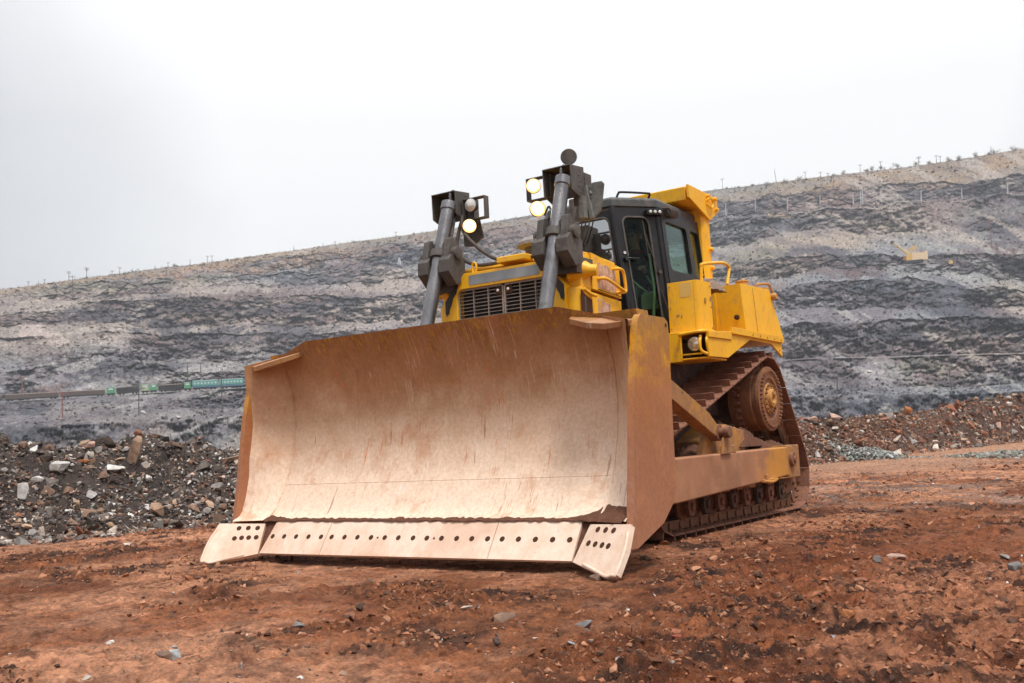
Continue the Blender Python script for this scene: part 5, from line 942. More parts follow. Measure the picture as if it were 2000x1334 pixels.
# tanks, fenders
for s in (1, -1):
    q = MB(); q.prism([(-3.38, s * 0.96), (-3.38, s * 1.28), (-3.40, s * 1.31), (-3.71, s * 1.325), (-3.71, s * 0.96)], 'z', 2.125, 2.675)
    if s > 0:
        q.mat(1)
        for (y, z, w_, h_) in ((1.05, 2.29, 0.028, 0.03), (1.10, 2.27, 0.015, 0.04)):
            q.prism([(y, z), (y + w_, z + 0.012), (y + w_ * 1.2, z + h_), (y + w_ * .5, z + h_ * .8), (y + .004, z + h_ * 1.1)], 'x', -3.3799, -3.377)
        for z_ in (2.17, 2.40, 2.63): q.cyl((-3.379, 0.985, z_), (-3.373, 0.985, z_), 0.008, n=8); q.cyl((-3.68, 1.322, z_), (-3.68, 1.333, z_), 0.008, n=8)
        q.box(-3.3805, -3.3785, 1.262, 1.265, 2.13, 2.665)
        for (x, z) in ((-3.52, 2.44), (-3.66, 2.47), (-3.70, 2.42)): q.prism([(x, z), (x - 0.03, z - 0.01), (x - 0.045, z + 0.04), (x - .01, z + .05)], 'y', 1.32, 1.3285)
        q.mat(2); q.prism([(1.10, 2.50), (1.20, 2.50), (1.235, 2.52), (1.24, 2.655), (1.10, 2.655)], 'x', -3.3799, -3.3775)
    part(q, "battery_box", [YEL, duststeel("scuffed_paint", (0.42, 0.26, 0.06), (0.30, 0.20, 0.10), (0.22, 0.15, 0.10), 12), NM("faded_yellow", 0.6).color((0.72, 0.45, 0.12)).m], bevel=0.012)
    q = MB(); yb, yt = s * 1.39, s * 1.355; q.add([(-4.52, s * .9, 2.12), (-4.53, yb, 2.12), (-5.80, yb, 2.20), (-5.80, s * .9, 2.20), (-4.50, s * .9, 2.74), (-4.52, yt, 2.755), (-5.50, yt, 2.785), (-5.50, s * .9, 2.79)], [(0, 1, 5, 4), (1, 2, 6, 5), (2, 3, 7, 6), (3, 0, 4, 7), (4, 5, 6, 7), (3, 2, 1, 0)])
    q.box(-4.518, -4.500, s * 1.005, s * 1.05, 2.24, 2.70); q.mat(1).plate([(-4.90, s * 1.3905, 2.16), (-4.904, s * 1.3905, 2.16), (-4.904, s * 1.3595, 2.74), (-4.90, s * 1.3595, 2.74)], 0.003); q.lathe((-4.505, s * 1.30, 2.36), (1, 0, 0), [(0, 0.030), (0.03, 0.030), (0.035, 0.02)], 16)
    tk_ = part(q, "fuel_tank", [YEL, HOLE], bevel=0.012)
    q = MB(); q.cyl((-5.0, s * 1.2, 2.77), (-5.0, s * 1.2, 2.84), 0.075, n=20); q.cyl((-5.0, s * 1.2, 2.84), (-5.0, s * 1.2, 2.855), 0.085, n=20); q.tube([(-5.0, s * 1.2, 2.86), (-5.08, s * 1.2, 2.88), (-5.18, s * 1.2, 2.84)], 0.014, 8); part(q, "filler_cap", [HUBY], tk_, 0.004)
    q = MB(); q.box(-5.54, -5.40, s * 1.18, s * 1.34, 2.775, 2.81); q.tube([(-5.45, s * 1.2, 2.81), (-5.45, s * 1.22, 2.86), (-5.52, s * 1.34, 2.86), (-5.56, s * 1.36, 2.80), (-5.60, s * 1.37, 2.72)], 0.016, 8); q.lathe((-5.56, s * 1.36, 2.70), (0.2, s, 0), [(0, 0.04), (0.05, 0.045), (0.07, 0.03)], 14); part(q, "rear_lamp_mount", [HUBY], tk_, 0.004)
    q = MB(); q.tube([(-3.55, s * 1.29, 2.66), (-3.55, s * 1.30, 2.83), (-3.60, s * 1.30, 2.87), (-4.15, s * 1.30, 2.955), (-4.33, s * 1.30, 2.94), (-4.35, s * 1.30, 2.90), (-4.26, s * 1.30, 2.72)], 0.018, 10, 5); part(q, "hand_rail", [YEL])
    # fender
    q = MB()
    q.box(-5.60, -3.30, min(s * 0.55, s * 1.43), max(s * 0.55, s * 1.43), 2.10, 2.118)
    q.prism([(-3.30, 1.83), (-3.30, 2.035), (-3.90, 2.045), (-3.93, 2.10), (-5.60, 2.10), (-5.60, 1.94), (-5.22, 2.08), (-4.52, 2.085), (-3.82, 1.84)], 'y', s * 1.405, s * 1.43)
    q.box(-3.33, -3.30, min(s * 0.70, s * 1.115), max(s * 0.70, s * 1.115), 1.80, 2.10)
    q.box(-3.85, -3.33, min(s * 0.70, s * 1.40), max(s * 0.70, s * 1.40), 1.815, 1.835)
    q.prism([(-3.30, 2.035), (-3.30, 2.10), (-3.93, 2.14), (-3.93, 2.045)], 'y', s * 1.40, s * 1.445)
    q.mat(1).box(-3.62, -3.60, min(s * 1.1, s * 1.41), max(s * 1.1, s * 1.41), 1.84, 2.10)
    fn = part(q, "fender", [YEL, HOLE], bevel=0.006)
    q = MB(); q.prism([(-3.93, 2.115), (-3.93, 2.185), (-3.98, 2.19), (-5.60, 2.19), (-5.62, 2.17), (-5.62, 2.115)], 'y', s * 1.425, s * 1.455); q.mat(1)
    for k in range(5): q.cyl((-4.55 - k * 0.24, s * 1.454, 2.145), (-4.55 - k * 0.24, s * 1.462, 2.145), 0.013, n=8)
    q.cyl((-5.50, s * 1.43, 2.02), (-5.50, s * 1.438, 2.02), 0.013, n=8); part(q, "fender_rail", [YEL, HUBY], fn, 0.008)
    q = MB(); c_ = Vector((-3.36, s * 1.245, 1.985)); q.lathe(c_ - Vector((0.12, 0, 0)), (1, 0, 0), [(0, 0.05), (0.03, 0.08), (0.11, 0.088), (0.125, 0.085)], 28); hl = part(q, "headlight", [BLK], fn)
    q = MB(); q.lathe(c_ + Vector((0.004, 0, 0)), (1, 0, 0), [(0, 0.078), (0.012, 0.07), (0.022, 0.04), (0.026, 0)], 28); q.build("headlight_lens", [LENS], fn)
    q = MB(); q.tube([(-3.29, s * 1.12, 2.075), (-3.22, s * 1.14, 2.08), (-3.20, s * 1.2, 2.085), (-3.20, s * 1.34, 2.095), (-3.24, s * 1.40, 2.10), (-3.30, s * 1.41, 2.10)], 0.017, 8); q.tube([(-3.26, s * 1.36, 2.05), (-3.22, s * 1.365, 2.0), (-3.22, s * 1.365, 1.92), (-3.24, s * 1.385, 1.88), (-3.27, s * 1.42, 1.86)], 0.017, 8); q.tube([(-3.26, s * 1.425, 2.03), (-3.24, s * 1.43, 1.99), (-3.26, s * 1.43, 1.92), (-3.28, s * 1.43, 1.88)], 0.012, 8); q.box(-3.30, -3.24, min(s * 1.13, s * 1.35), max(s * 1.13, s * 1.35), 1.862, 1.875); part(q, "headlight_guard", [YEL], fn, 0.0)
# rag and bundle lying between tank and post
q = MB(); rnd = random.Random(4); gv = []; nn_ = 14
for i in range(nn_):
    for j in range(nn_): u_ = (i / (nn_ - 1) - .5) * 2; v_ = (j / (nn_ - 1) - .5) * 2; gv.append((-4.02 + u_ * 0.22, 1.16 + v_ * 0.14, 2.62 + 0.15 * max(0, (1 - u_ * u_) * (1 - v_ * v_)) ** 0.5 + 0.02 * rnd.random()))
q.add(gv, [(i * nn_ + j, (i + 1) * nn_ + j, (i + 1) * nn_ + j + 1, i * nn_ + j + 1) for i in range(nn_ - 1) for j in range(nn_ - 1)])
rag = q.build("rag", [duststeel("dusty_cloth", (0.33, 0.25, 0.19), (0.27, 0.19, 0.15), (0.15, 0.10, 0.08), 9, 0.95)]); tag(rag, "crumpled dusty brown rag lying beside the fuel tank under the hand rail", "rag")
# ------------------------------------------------------------------ operator
def skin_body(name, verts, edges, radii, mat, root=0, sub=1):
    me = bpy.data.meshes.new(name); me.from_pydata([Vector(v) for v in verts], edges, []); o = bpy.data.objects.new(name, me); sc.collection.objects.link(o)
    sk = o.modifiers.new("skin", 'SKIN'); sk.use_smooth_shade = True
    for i, r in enumerate(radii):
        sv = me.skin_vertices[0].data[i]; sv.radius = r if isinstance(r, tuple) else (r, r); sv.use_root = (i == root)
    ss = o.modifiers.new("sub", 'SUBSURF'); ss.levels = sub; ss.render_levels = sub + 1; me.materials.append(mat); return o
SKIN = NM("skin", 0.55).color((0.42, 0.22, 0.15)).m; CLOTH = duststeel("dark_work_jacket", (0.035, 0.035, 0.038), (0.055, 0.05, 0.05), (0.025, 0.025, 0.03), 8, 0.95)
TROU = duststeel("olive_work_trousers", (0.075, 0.075, 0.05), (0.05, 0.05, 0.04), (0.09, 0.08, 0.06), 8, 0.95); CAPM = NM("dark_cap", 0.9).color((0.03, 0.025, 0.025)).m; REDM = NM("dark_red_scarf", 0.9).color((0.22, 0.03, 0.02)).m
OX, OY, OZ = -4.10, 0.27, 2.66            # hips on the seat
P_ = lambda x, y, z: (OX + x, OY + y, OZ + z)
V = [P_(0, 0, 0), P_(-0.01, 0, 0.16), P_(-0.01, 0, 0.34), P_(0.02, 0, 0.49), P_(0.04, 0, 0.57), P_(0.065, 0, 0.64), P_(0.075, 0, 0.745), P_(0.07, 0, 0.80)]
E_ = [(i, i + 1) for i in range(7)]; Rr_ = [(0.17, 0.12), (0.15, 0.11), (0.17, 0.12), (0.10, 0.08), (0.055, 0.055), (0.062, 0.068), (0.078, 0.095), (0.05, 0.06)]
def chain(pts, rad, at):
    k = at
    for p, r in zip(pts, rad): V.append(p); Rr_.append(r); E_.append((k, len(V) - 1)); k = len(V) - 1
    return k
for s in (1, -1):
    hand = P_(0.38, 0.26, 0.29) if s > 0 else P_(0.44, -0.16, 0.26)
    k = chain([P_(0.0, s * 0.19, 0.45), P_(0.06, s * 0.25, 0.20), P_(0.28, s * (0.24 if s > 0 else 0.2), 0.20), hand], [0.062, 0.047, 0.038, (0.04, 0.026)], 2)
    for j in range(4):
        y = hand[1] + (j - 1.5) * 0.021; L_f = (0.028, 0.034, 0.033, 0.026)[j]
        chain([(hand[0] + 0.045, y, hand[2] + 0.012), (hand[0] + 0.045 + L_f, y, hand[2] - 0.004), (hand[0] + 0.04 + L_f * 0.8, y, hand[2] - 0.035)], [0.0105, 0.0095, 0.0085], k)
    chain([(hand[0] + 0.012, hand[1] - s * 0.045, hand[2] - 0.002), (hand[0] + 0.045, hand[1] - s * 0.052, hand[2] - 0.022)], [0.012, 0.010], k)
    chain([P_(0.10, s * 0.10, -0.02), P_(0.45, s * 0.14, 0.03), P_(0.47, s * 0.14, -0.40), P_(0.60, s * 0.15, -0.44)], [0.085, 0.062, 0.045, 0.035], 0)
V[6] = P_(0.085, 0, 0.745)
person = skin_body("person", V, E_, Rr_, SKIN); tag(person, "operator in dark jacket and cap seated behind the cab door glass", "person")
def wear(name, mb, mat): o = mb.build(name, [mat]); o.parent = person; return o
def tubeclothes(name, pts, rad, mat, n=14):
    mb = MB(); P = [Vector(p) for p in pts]; mb.tube(P, rad, n, 1); return wear(name, mb, mat)
mb = MB()
for (z, rx, ry, x) in (): pass
vs = []; n = 20; prof_j = [(-0.04, 0.135, 0.185, 0.0), (0.08, 0.13, 0.175, 0.0), (0.22, 0.135, 0.19, -0.01), (0.36, 0.14, 0.215, -0.005), (0.46, 0.115, 0.205, 0.0), (0.52, 0.085, 0.12, 0.02), (0.555, 0.07, 0.075, 0.035)]
for z, rx, ry, x in prof_j: vs += [P_(x + rx * math.cos(2 * math.pi * i / n), ry * math.sin(2 * math.pi * i / n), z) for i in range(n)]
mb.add(vs, [(k * n + i, k * n + (i + 1) % n, (k + 1) * n + (i + 1) % n, (k + 1) * n + i) for k in range(len(prof_j) - 1) for i in range(n)])
for s in (1, -1):
    hand = P_(0.38, 0.26, 0.29) if s > 0 else P_(0.44, -0.16, 0.26); el_ = P_(0.28, s * (0.24 if s > 0 else 0.2), 0.20)
    mb.tube([P_(0.0, s * 0.16, 0.47), P_(0.01, s * 0.22, 0.42), P_(0.06, s * 0.255, 0.20), P_(0.09, s * 0.25, 0.17), el_, tuple(Vector(el_).lerp(Vector(hand), 0.62))], [0.075, 0.078, 0.064, 0.060, 0.050, 0.045], 12, 1)
wear("jacket", mb, CLOTH)
mb = MB()
for s in (1, -1): mb.tube([P_(0.02, s * 0.08, -0.01), P_(0.2, s * 0.12, 0.02), P_(0.45, s * 0.14, 0.035), P_(0.485, s * 0.14, -0.02), P_(0.475, s * 0.14, -0.36)], [0.105, 0.096, 0.075, 0.07, 0.058], 12, 1)
wear("trousers", mb, TROU)
mb = MB(); mb.lathe(P_(0.072, 0, 0.795), (0.02, 0, 1), [(0, 0.102), (0.03, 0.103), (0.07, 0.088), (0.10, 0.05), (0.108, 0.0)], 20); mb.prism([(OX + 0.15, OY - 0.075), (OX + 0.235, OY - 0.05), (OX + 0.25, OY), (OX + 0.235, OY + 0.05), (OX + 0.15, OY + 0.075)], 'z', OZ + 0.795, OZ + 0.806); wear("cap", mb, CAPM)
mb = MB(); mb.lathe(P_(0.03, 0, 0.535), (0.12, 0, 1), [(0, 0.085), (0.03, 0.088), (0.05, 0.075), (0.055, 0.06)], 18); wear("scarf", mb, REDM)
mb = MB()
for y in (-0.032, 0.032): mb.lathe(P_(0.170, y, 0.735), (1, 0, 0), [(0, 0.013), (0.006, 0.011), (0.010, 0.0)], 10)
wear("eyes", mb, CAPM)
mb = MB(); mb.add([P_(0.165, -0.014, 0.69), P_(0.165, 0.014, 0.69), P_(0.205, 0, 0.695), P_(0.172, 0, 0.745)], [(0, 1, 2), (0, 2, 3), (1, 3, 2)]); mb.box(OX + 0.160, OX + 0.172, OY - 0.022, OY + 0.022, OZ + 0.662, OZ + 0.670)
for s in (1, -1): mb.lathe(P_(0.07, s * 0.082, 0.73), (0, s, 0), [(0, 0.024), (0.012, 0.028), (0.016, 0.012)], 10)
wear("nose", mb, SKIN)

# ------------------------------------------------------------------ rocks
ROCKM = NM("loose_rock", 0.9, spec=0.25); _c = ROCKM.attr(); _n = ROCKM.noise(9, 6, 0.7); _c = ROCKM.mix(ROCKM.step(_n, 0.35, 0.68), ROCKM.mix(1.0, _c, (0.66, 0.63, 0.61), 'MULTIPLY'), ROCKM.mix(1.0, _c, (1.28, 1.26, 1.22), 'MULTIPLY'))
ROCKM.color(_c); ROCKM.bump(ROCKM.noise(22, 6, 0.7), 0.5, 0.02); ROCKM = ROCKM.m
def hull(seed, flat=0.6, n=15, box=0.5, bev=True):
    rnd = np.random.default_rng(seed); p = rnd.normal(size=(n, 3)); p /= np.linalg.norm(p, axis=1)[:, None]; p *= rnd.uniform(0.75, 1, (n, 1)); p = np.sign(p) * np.abs(p) ** (1 - 0.45 * box); p *= np.array([1, 0.75, flat])
    bm = bmesh.new()
    for q in p: bm.verts.new(q)
    r = bmesh.ops.convex_hull(bm, input=bm.verts); bmesh.ops.delete(bm, geom=[v for v in bm.verts if not v.link_faces], context='VERTS')
    if bev: bmesh.ops.bevel(bm, geom=list(bm.edges), offset=0.03, segments=1, affect='EDGES', profile=0.7)
    bmesh.ops.triangulate(bm, faces=bm.faces); bm.verts.index_update()
    v = np.array([tuple(x.co) for x in bm.verts]); f = np.array([[x.index for x in q.verts] for q in bm.faces]); bm.free(); v /= np.abs(v[:, 0]).max(); return v, f
HULLS = [hull(100 + i, 0.35 + 0.05 * (i % 9), 12 + i % 7, (i % 3) / 2) for i in range(20)]
CHIPS = [hull(300 + i, 0.30 + 0.05 * (i % 8), 8 + i % 5, (i % 4) / 3, False) for i in range(24)]
def rot3(a, b, c):
    ca, sa, cb, sb, cc, s_c = np.cos(a), np.sin(a), np.cos(b), np.sin(b), np.cos(c), np.sin(c)
    Rz = np.stack([ca, -sa, 0 * a, sa, ca, 0 * a, 0 * a, 0 * a, 1 + 0 * a], -1).reshape(-1, 3, 3); Ry = np.stack([cb, 0 * b, sb, 0 * b, 1 + 0 * b, 0 * b, -sb, 0 * b, cb], -1).reshape(-1, 3, 3); Rx = np.stack([1 + 0 * c, 0 * c, 0 * c, 0 * c, cc, -s_c, 0 * c, s_c, cc], -1).reshape(-1, 3, 3)
    return Rz @ Ry @ Rx
def rocks_mesh(name, pos, size, colr, tilt, seed, mat=None, HULLS=CHIPS):
    rnd = np.random.default_rng(seed); n = len(pos); R3 = rot3(rnd.uniform(0, 6.28, n), rnd.normal(0, tilt, n), rnd.normal(0, tilt, n)); which = rnd.integers(0, len(HULLS), n); VV = []; FF = []; CC = []; o = 0
    asp = rnd.uniform(0.6, 1.3, (n, 3))
    for h_i, (v, f) in enumerate(HULLS):
        idx = np.nonzero(which == h_i)[0]
        if not len(idx): continue
        q = np.einsum('nij,nkj->nki', R3[idx], v[None] * asp[idx][:, None]) * size[idx][:, None, None] + pos[idx][:, None]
        VV.append(q.reshape(-1, 3)); FF.append((f[None] + (np.arange(len(idx)) * len(v))[:, None, None]).reshape(-1, 3) + o); CC.append(np.repeat(colr[idx], len(v), 0)); o += len(idx) * len(v)
    VV = np.concatenate(VV); FF = np.concatenate(FF); CC = np.concatenate(CC); me = bpy.data.meshes.new(name)
    me.vertices.add(len(VV)); me.vertices.foreach_set("co", VV.reshape(-1).astype(np.float32)); me.loops.add(FF.size); me.loops.foreach_set("vertex_index", FF.reshape(-1).astype(np.int32)); me.polygons.add(len(FF)); me.polygons.foreach_set("loop_start", np.arange(0, FF.size, 3, dtype=np.int32)); me.polygons.foreach_set("use_smooth", np.zeros(len(FF), dtype=bool)); me.update(calc_edges=True)
    a = me.color_attributes.new("Col", 'FLOAT_COLOR', 'POINT'); a.data.foreach_set("color", np.concatenate([CC, np.ones((len(CC), 1))], 1).reshape(-1).astype(np.float32)); me.materials.append(mat or ROCKM)
    ob = bpy.data.objects.new(name, me); sc.collection.objects.link(ob); return ob
RC = dict(white=(.60,.59,.58), pale=(.47,.41,.36), grey=(.27,.25,.24), darkgrey=(.125,.108,.10), brown=(.21,.135,.10), redbrown=(.24,.105,.065), orange=(.42,.17,.07), tan=(.36,.25,.18), pink=(.45,.30,.25), red=(.26,.07,.045), dark=(.078,.060,.053), paleblue=(.40,.42,.44), darkbrown=(.11,.065,.05), redb=(.30,.12,.07), greyb=(.20,.19,.19), green=(.24,.27,.24))
def pick(rnd, n, table):
    ks = list(table); p = np.array([table[k] for k in ks], float); p /= p.sum(); c = np.array([RC[k] for k in ks])[rnd.choice(len(ks), n, p=p)]; return c * rnd.uniform(0.7, 1.25, (n, 1))
rnd = np.random.default_rng(3)
def scatter(n, a0, a1, dmin, dmax, smin, smax, power, table, name, label, group_k=True, bury=0.25, tilt=0.5, seed=1):
    a = rnd.uniform(a0, a1, n); T = np.interp(a, BERM_AZ, BERM_T); k = T / 16; d = dmin + (dmax - dmin) * rnd.random(n) ** 1.3; rho = T + d * k ** 0.6
    s = np.minimum(smin * np.exp(np.abs(rnd.normal(size=n)) * power), smax); s = s * k ** 0.75 * 0.5; x_, y_ = lookdir(a); X_ = CAM.x + rho * x_; Y_ = CAM.y + rho * y_; z = ground_h(X_, Y_)[0]
    o = rocks_mesh(name, np.stack([X_, Y_, z + s * (0.35 - bury)], 1), s, pick(rnd, n, table), tilt, seed); tag(o, label, "rubble", kind="stuff"); return o
LT = dict(grey=4, darkgrey=6, brown=5, redbrown=.6, pale=2.0, white=1.2, pink=.6, dark=4, tan=1.2)
RT = dict(grey=.8, darkgrey=1.5, brown=6, redbrown=5, pale=1.2, white=0.4, tan=2.5, pink=1.2, dark=2, orange=.8)
scatter(60000, -34, 8, -0.35, 7.5, 0.026, 0.40, 0.78, LT, "rubble", "loose grey and brown rubble heaped along the left edge of the dirt road", seed=21)
scatter(52000, 8, 34, -0.35, 7.5, 0.026, 0.34, 0.72, RT, "rubble", "reddish rubble heaped along the right edge of the dirt road", seed=22)
# broken clods of the road's own soil
n = 90000; a = rnd.uniform(-33, 32, n); rho = np.exp(rnd.uniform(np.log(1.7), np.log(30), n)); T = np.interp(a, BERM_AZ, BERM_T); ok = rho < T + 0.2; a = a[ok]; rho = rho[ok]; n = len(a); x_, y_ = lookdir(a); X_ = CAM.x + rho * x_; Y_ = CAM.y + rho * y_
ok = sst(0.42, 0.62, fbm(X_ * 0.9 + 3, Y_ * 1.1, 4, 16)) + rnd.uniform(-0.35, 0.35, n) > 0.32; ok &= ~((X_ < -1.5) & (X_ > -6.8) & (np.abs(Y_) < 1.5)); X_, Y_, rho = X_[ok], Y_[ok], rho[ok]; n = len(X_); s = (0.0045 + 0.026 * rnd.random(n) ** 6) * (rho / 6) ** 0.5
cc = np.array([[0.30, 0.125, 0.065], [0.20, 0.085, 0.048], [0.40, 0.20, 0.12], [0.11, 0.058, 0.04]])[rnd.choice(4, n, p=[.35, .25, .2, .2])] * rnd.uniform(0.75, 1.2, (n, 1)); o = rocks_mesh("dirt_clods", np.stack([X_, Y_, ground_h(X_, Y_)[0] + s * 0.1], 1), s, cc, 0.6, 15); tag(o, "crumbled red soil clods strewn over the road", "soil", kind="stuff")
# grit and small stones lying on the road, and a patch of grey-green gravel far right
n = 9000; a = rnd.uniform(-33, 32, n); rho = np.exp(rnd.uniform(np.log(1.6), np.log(34), n)); T = np.interp(a, BERM_AZ, BERM_T); ok = rho < T + 0.5; a = a[ok]; rho = rho[ok]; n = len(a); x_, y_ = lookdir(a); X_ = CAM.x + rho * x_; Y_ = CAM.y + rho * y_
cl = fbm(X_ * 1.1, Y_ * 1.1, 3, 77); ok = (cl + rnd.uniform(-0.12, 0.12, n)) > 0.52; X_, Y_, rho = X_[ok], Y_[ok], rho[ok]; n = len(X_); s = (0.0035 + 0.022 * rnd.random(n) ** 4) * (rho / 6) ** 0.35
ok = ~((np.abs(X_ + 4) < 2.4) & (np.abs(Y_) < 1.5)); X_, Y_, s = X_[ok], Y_[ok], s[ok]; n = len(X_)
o = rocks_mesh("pebbles", np.stack([X_, Y_, ground_h(X_, Y_)[0] + s * 0.15], 1), s, pick(rnd, n, dict(redbrown=4, orange=3, brown=3, tan=2, pale=1.0, grey=1.2, paleblue=.5, white=.5, dark=1.2)), 0.4, 5); tag(o, "small stones and grit strewn over the red dirt road", "stones", kind="stuff")
n = 1800; X_ = rnd.normal(-31.0, 1.1, n); Y_ = 0.25 + rnd.normal(0, .8, n) + (X_ + 31) * 0.42; s = 0.035 + 0.07 * rnd.random(n) ** 2; o = rocks_mesh("gravel", np.stack([X_, Y_, ground_h(X_, Y_)[0] + s * 0.3 + 0.12 * np.exp(-((X_ + 31.0) ** 2 / 3 + (Y_ - 0.25) ** 2 / 2))], 1), s, pick(rnd, n, dict(green=4, grey=3, pale=1)), 0.5, 6); tag(o, "patch of grey green crushed gravel on the road at the right edge", "gravel", kind="stuff")
n = 1800; gx, gy = lookdir(19.13); g0 = np.array([CAM.x + 39.4 * gx, CAM.y + 39.4 * gy]); X_ = g0[0] + rnd.normal(0, 0.55, n); Y_ = g0[1] + rnd.normal(0, 0.7, n); s = 0.03 + 0.06 * rnd.random(n) ** 2; o = rocks_mesh("gravel_heap", np.stack([X_, Y_, ground_h(X_, Y_)[0] + 0.45 * np.exp(-((X_ - g0[0]) ** 2 + (Y_ - g0[1]) ** 2) / 1.0) * rnd.random(n) ** 0.4], 1), s, pick(rnd, n, dict(green=4, paleblue=2, grey=2)), 0.5, 9); tag(o, "small heap of pale green grey gravel at the foot of the right bank", "gravel", kind="stuff")
# stones one can point at
def stone(name, loc, w_, h_, key, seed, label, tilt=(0, 0, 0), flat=None, group=None, depth=None):
    v, f = HULLS[seed % len(HULLS)]; v = v / np.abs(v).max(0); r = rot3(np.array([tilt[0]]), np.array([tilt[1]]), np.array([tilt[2]]))[0]
    q = (v * np.array([w_ / 2, (depth or w_ * 0.8) / 2, h_ / 2])) @ r.T; me = bpy.data.meshes.new(name); me.from_pydata([tuple(p) for p in q], [], [tuple(map(int, t)) for t in f]); me.polygons.foreach_set("use_smooth", [False] * len(me.polygons))
    c = np.array(RC[key]); cc = np.tile(np.append(c, 1), (len(q), 1)); nn = vn(q[:, 0] * 6 / w_ + seed, q[:, 2] * 6 / w_, seed); cc[:, :3] *= (0.75 + 0.5 * nn)[:, None]
    a = me.color_attributes.new("Col", 'FLOAT_COLOR', 'POINT'); a.data.foreach_set("color", cc.reshape(-1).astype(np.float32)); me.materials.append(ROCKM); o = bpy.data.objects.new(name, me); sc.collection.objects.link(o); o.location = loc
    tag(o, label, "stone" if w_ < 0.2 else "boulder", group); return o
FG = [('darkbrown', 1.90, 1.23, .092, .075, "dark brown block-shaped stone standing behind the reddish one ahead of the blade"), ('redbrown', 2.26, 1.48, .092, .06, "reddish wedge-shaped stone next to the dark block ahead of the blade"), ('orange', 1.18, 3.96, .087, .06, "single orange pointed stone alone on the dirt, lower right"), ('grey', -1.44, 4.33, .10, .05, "lone rounded grey stone near the right edge of the picture"), ('grey', -.21, 4.45, .11, .05, "flat grey stone on the left of the cluster at the right edge"), ('white', -.1, 4.53, .05, .03, "small white pebble in front of the grey stone cluster at the right edge"), ('greyb', -.47, 4.54, .11, .07, "tall grey stone at the back of the cluster at the right edge"), ('pale', -1.09, -5.29, .22, .07, "low pale beige stone on the road left of the blade tip"), ('paleblue', 3.40, 1.42, .075, .045, "pale bluish stone in the lower left foreground"), ('brown', 3.50, 1.46, .085, .055, "brown stone touching the pale bluish one in the lower left foreground"), ('brown', .29, 1.97, .11, .07, "brown flat-topped stone just in front of the right end bit"), ('pale', 1.64, 1.86, .114, .03, "flat pale slab embedded in the smooth dirt below the blade"), ('brown', 1.87, 2.27, .133, .05, "brown mound-shaped stone in the middle foreground"), ('paleblue', 3.21, 1.16, .06, .03, "small pale blue chip behind the bluish stone, lower left"), ('greyb', 2.58, 1.39, .09, .04, "grey stone on top of the small stone heap, lower centre left"), ('pink', 2.71, 1.55, .075, .04, "pinkish stone in front of the small stone heap, lower centre left"), ('red', 1.96, 3.36, .075, .035, "dark red stone on the right of the middle foreground"), ('redb', 1.85, 3.30, .07, .035, "rusty red stone directly behind the dark red one"), ('greyb', 1.87, 2.78, .11, .045, "blue grey stone in the gravelly spot right of centre"), ('darkgrey', 2.34, 3.54, .04, .02, "small dark grey pebble low in the right foreground"), ('redbrown', -.18, 3.66, .10, .045, "reddish flat stone in the shallow rut, right foreground"), ('pink', -1.16, 3.67, .16, .06, "large pale pink stone half sunk by the rut on the right"), ('greyb', -.93, 3.58, .09, .06, "rounded blue grey stone beside the pale pink one by the rut"), ('orange', -1.71, 1.55, .09, .06, "orange clod lying close beside the track, behind the blade")]
for i, (k, x, y, w_, h_, lb) in enumerate(FG):
    z = float(ground_h(np.array([x]), np.array([y]))[0][0]); stone("stone", (x, y, z + h_ * 0.22), w_, h_, k, i * 3 + 1, lb, tilt=(0.5 + i, 0.1, 0.1), group="single stones on the dirt road")
x, y = 2.46, 2.62; z = float(ground_h(np.array([x]), np.array([y]))[0][0]); mb = MB(); mb.tube([(x - .07, y - .05, z + .012), (x - .02, y, z + .022), (x + .03, y + .03, z + .018), (x + .075, y + .085, z + .026)], [.010, .014, .012, .007], 7, 1); st = mb.build("stick", [duststeel("wet_bark", (.05, .03, .025), (.08, .05, .04), (.03, .02, .018), 12, .6)]); tag(st, "short dark brown stick lying on the dirt in the middle foreground", "stick", "")
if "group" in st: del st["group"]
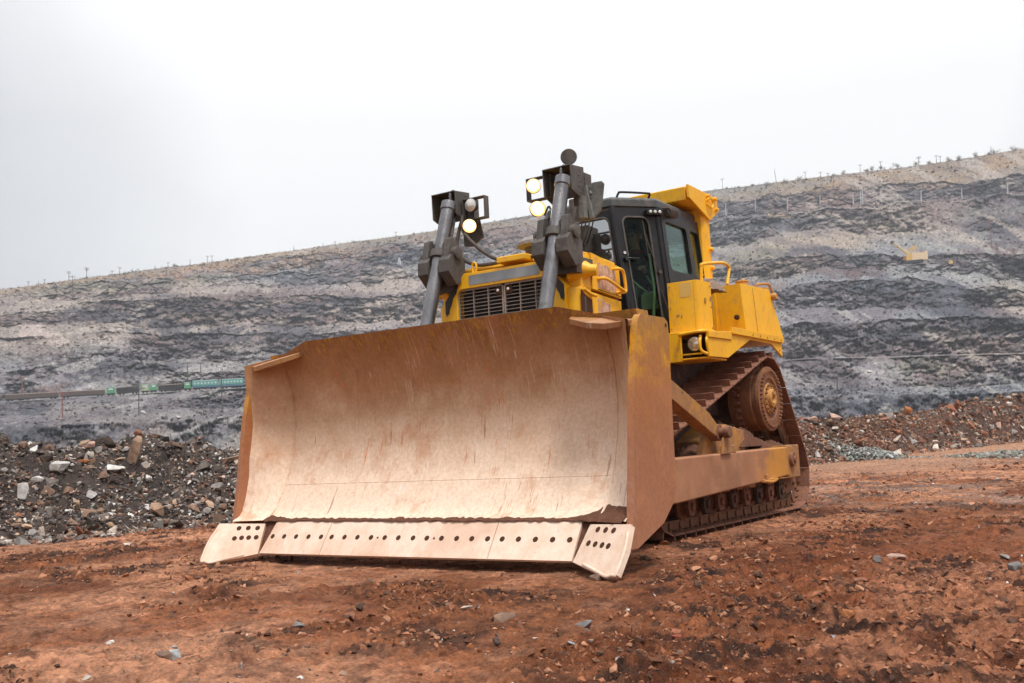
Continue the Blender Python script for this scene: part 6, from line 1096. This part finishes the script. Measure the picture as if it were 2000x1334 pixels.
BB = [('white', -26.14, -1.02, 13, 26, "tall white pointed slab standing upright at the left end of the rubble"), ('white', -25.41, -.41, 22, 14, "white jagged boulder just above and right of the upright white slab"), ('white', -21.75, .06, 30, 13, "long white block lying below the tall rusty boulder"), ('white', -20.15, -.64, 15, 11, "rounded white boulder down slope to the right of the long white block"), ('pink', -22.92, 1.27, 14, 10, "pinkish block stacked on top of a pale one near the crest of the left rubble"), ('pale', -22.92, .78, 14, 10, "pale block lying under the pinkish one near the crest of the left rubble"), ('tan', -23.61, -1.77, 11, 13, "upright tan block in the middle of the left rubble slope"), ('brown', -21.51, -2.22, 8, 12, "narrow brown upright stone low on the left rubble slope"), ('grey', -25.64, -3.11, 16, 16, "grey tilted boulder at the foot of the rubble, far left"), ('pale', -25.24, -3.01, 11, 14, "pale tilted block touching the grey boulder at the foot of the rubble"), ('tan', -22.01, -2.99, 20, 10, "low tan boulder at the road side in the middle of the left rubble"), ('brown', -19.27, -2.96, 14, 11, "brown boulder at the road side left of the blade"), ('grey', -17.12, -2.5, 13, 12, "grey cube-like boulder nearest the blade's left plate, low"), ('brown', -16.32, -2.36, 14, 11, "brown angular boulder right beside the blade's left plate"), ('grey', -17.52, -2.75, 13, 10, "grey rounded boulder in front of the cube-like one by the blade"), ('pale', -25.05, -1.86, 10, 8, "small pale boulder right of the upright white slab, lower"), ('grey', -15.5, -1.08, 16, 11, "dark grey boulder partly hidden by the blade's left plate"), ('white', -15.42, -1.56, 14, 9, "white boulder touching the blade outline below the dark grey one"), ('brown', -26.13, 1.4, 14, 12, "brown boulder on the crest at the far left of the rubble"), ('grey', -26.94, .19, 14, 8, "grey boulder cut by the left edge of the picture"), ('grey', -24.58, .12, 24, 11, "wide grey boulder with a sloping top, right of the white jagged one"), ('orange', -23.24, .45, 22, 6, "flat orange brown slab near the top of the left rubble"), ('white', -21.93, -1.8, 12, 6, "small white flat stone in the middle of the dark mound"),
      ('orange', 21.26, 1.13, 18, 13, "large orange tan boulder alone on top of the right rubble bank"), ('pale', 20.55, .85, 8, 6, "small pale block left of the orange boulder on the right bank"), ('pink', 16.3, .95, 24, 9, "wide pinkish slab on the right bank just behind the track"), ('pale', 23.71, -.26, 10, 8, "pale round stone in the middle of the right bank"), ('white', 26.11, 1.19, 13, 6, "white slab high on the right bank near the picture edge"), ('grey', 26.22, -.25, 14, 9, "pointed grey slab on the right bank near the picture edge"), ('white', 16.56, -1.02, 9, 10, "white angular block at the foot of the right bank by the track"), ('white', 17.64, -.74, 9, 10, "white pointed stone right of the white block by the track"), ('pale', 22.45, -.6, 14, 5, "flat pale slab low on the right bank"), ('dark', 23.47, 1.27, 7, 4, "small dark stone on the crest of the right bank")]
def on_berm(a, el):
    T = float(np.interp(a, BERM_AZ, BERM_T)); rr = np.linspace(T - 3, T + 9 * (T / 16) ** 0.6, 900); x_, y_ = lookdir(a); X_ = CAM.x + rr * x_; Y_ = CAM.y + rr * y_; z = ground_h(X_, Y_)[0]; g = np.degrees(np.arctan2(z - CAM.z, rr)); ix = np.nonzero(g >= el)[0]; i = ix[0] if len(ix) else int(np.argmax(g)); return float(X_[i]), float(Y_[i]), float(z[i]), float(rr[i])
px_m = 1 / 1958
for i, (k, a, el, w_, h_, lb) in enumerate(BB):
    X_, Y_, z, rho = on_berm(a, el - h_ * 0.5 / 1958 * 57.3 * 0.6); W_ = w_ * px_m * rho * 1.15; H_ = h_ * px_m * rho * 1.25
    yaw = math.atan2(_r.y, _r.x); stone("boulder", (X_, Y_, z + H_ * 0.30), W_, H_, k, i * 7 + 2, lb, tilt=(yaw + 0.3 * math.sin(i), 0, 0.25 * math.sin(i * 2.1)), group="boulders on the rubble banks", depth=(W_ + H_) * 0.4)
X_, Y_, z, rho = on_berm(-20.81, 0.2); yaw = math.atan2(_r.y, _r.x)
stone("boulder", (X_, Y_, z + 0.22), 0.21, 0.56, 'tan', 44, "tallest grey and rust boulder standing on end above the long white block", tilt=(yaw, 0.32, 0.1), group="boulders on the rubble banks"); stone("boulder", (X_ - 0.06, Y_ + 0.03, z + 0.53), 0.16, 0.10, 'redbrown', 12, "small dark red stone balanced on the tip of the tallest boulder", tilt=(yaw, 0, 0), group="boulders on the rubble banks")
# ------------------------------------------------------------------ far things on the pit wall
def flat(name, c, rough=0.8): return NM(name, rough).color(c).m
PD = flat("dark_pole_timber", (.09, .08, .08)); PP = flat("pale_concrete_pole", (.55, .56, .57)); PR = flat("rusty_pole", (.22, .09, .075)); INS = flat("insulator", (.25, .26, .27))
TD = math.tan
ORD = ["first", "second", "third", "fourth", "fifth", "sixth", "seventh", "eighth", "ninth", "tenth", "eleventh", "twelfth", "thirteenth", "fourteenth", "fifteenth", "sixteenth", "seventeenth", "eighteenth", "nineteenth", "twentieth"]
def pole(a0, e0, a1, e1, kind, label, group, style):
    p, R0 = hill_point(a0, e0); k = R0 * math.pi / 180; base = Vector((p.x, p.y, CAM.z + R0 * TD(R_(e0)))); h = R0 * (TD(R_(e1)) - TD(R_(e0))); dx = (a1 - a0) * k
    x_, y_ = lookdir(a0); right = Vector((y_, -x_, 0)); right = right if right.dot(_r) > 0 else -right
    mb = MB(); r = 0.30 if kind != 'pale' else 0.42; top = base + right * dx + Vector((0, 0, h)); mb.cyl(base - Vector((0, 0, 3)), top, r, r * 0.62, n=8)
    ca = right * math.cos(0.5 * math.sin(a0 * 7)) + Vector((x_, y_, 0)) * math.sin(0.5 * math.sin(a0 * 7))
    def arm(t, w_):
        c = base.lerp(top, t); mb.cyl(c - ca * w_, c + ca * w_, 0.16, n=6)
        for q in (-1, -0.5, 0.5, 1): mb.cyl(c + ca * w_ * q, c + ca * w_ * q + Vector((0, 0, 0.7)), 0.14, n=5)
    if style >= 1: arm(0.93, min(2.0, h * 0.14 + 0.5))
    if style >= 2: arm(0.78, min(2.4, h * 0.16 + 0.5))
    if style == 3:
        for q in (-1, 1): c = base.lerp(top, 0.9); mb.cyl(c + ca * 0.5 * q, c + ca * 0.5 * q - Vector((0, 0, h * 0.25)), 0.12, n=5)
    if style == 4: mb.cyl(base.lerp(top, 0.96), base.lerp(top, 0.9) + ca * 3.0, 0.12, n=6); mb.cyl(base.lerp(top, 0.7), base.lerp(top, 0.9) + ca * 3.0, 0.08, n=5)
    o = mb.build("utility_pole", [{'dark': PD, 'pale': PP, 'rust': PR}[kind]]); loc = base.copy(); o.data.transform(Matrix.Translation(-loc)); o.location = loc; tag(o, label, "pole", group); return o
SL = [(-25.94,9.63,-25.94,9.85),(-25.43,9.71,-25.43,9.92),(-25.16,9.77,-25.16,9.97),(-23.98,9.94,-23.98,10.44),(-23.11,10.06,-23.11,10.68),(-21.88,10.2,-21.88,10.53),(-21.46,10.27,-21.46,10.71),(-20.86,10.43,-20.86,10.68),(-20.58,10.47,-20.58,10.62),(-19.71,10.68,-19.71,10.89),(-19.02,10.77,-19.02,11.01),(-17.86,10.93,-17.86,11.24),(-16.95,11.07,-16.95,11.4),(-16.71,11.12,-16.71,11.42),(-12.23,11.74,-12.22,12.01),(-10.6,11.95,-10.59,12.16),(-9.93,11.99,-9.92,12.19),(-9.17,12.09,-9.17,12.26),(-8.53,12.16,-8.53,12.31),(-6.44,12.4,-6.43,12.68)]
for i, q in enumerate(SL): pole(*q, 'dark', f"thin dark pole on the left skyline, {ORD[i]} from the left edge", "utility poles along the skyline", [1, 0, 1, 2, 3, 1, 1, 0, 1, 0, 1, 0, 1, 1, 0, 0, 1, 0, 0, 1][i])
SR = [(12.48,14.08,12.51,14.56),(15.47,14.04,15.4,14.78),(17.01,14.04,17.03,14.43),(17.85,13.96,17.87,14.32),(18.23,13.83,18.25,14.21),(18.49,13.48,18.55,14.16),(19.92,14.06,19.96,14.43),(21.0,14.06,21.03,14.46),(22.93,13.99,22.96,14.43),(23.79,14.01,23.82,14.35),(23.99,13.99,24.01,14.28),(26.47,14.07,26.5,14.41)]
for i, q in enumerate(SR): pole(*q, 'dark', ["lone pole just right of the bulldozer cab on the skyline", "tall leaning pole on the right skyline, the most tilted one"][i] if i < 2 else f"dark pole with crossbar on the right skyline, {ORD[i]} counting from the cab", "utility poles along the skyline", [1, 0, 1, 1, 1, 0, 1, 1, 2, 1, 1, 0][i])
PL = [(12.56,12.54,12.58,13.15),(14.22,12.69,14.24,13.31),(15.99,12.5,16.01,13.15),(17.69,12.55,17.72,13.08),(19.45,12.4,19.47,13.04),(19.82,12.38,19.86,13.03),(19.92,12.37,19.96,13.16),(20.9,12.33,20.93,12.87),(22.9,12.13,22.94,12.68),(24.89,12.0,24.93,12.52),(27.04,11.84,27.07,12.49)]
for i, q in enumerate(PL): pole(*q, 'pale', f"whitish concrete post on the upper right bench, {ORD[i]} from the bulldozer", "pale posts along the upper bench", 0)
PRs = [(25.4,12.0,25.43,12.63,"reddish post between the last two pale posts on the upper bench"),(26.01,9.27,26.11,10.77,"tall rust red post above the right end of the digging machine's level"),(-13.4,10.23,-13.41,10.91,"short red pole on the rubble ridge near the skyline, left of the bulldozer"),(-24.3,2.73,-24.31,4.17,"reddish pole in front of the long brown wagons"),(-26.19,4.09,-26.21,4.95,"faint reddish pole behind the wagons at the left edge")]
for q in PRs: pole(*q[:4], 'rust', q[4], "rust red poles on the benches", 1)
PDk = [(-23.79,8.92,-23.81,10.25,"tall black pole crossing the skyline at upper left"),(-19.13,10.03,-19.14,10.79,"black pole on the rubble ridge just below the left skyline"),(-20.56,2.8,-20.55,4.36,"thick dark pole in front of the hopper wagon"),(-16.28,2.82,-16.31,4.82,"tall dark pole in front of the teal locomotive"),(-18.03,4.58,-18.04,5.65,"dark pole behind the end of the hopper wagon, left of the locomotive"),(-17.36,4.84,-17.36,5.6,"dark lattice-like pole on the pale slab above the locomotive"),(23.5,2.09,23.48,3.24,"slightly leaning pole on the lowest right bench"),(17.82,2.3,17.88,3.25,"faint pole on the lowest right bench beside the track")]
for q in PDk: pole(*q[:4], 'dark', q[4], "dark poles on the benches", 1)
# blocks and stones lying on the benches and talus of the pit wall
rg_ = np.random.default_rng(17); n = 130000; ci = rg_.integers(60, len(haz) - 60, n); ri = rg_.integers(2, len(REG) - 2, n); ok = rg_.random(n) > isface[ri, ci] * 0.97; ok &= ~((REG[ri] > 2.6) & (REG[ri] < 4.5)); ci = ci[ok]; ri = ri[ok]; n = len(ci)
s = (0.22 + 1.5 * rg_.random(n) ** 9) * (0.6 + 0.4 * REG[ri] / 13); ps = np.stack([HX[ri, ci] + rg_.normal(0, .4, n), HY[ri, ci] + rg_.normal(0, .4, n), HZ[ri, ci] + s * 0.3], 1); cc = hc[ri, ci] * rg_.choice([0.6, 0.9, 1.2, 1.7], n, p=[.3, .35, .25, .10])[:, None]; cc = np.clip(cc, 0.02, 0.6)
_C2 = [hull(500 + i, 0.5 + 0.1 * (i % 4), 7 + i % 3, 0.5, False) for i in range(10)]
o = rocks_mesh("scree", ps, s, cc, 0.6, 19, None, _C2); tag(o, "grey blocks and scree strewn over the pit benches", "rubble", kind="stuff")
# low dry scrub along the skyline
TWS = flat("scrub_twigs", (.15, .12, .09), 0.95); mb = MB(); rnd_ = random.Random(8)
for i in range(1500):
    c_ = rnd_.randrange(180, len(haz) - 180); ro = len(REG) - 1 - int(abs(rnd_.gauss(0, 2.5))); b0 = Vector((HX[ro, c_], HY[ro, c_], HZ[ro, c_] - 0.3)); hs_ = 0.5 + 2.2 * rnd_.random() ** 3
    for _ in range(5): e0_ = b0 + Vector((rnd_.gauss(0, .5) * hs_, rnd_.gauss(0, .5) * hs_, hs_ * rnd_.uniform(.5, 1.1))); q = Vector((rnd_.gauss(0, .12), rnd_.gauss(0, .12), 0)); mb.add([b0 - q, b0 + q, e0_], [(0, 1, 2)]); mb.add([b0.lerp(e0_, .4), b0.lerp(e0_, .5), b0.lerp(e0_, .5) + Vector((rnd_.gauss(0, .4), rnd_.gauss(0, .4), .5))], [(0, 1, 2)])
o = mb.build("scrub", [TWS]); tag(o, "low dry scrub fringing the top of the pit wall", "scrub", kind="stuff")
# bare bushes on the skyline
TW = flat("bare_twigs", (.16, .125, .10), 0.95); DRY = flat("dry_leaves", (.24, .20, .12), 0.95)
def bush(a, el, h, label, seed, wide=1.0):
    rnd = random.Random(seed); p, R0 = hill_point(a, el); base = Vector((p.x, p.y, CAM.z + R0 * TD(R_(el)) - 0.4)); o = empty("bare_bush", base); tag(o, label, "bush", "bare bushes along the skyline"); mb = MB(); lf = MB()
    def br(p0, d, L_, r, lev):
        p1 = p0 + d * L_; mb.cyl(p0, p1, r, r * 0.6, n=4)
        if lev == 0:
            for _ in range(1):
                c = p1 + Vector((rnd.gauss(0, .4), rnd.gauss(0, .4), rnd.gauss(0, .4))); u = Vector((rnd.gauss(0, 1), rnd.gauss(0, 1), rnd.gauss(0, 1))).normalized() * 0.35; v = Vector((rnd.gauss(0, 1), rnd.gauss(0, 1), rnd.gauss(0, 1))).normalized() * 0.3; lf.add([c - u, c + v, c + u], [(0, 1, 2)])
            return
        for _ in range(3 if lev > 1 else 4):
            br(p0.lerp(p1, rnd.uniform(0.4, 1)), (d + Vector((rnd.gauss(0, .55 * wide), rnd.gauss(0, .55 * wide), rnd.gauss(0.1, .35)))).normalized(), L_ * rnd.uniform(.5, .75), r * .55, lev - 1)
    for _ in range(9): br(Vector((rnd.gauss(0, .22 * h * wide), rnd.gauss(0, .6), 0)), Vector((rnd.gauss(0, .7 * wide), rnd.gauss(0, .5), 1)).normalized(), h * rnd.uniform(.15, .36), 0.11, 3)
    child(mb, "branches", [TW], o); child(lf, "dry_leaves", [DRY], o)
BU = [(12.75,13.97,4),(13.37,13.95,4.5),(15.03,13.9,7.5),(15.98,13.93,8),(16.68,14.02,6),(17.0,13.85,5),(19.05,14.05,6.5),(20.26,14.06,4),(20.55,14.08,6),(21.04,14.07,4.5),(21.84,14.04,8),(22.81,14.02,7),(24.45,13.96,6.5),(24.9,13.96,6),(25.75,13.96,8.5),(26.37,14.0,5),(26.6,14.0,7),(27.57,13.98,6),(-21.19,10.3,6),(-18.65,10.8,6),(-14.82,11.28,4),(-13.76,11.45,3.5),(-15.88,11.15,3),(-8.88,12.1,5),(14.2,13.98,4),(18.6,14.03,4),(23.4,13.99,4)]
for i, (a, el, h) in enumerate(sorted(BU)): bush(a, el, h * 1.15, f"bare leafless bush on the {'left' if a < 0 else 'right'} skyline, {ORD[i] if a < 0 else ORD[i - 6] if i < 26 else 'last'} {'from the left edge' if a < 0 else 'counting from the cab'}", i + 5, 1.3)
# train on the middle bench: every vehicle a thing of its own
TEAL = flat("teal_loco_paint", (.10, .30, .25), 0.5); TOPW = flat("pale_roof_paint", (.50, .55, .54)); BLU = flat("blue_stripe_paint", (.07, .17, .26), 0.5); WIN = flat("pale_window", (.55, .60, .62), 0.3); UND = flat("train_underframe", (.035, .033, .033)); TANW = flat("dusty_wagon_rim", (.42, .34, .26)); BRW = flat("brown_wagon_side", (.15, .11, .095)); GRNW = flat("green_cab_paint", (.08, .28, .13)); PGR = flat("faded_green_paint", (.34, .42, .24)); ORE = flat("ore_load", (.22, .17, .15))
def rail_pt(a):
    p, R0 = hill_point(a, float(np.interp(a, haz, lines[ORDER.index('l3')])) + 0.03); R0 = 486.0; x_, y_ = lookdir(a); el = float(np.interp(a, *zip(*LN['l3']))); return Vector((CAM.x + R0 * x_, CAM.y + R0 * y_, CAM.z + R0 * TD(R_(el)) + 0.3))
def rail_car(name, a0, a1, label, cat, build):
    p0, p1 = rail_pt(a0), rail_pt(a1); d = p1 - p0; L_ = d.length; o = empty(name, p0.lerp(p1, 0.5)); o.rotation_euler = (0, -math.asin(d.z / L_), math.atan2(d.y, d.x)); tag(o, label, cat, "vehicles of the mine train"); build(o, L_); return o
def under(o, L_):
    mb = MB(); mb.box(-L_ / 2 + .3, L_ / 2 - .3, -1.3, 1.3, .6, 1.0); child(mb, "underframe", [UND], o)
    for sx in (-1, 1):
        for q in (0, 1):
            mb = MB(); x = sx * (L_ / 2 - 1.6 - q * 1.5)
            for y in (-1.0, 1.0): mb.cyl((x, y - .08, .45), (x, y + .08, .45), .45, n=14)
            mb.cyl((x, -1, .45), (x, 1, .45), .12, n=8); child(mb, "wheelset", [UND], o)
def loco(o, L_):
    under(o, L_); mb = MB(); mb.box(-L_ / 2 + .1, L_ / 2 - .1, -1.5, 1.5, 1.75, 4.1); b = child(mb, "body", [TEAL], o, 0.08); mb = MB(); mb.box(-L_ / 2 + .08, L_ / 2 - .08, -1.52, 1.52, 1.0, 1.6); child(mb, "blue_skirt", [BLU], o, 0.03)
    mb = MB(); mb.box(-L_ / 2 + .2, L_ / 2 - .2, -1.4, 1.4, 4.1, 4.3); child(mb, "roof", [TOPW], o, 0.06)
    for q in np.linspace(-L_ / 2 + 1.2, L_ / 2 - 1.2, 7):
        mb = MB(); [mb.box(q - .35, q + .35, y - .02, y + .02, 2.6, 3.3) for y in (-1.52, 1.52)]; child(mb, "window", [WIN], o)
    mb = MB(); mb.tube([(-1.2, 0, 4.3), (0, 0, 5.2), (1.2, 0, 4.3)], .06, 5, 1); mb.box(-.1, .1, -.9, .9, 5.2, 5.3); child(mb, "pantograph", [UND], o)
def hopper(side, rim, hh):
    def f(o, L_):
        under(o, L_); mb = MB(); mb.prism([(-1.2, 1.0), (1.2, 1.0), (1.55, hh), (1.35, hh), (1.0, 1.3), (-1.0, 1.3), (-1.35, hh), (-1.55, hh)], 'x', -L_ / 2 + .2, L_ / 2 - .2); mb.box(-L_ / 2 + .2, -L_ / 2 + .4, -1.4, 1.4, 1.0, hh); mb.box(L_ / 2 - .4, L_ / 2 - .2, -1.4, 1.4, 1.0, hh)
        for q in np.linspace(-L_ / 2 + .8, L_ / 2 - .8, max(5, int(L_ / 1.5))):
            for s in (-1, 1): mb.box(q - .06, q + .06, s * 1.5 - .08, s * 1.5 + .08, 1.1, hh - .1)
        b = child(mb, "body", [side], o); mb = MB(); [mb.box(-L_ / 2 + .15, L_ / 2 - .15, s * 1.5 - .12, s * 1.5 + .12, hh - .02, hh + .22) for s in (-1, 1)]; child(mb, "rim", [rim], o)
        mb = MB(); mb.prism([(-1.3, hh - .5), (1.3, hh - .5), (.8, hh + .05), (-.7, hh + .15)], 'x', -L_ / 2 + .5, L_ / 2 - .5); child(mb, "load", [ORE], o)
    return f
def cabbox(m_):
    def f(o, L_):
        mb = MB(); mb.box(-L_ / 2 + .1, L_ / 2 - .1, -1.4, 1.4, .9, 3.6); child(mb, "body", [m_], o, 0.1); mb = MB(); mb.box(-L_ / 2, L_ / 2, -1.45, 1.45, 3.6, 3.8); child(mb, "roof", [TOPW], o, 0.05); mb = MB(); mb.box(-L_ / 4, L_ / 4, -1.42, 1.42, 2.5, 3.2); child(mb, "window", [WIN], o)
        mb = MB(); mb.box(-L_ / 2, L_ / 2, -1.2, 1.2, .5, .9)
        for x in (-L_ / 4, L_ / 4):
            for y in (-1, 1): mb.cyl((x, y - .08, .4), (x, y + .08, .4), .4, n=12)
        child(mb, "underframe", [UND], o)
    return f
for nm, a0, a1, lb, cat, b in [("ore_wagon", -29.6, -27.05, "tan rimmed brown ore wagon cut by the left picture edge", "wagon", hopper(BRW, TANW, 2.7)), ("ore_wagon", -27.0, -24.45, "first whole long brown ore wagon with a tan rim from the left edge", "wagon", hopper(BRW, TANW, 2.7)), ("ore_wagon", -24.4, -22.2, "long brown ore wagon with a tan rim coupled to the small green unit", "wagon", hopper(BRW, TANW, 2.7)),
    ("shunting_cab", -22.15, -21.72, "small green cab unit behind the long tan rimmed wagons", "rail cab", cabbox(GRNW)), ("ore_wagon", -21.68, -20.48, "short dark hopper wagon behind the thick dark pole", "wagon", hopper(UND, BRW, 3.0)), ("shunting_cab", -20.42, -20.05, "faded pale green box unit in the middle of the train", "rail cab", cabbox(PGR)), ("shunting_cab", -19.98, -19.62, "bright green cab unit right next to the faded pale green one", "rail cab", cabbox(GRNW)), ("ore_wagon", -19.58, -18.3, "dark hopper wagon between two bright green cab units", "wagon", hopper(UND, TANW, 3.0)), ("shunting_cab", -18.25, -17.88, "green cab unit coupled just ahead of the teal locomotive", "rail cab", cabbox(GRNW)),
    ("locomotive", -17.82, -16.45, "left section of the teal and blue electric locomotive", "locomotive", loco), ("locomotive", -16.40, -15.1, "right section of the teal and blue electric locomotive, next to the blade", "locomotive", loco)]: rail_car(nm, a0, a1, lb, cat, b)
# mining shovel
p, R0 = hill_point(22.35, 8.86); k = R0 * math.pi / 180; x_, y_ = lookdir(22.35); rgt = Vector((y_, -x_, 0)); rgt = rgt if rgt.dot(_r) > 0 else -rgt
sh = empty("mining_shovel", Vector((p.x, p.y, CAM.z + R0 * TD(R_(8.86)))) - Vector((x_, y_, 0)) * 6, math.atan2(rgt.y, rgt.x)); tag(sh, "yellow rope shovel with its boom raised to the left, alone on the rubble bench", "excavator")
YS = flat("faded_yellow_shovel", (.72, .46, .13)); YS2 = flat("pale_shovel_housing", (.80, .58, .36)); DS = flat("shovel_dark_steel", (.05, .05, .06)); f_ = k / 12
def sb(mb, nm, m_): return child(mb, nm, [m_], sh)
mb = MB(); mb.prism([(-2.2, 1.3), (7.2, 1.0), (7.2, 6.6), (5.6, 6.6), (5.3, 5.6), (-2.0, 5.9)], 'y', -2.6, 2.6); mb.box(-1.0, -.2, -2.62, 2.62, 3.5, 5.2); sb(mb, "housing", YS2)
mb = MB(); mb.prism([(-5.5, 1.5), (-2.2, 1.2), (-2.0, 5.6), (-5.0, 6.9)], 'y', -2.2, 2.2); sb(mb, "front_housing", YS)
for y in (-2.3, 2.3): mb = MB(); mb.prism([(-6.6, .6), (-6.0, 1.5), (3.8, 1.4), (4.6, .7), (3.8, 0), (-6.0, 0)], 'y', y - .5, y + .5); sb(mb, "crawler_track", DS)
mb = MB()
for y in (-1.2, 1.2): mb.cyl((-4.6, y, 6.4), (-12.2, y * .5, 14.0), .42, .32, n=8)
for t in np.linspace(.1, .95, 7): q = Vector((-4.6, 0, 6.4)).lerp(Vector((-12.2, 0, 14.0)), t); mb.cyl(q + Vector((0, -1.2 + .6 * t, 0)), q + Vector((0, 1.2 - .6 * t, 0)), .16, n=5)
sb(mb, "boom", YS)
mb = MB(); mb.cyl((-12.4, -.5, 14.2), (-12.4, .5, 14.2), .9, n=14); mb.box(-13.9, -12.2, -.8, .8, 13.6, 15.4); sb(mb, "bucket", DS)
mb = MB()
for y in (-1.2, 1.2): mb.cyl((-1.6, y, 5.8), (1.0, y, 10.8), .22, n=6); mb.cyl((2.2, y, 5.8), (1.0, y, 10.8), .22, n=6); mb.cyl((1.0, y, 10.8), (-6.0, y, 7.6), .26, n=6); mb.cyl((0, y, 10.3), (-3.8, y, 5.9), .16, n=6)
sb(mb, "support_frame", YS)
mb = MB(); mb.box(-7.0, -4.6, -1.6, 1.6, 2.0, 4.6); sb(mb, "dipper_machinery", flat("rust_orange_steel", (.45, .15, .06)))
# ridge mast and a small far machine
p, R0 = hill_point(-6.28, 10.8); x_, y_ = lookdir(-6.28); tw = empty("ridge_mast", Vector((p.x, p.y, CAM.z + R0 * TD(R_(10.8)))), 0.6); tag(tw, "small dark topped mast on splayed legs on the ridge left of the lamps", "mast"); 
mb = MB()
for q in ((-2.6, -1), (2.8, -1), (-1.2, 1.5), (4.0, 1)): mb.cyl((q[0], q[1], 0), (q[0] * .25, q[1] * .25, 7.5), .35, .2, n=6)
child(mb, "mast_legs", [PP], tw); mb = MB(); mb.box(-1.4, 1.4, -1, 1, 6.8, 8.6); mb.cyl((-.8, 0, 8.5), (-1.0, 0, 10.4), .2, n=6); mb.cyl((.9, 0, 8.5), (1.1, 0, 9.8), .2, n=6); child(mb, "mast_head", [DS], tw)
p, R0 = hill_point(24.05, 8.58); mc = empty("drill_rig", Vector((p.x, p.y, CAM.z + R0 * TD(R_(8.58)))) - Vector((lookdir(24.05)[0], lookdir(24.05)[1], 0)) * 3, 0.3); tag(mc, "tiny yellow box-shaped machine on the rubble right of the rope shovel", "machine"); mb = MB(); mb.box(-1.2, 1.2, -1, 1, .6, 2.6); child(mb, "body", [YS], mc, .1); mb = MB(); mb.box(-1.3, 1.3, -1.2, 1.2, 0, .6); child(mb, "tracks", [DS], mc)
# ------------------------------------------------------------------ haze
hb = MB(); hb.box(-1350, 1350, -1350, 1350, -50, 400); hz = hb.build("haze", []); hz["kind"] = "stuff"
hm = bpy.data.materials.new("haze_air"); hm.use_nodes = True; hn = hm.node_tree.nodes; hn.remove(hn["Principled BSDF"]); pv = hn.new("ShaderNodeVolumePrincipled"); pv.inputs["Color"].default_value = (0.86, 0.92, 1.0, 1); pv.inputs["Density"].default_value = 0.00026; pv.inputs["Anisotropy"].default_value = 0.2
hm.node_tree.links.new(pv.outputs[0], hn["Material Output"].inputs["Volume"]); hz.data.materials.append(hm); tag(hz, "thin bluish haze over the pit", "haze")
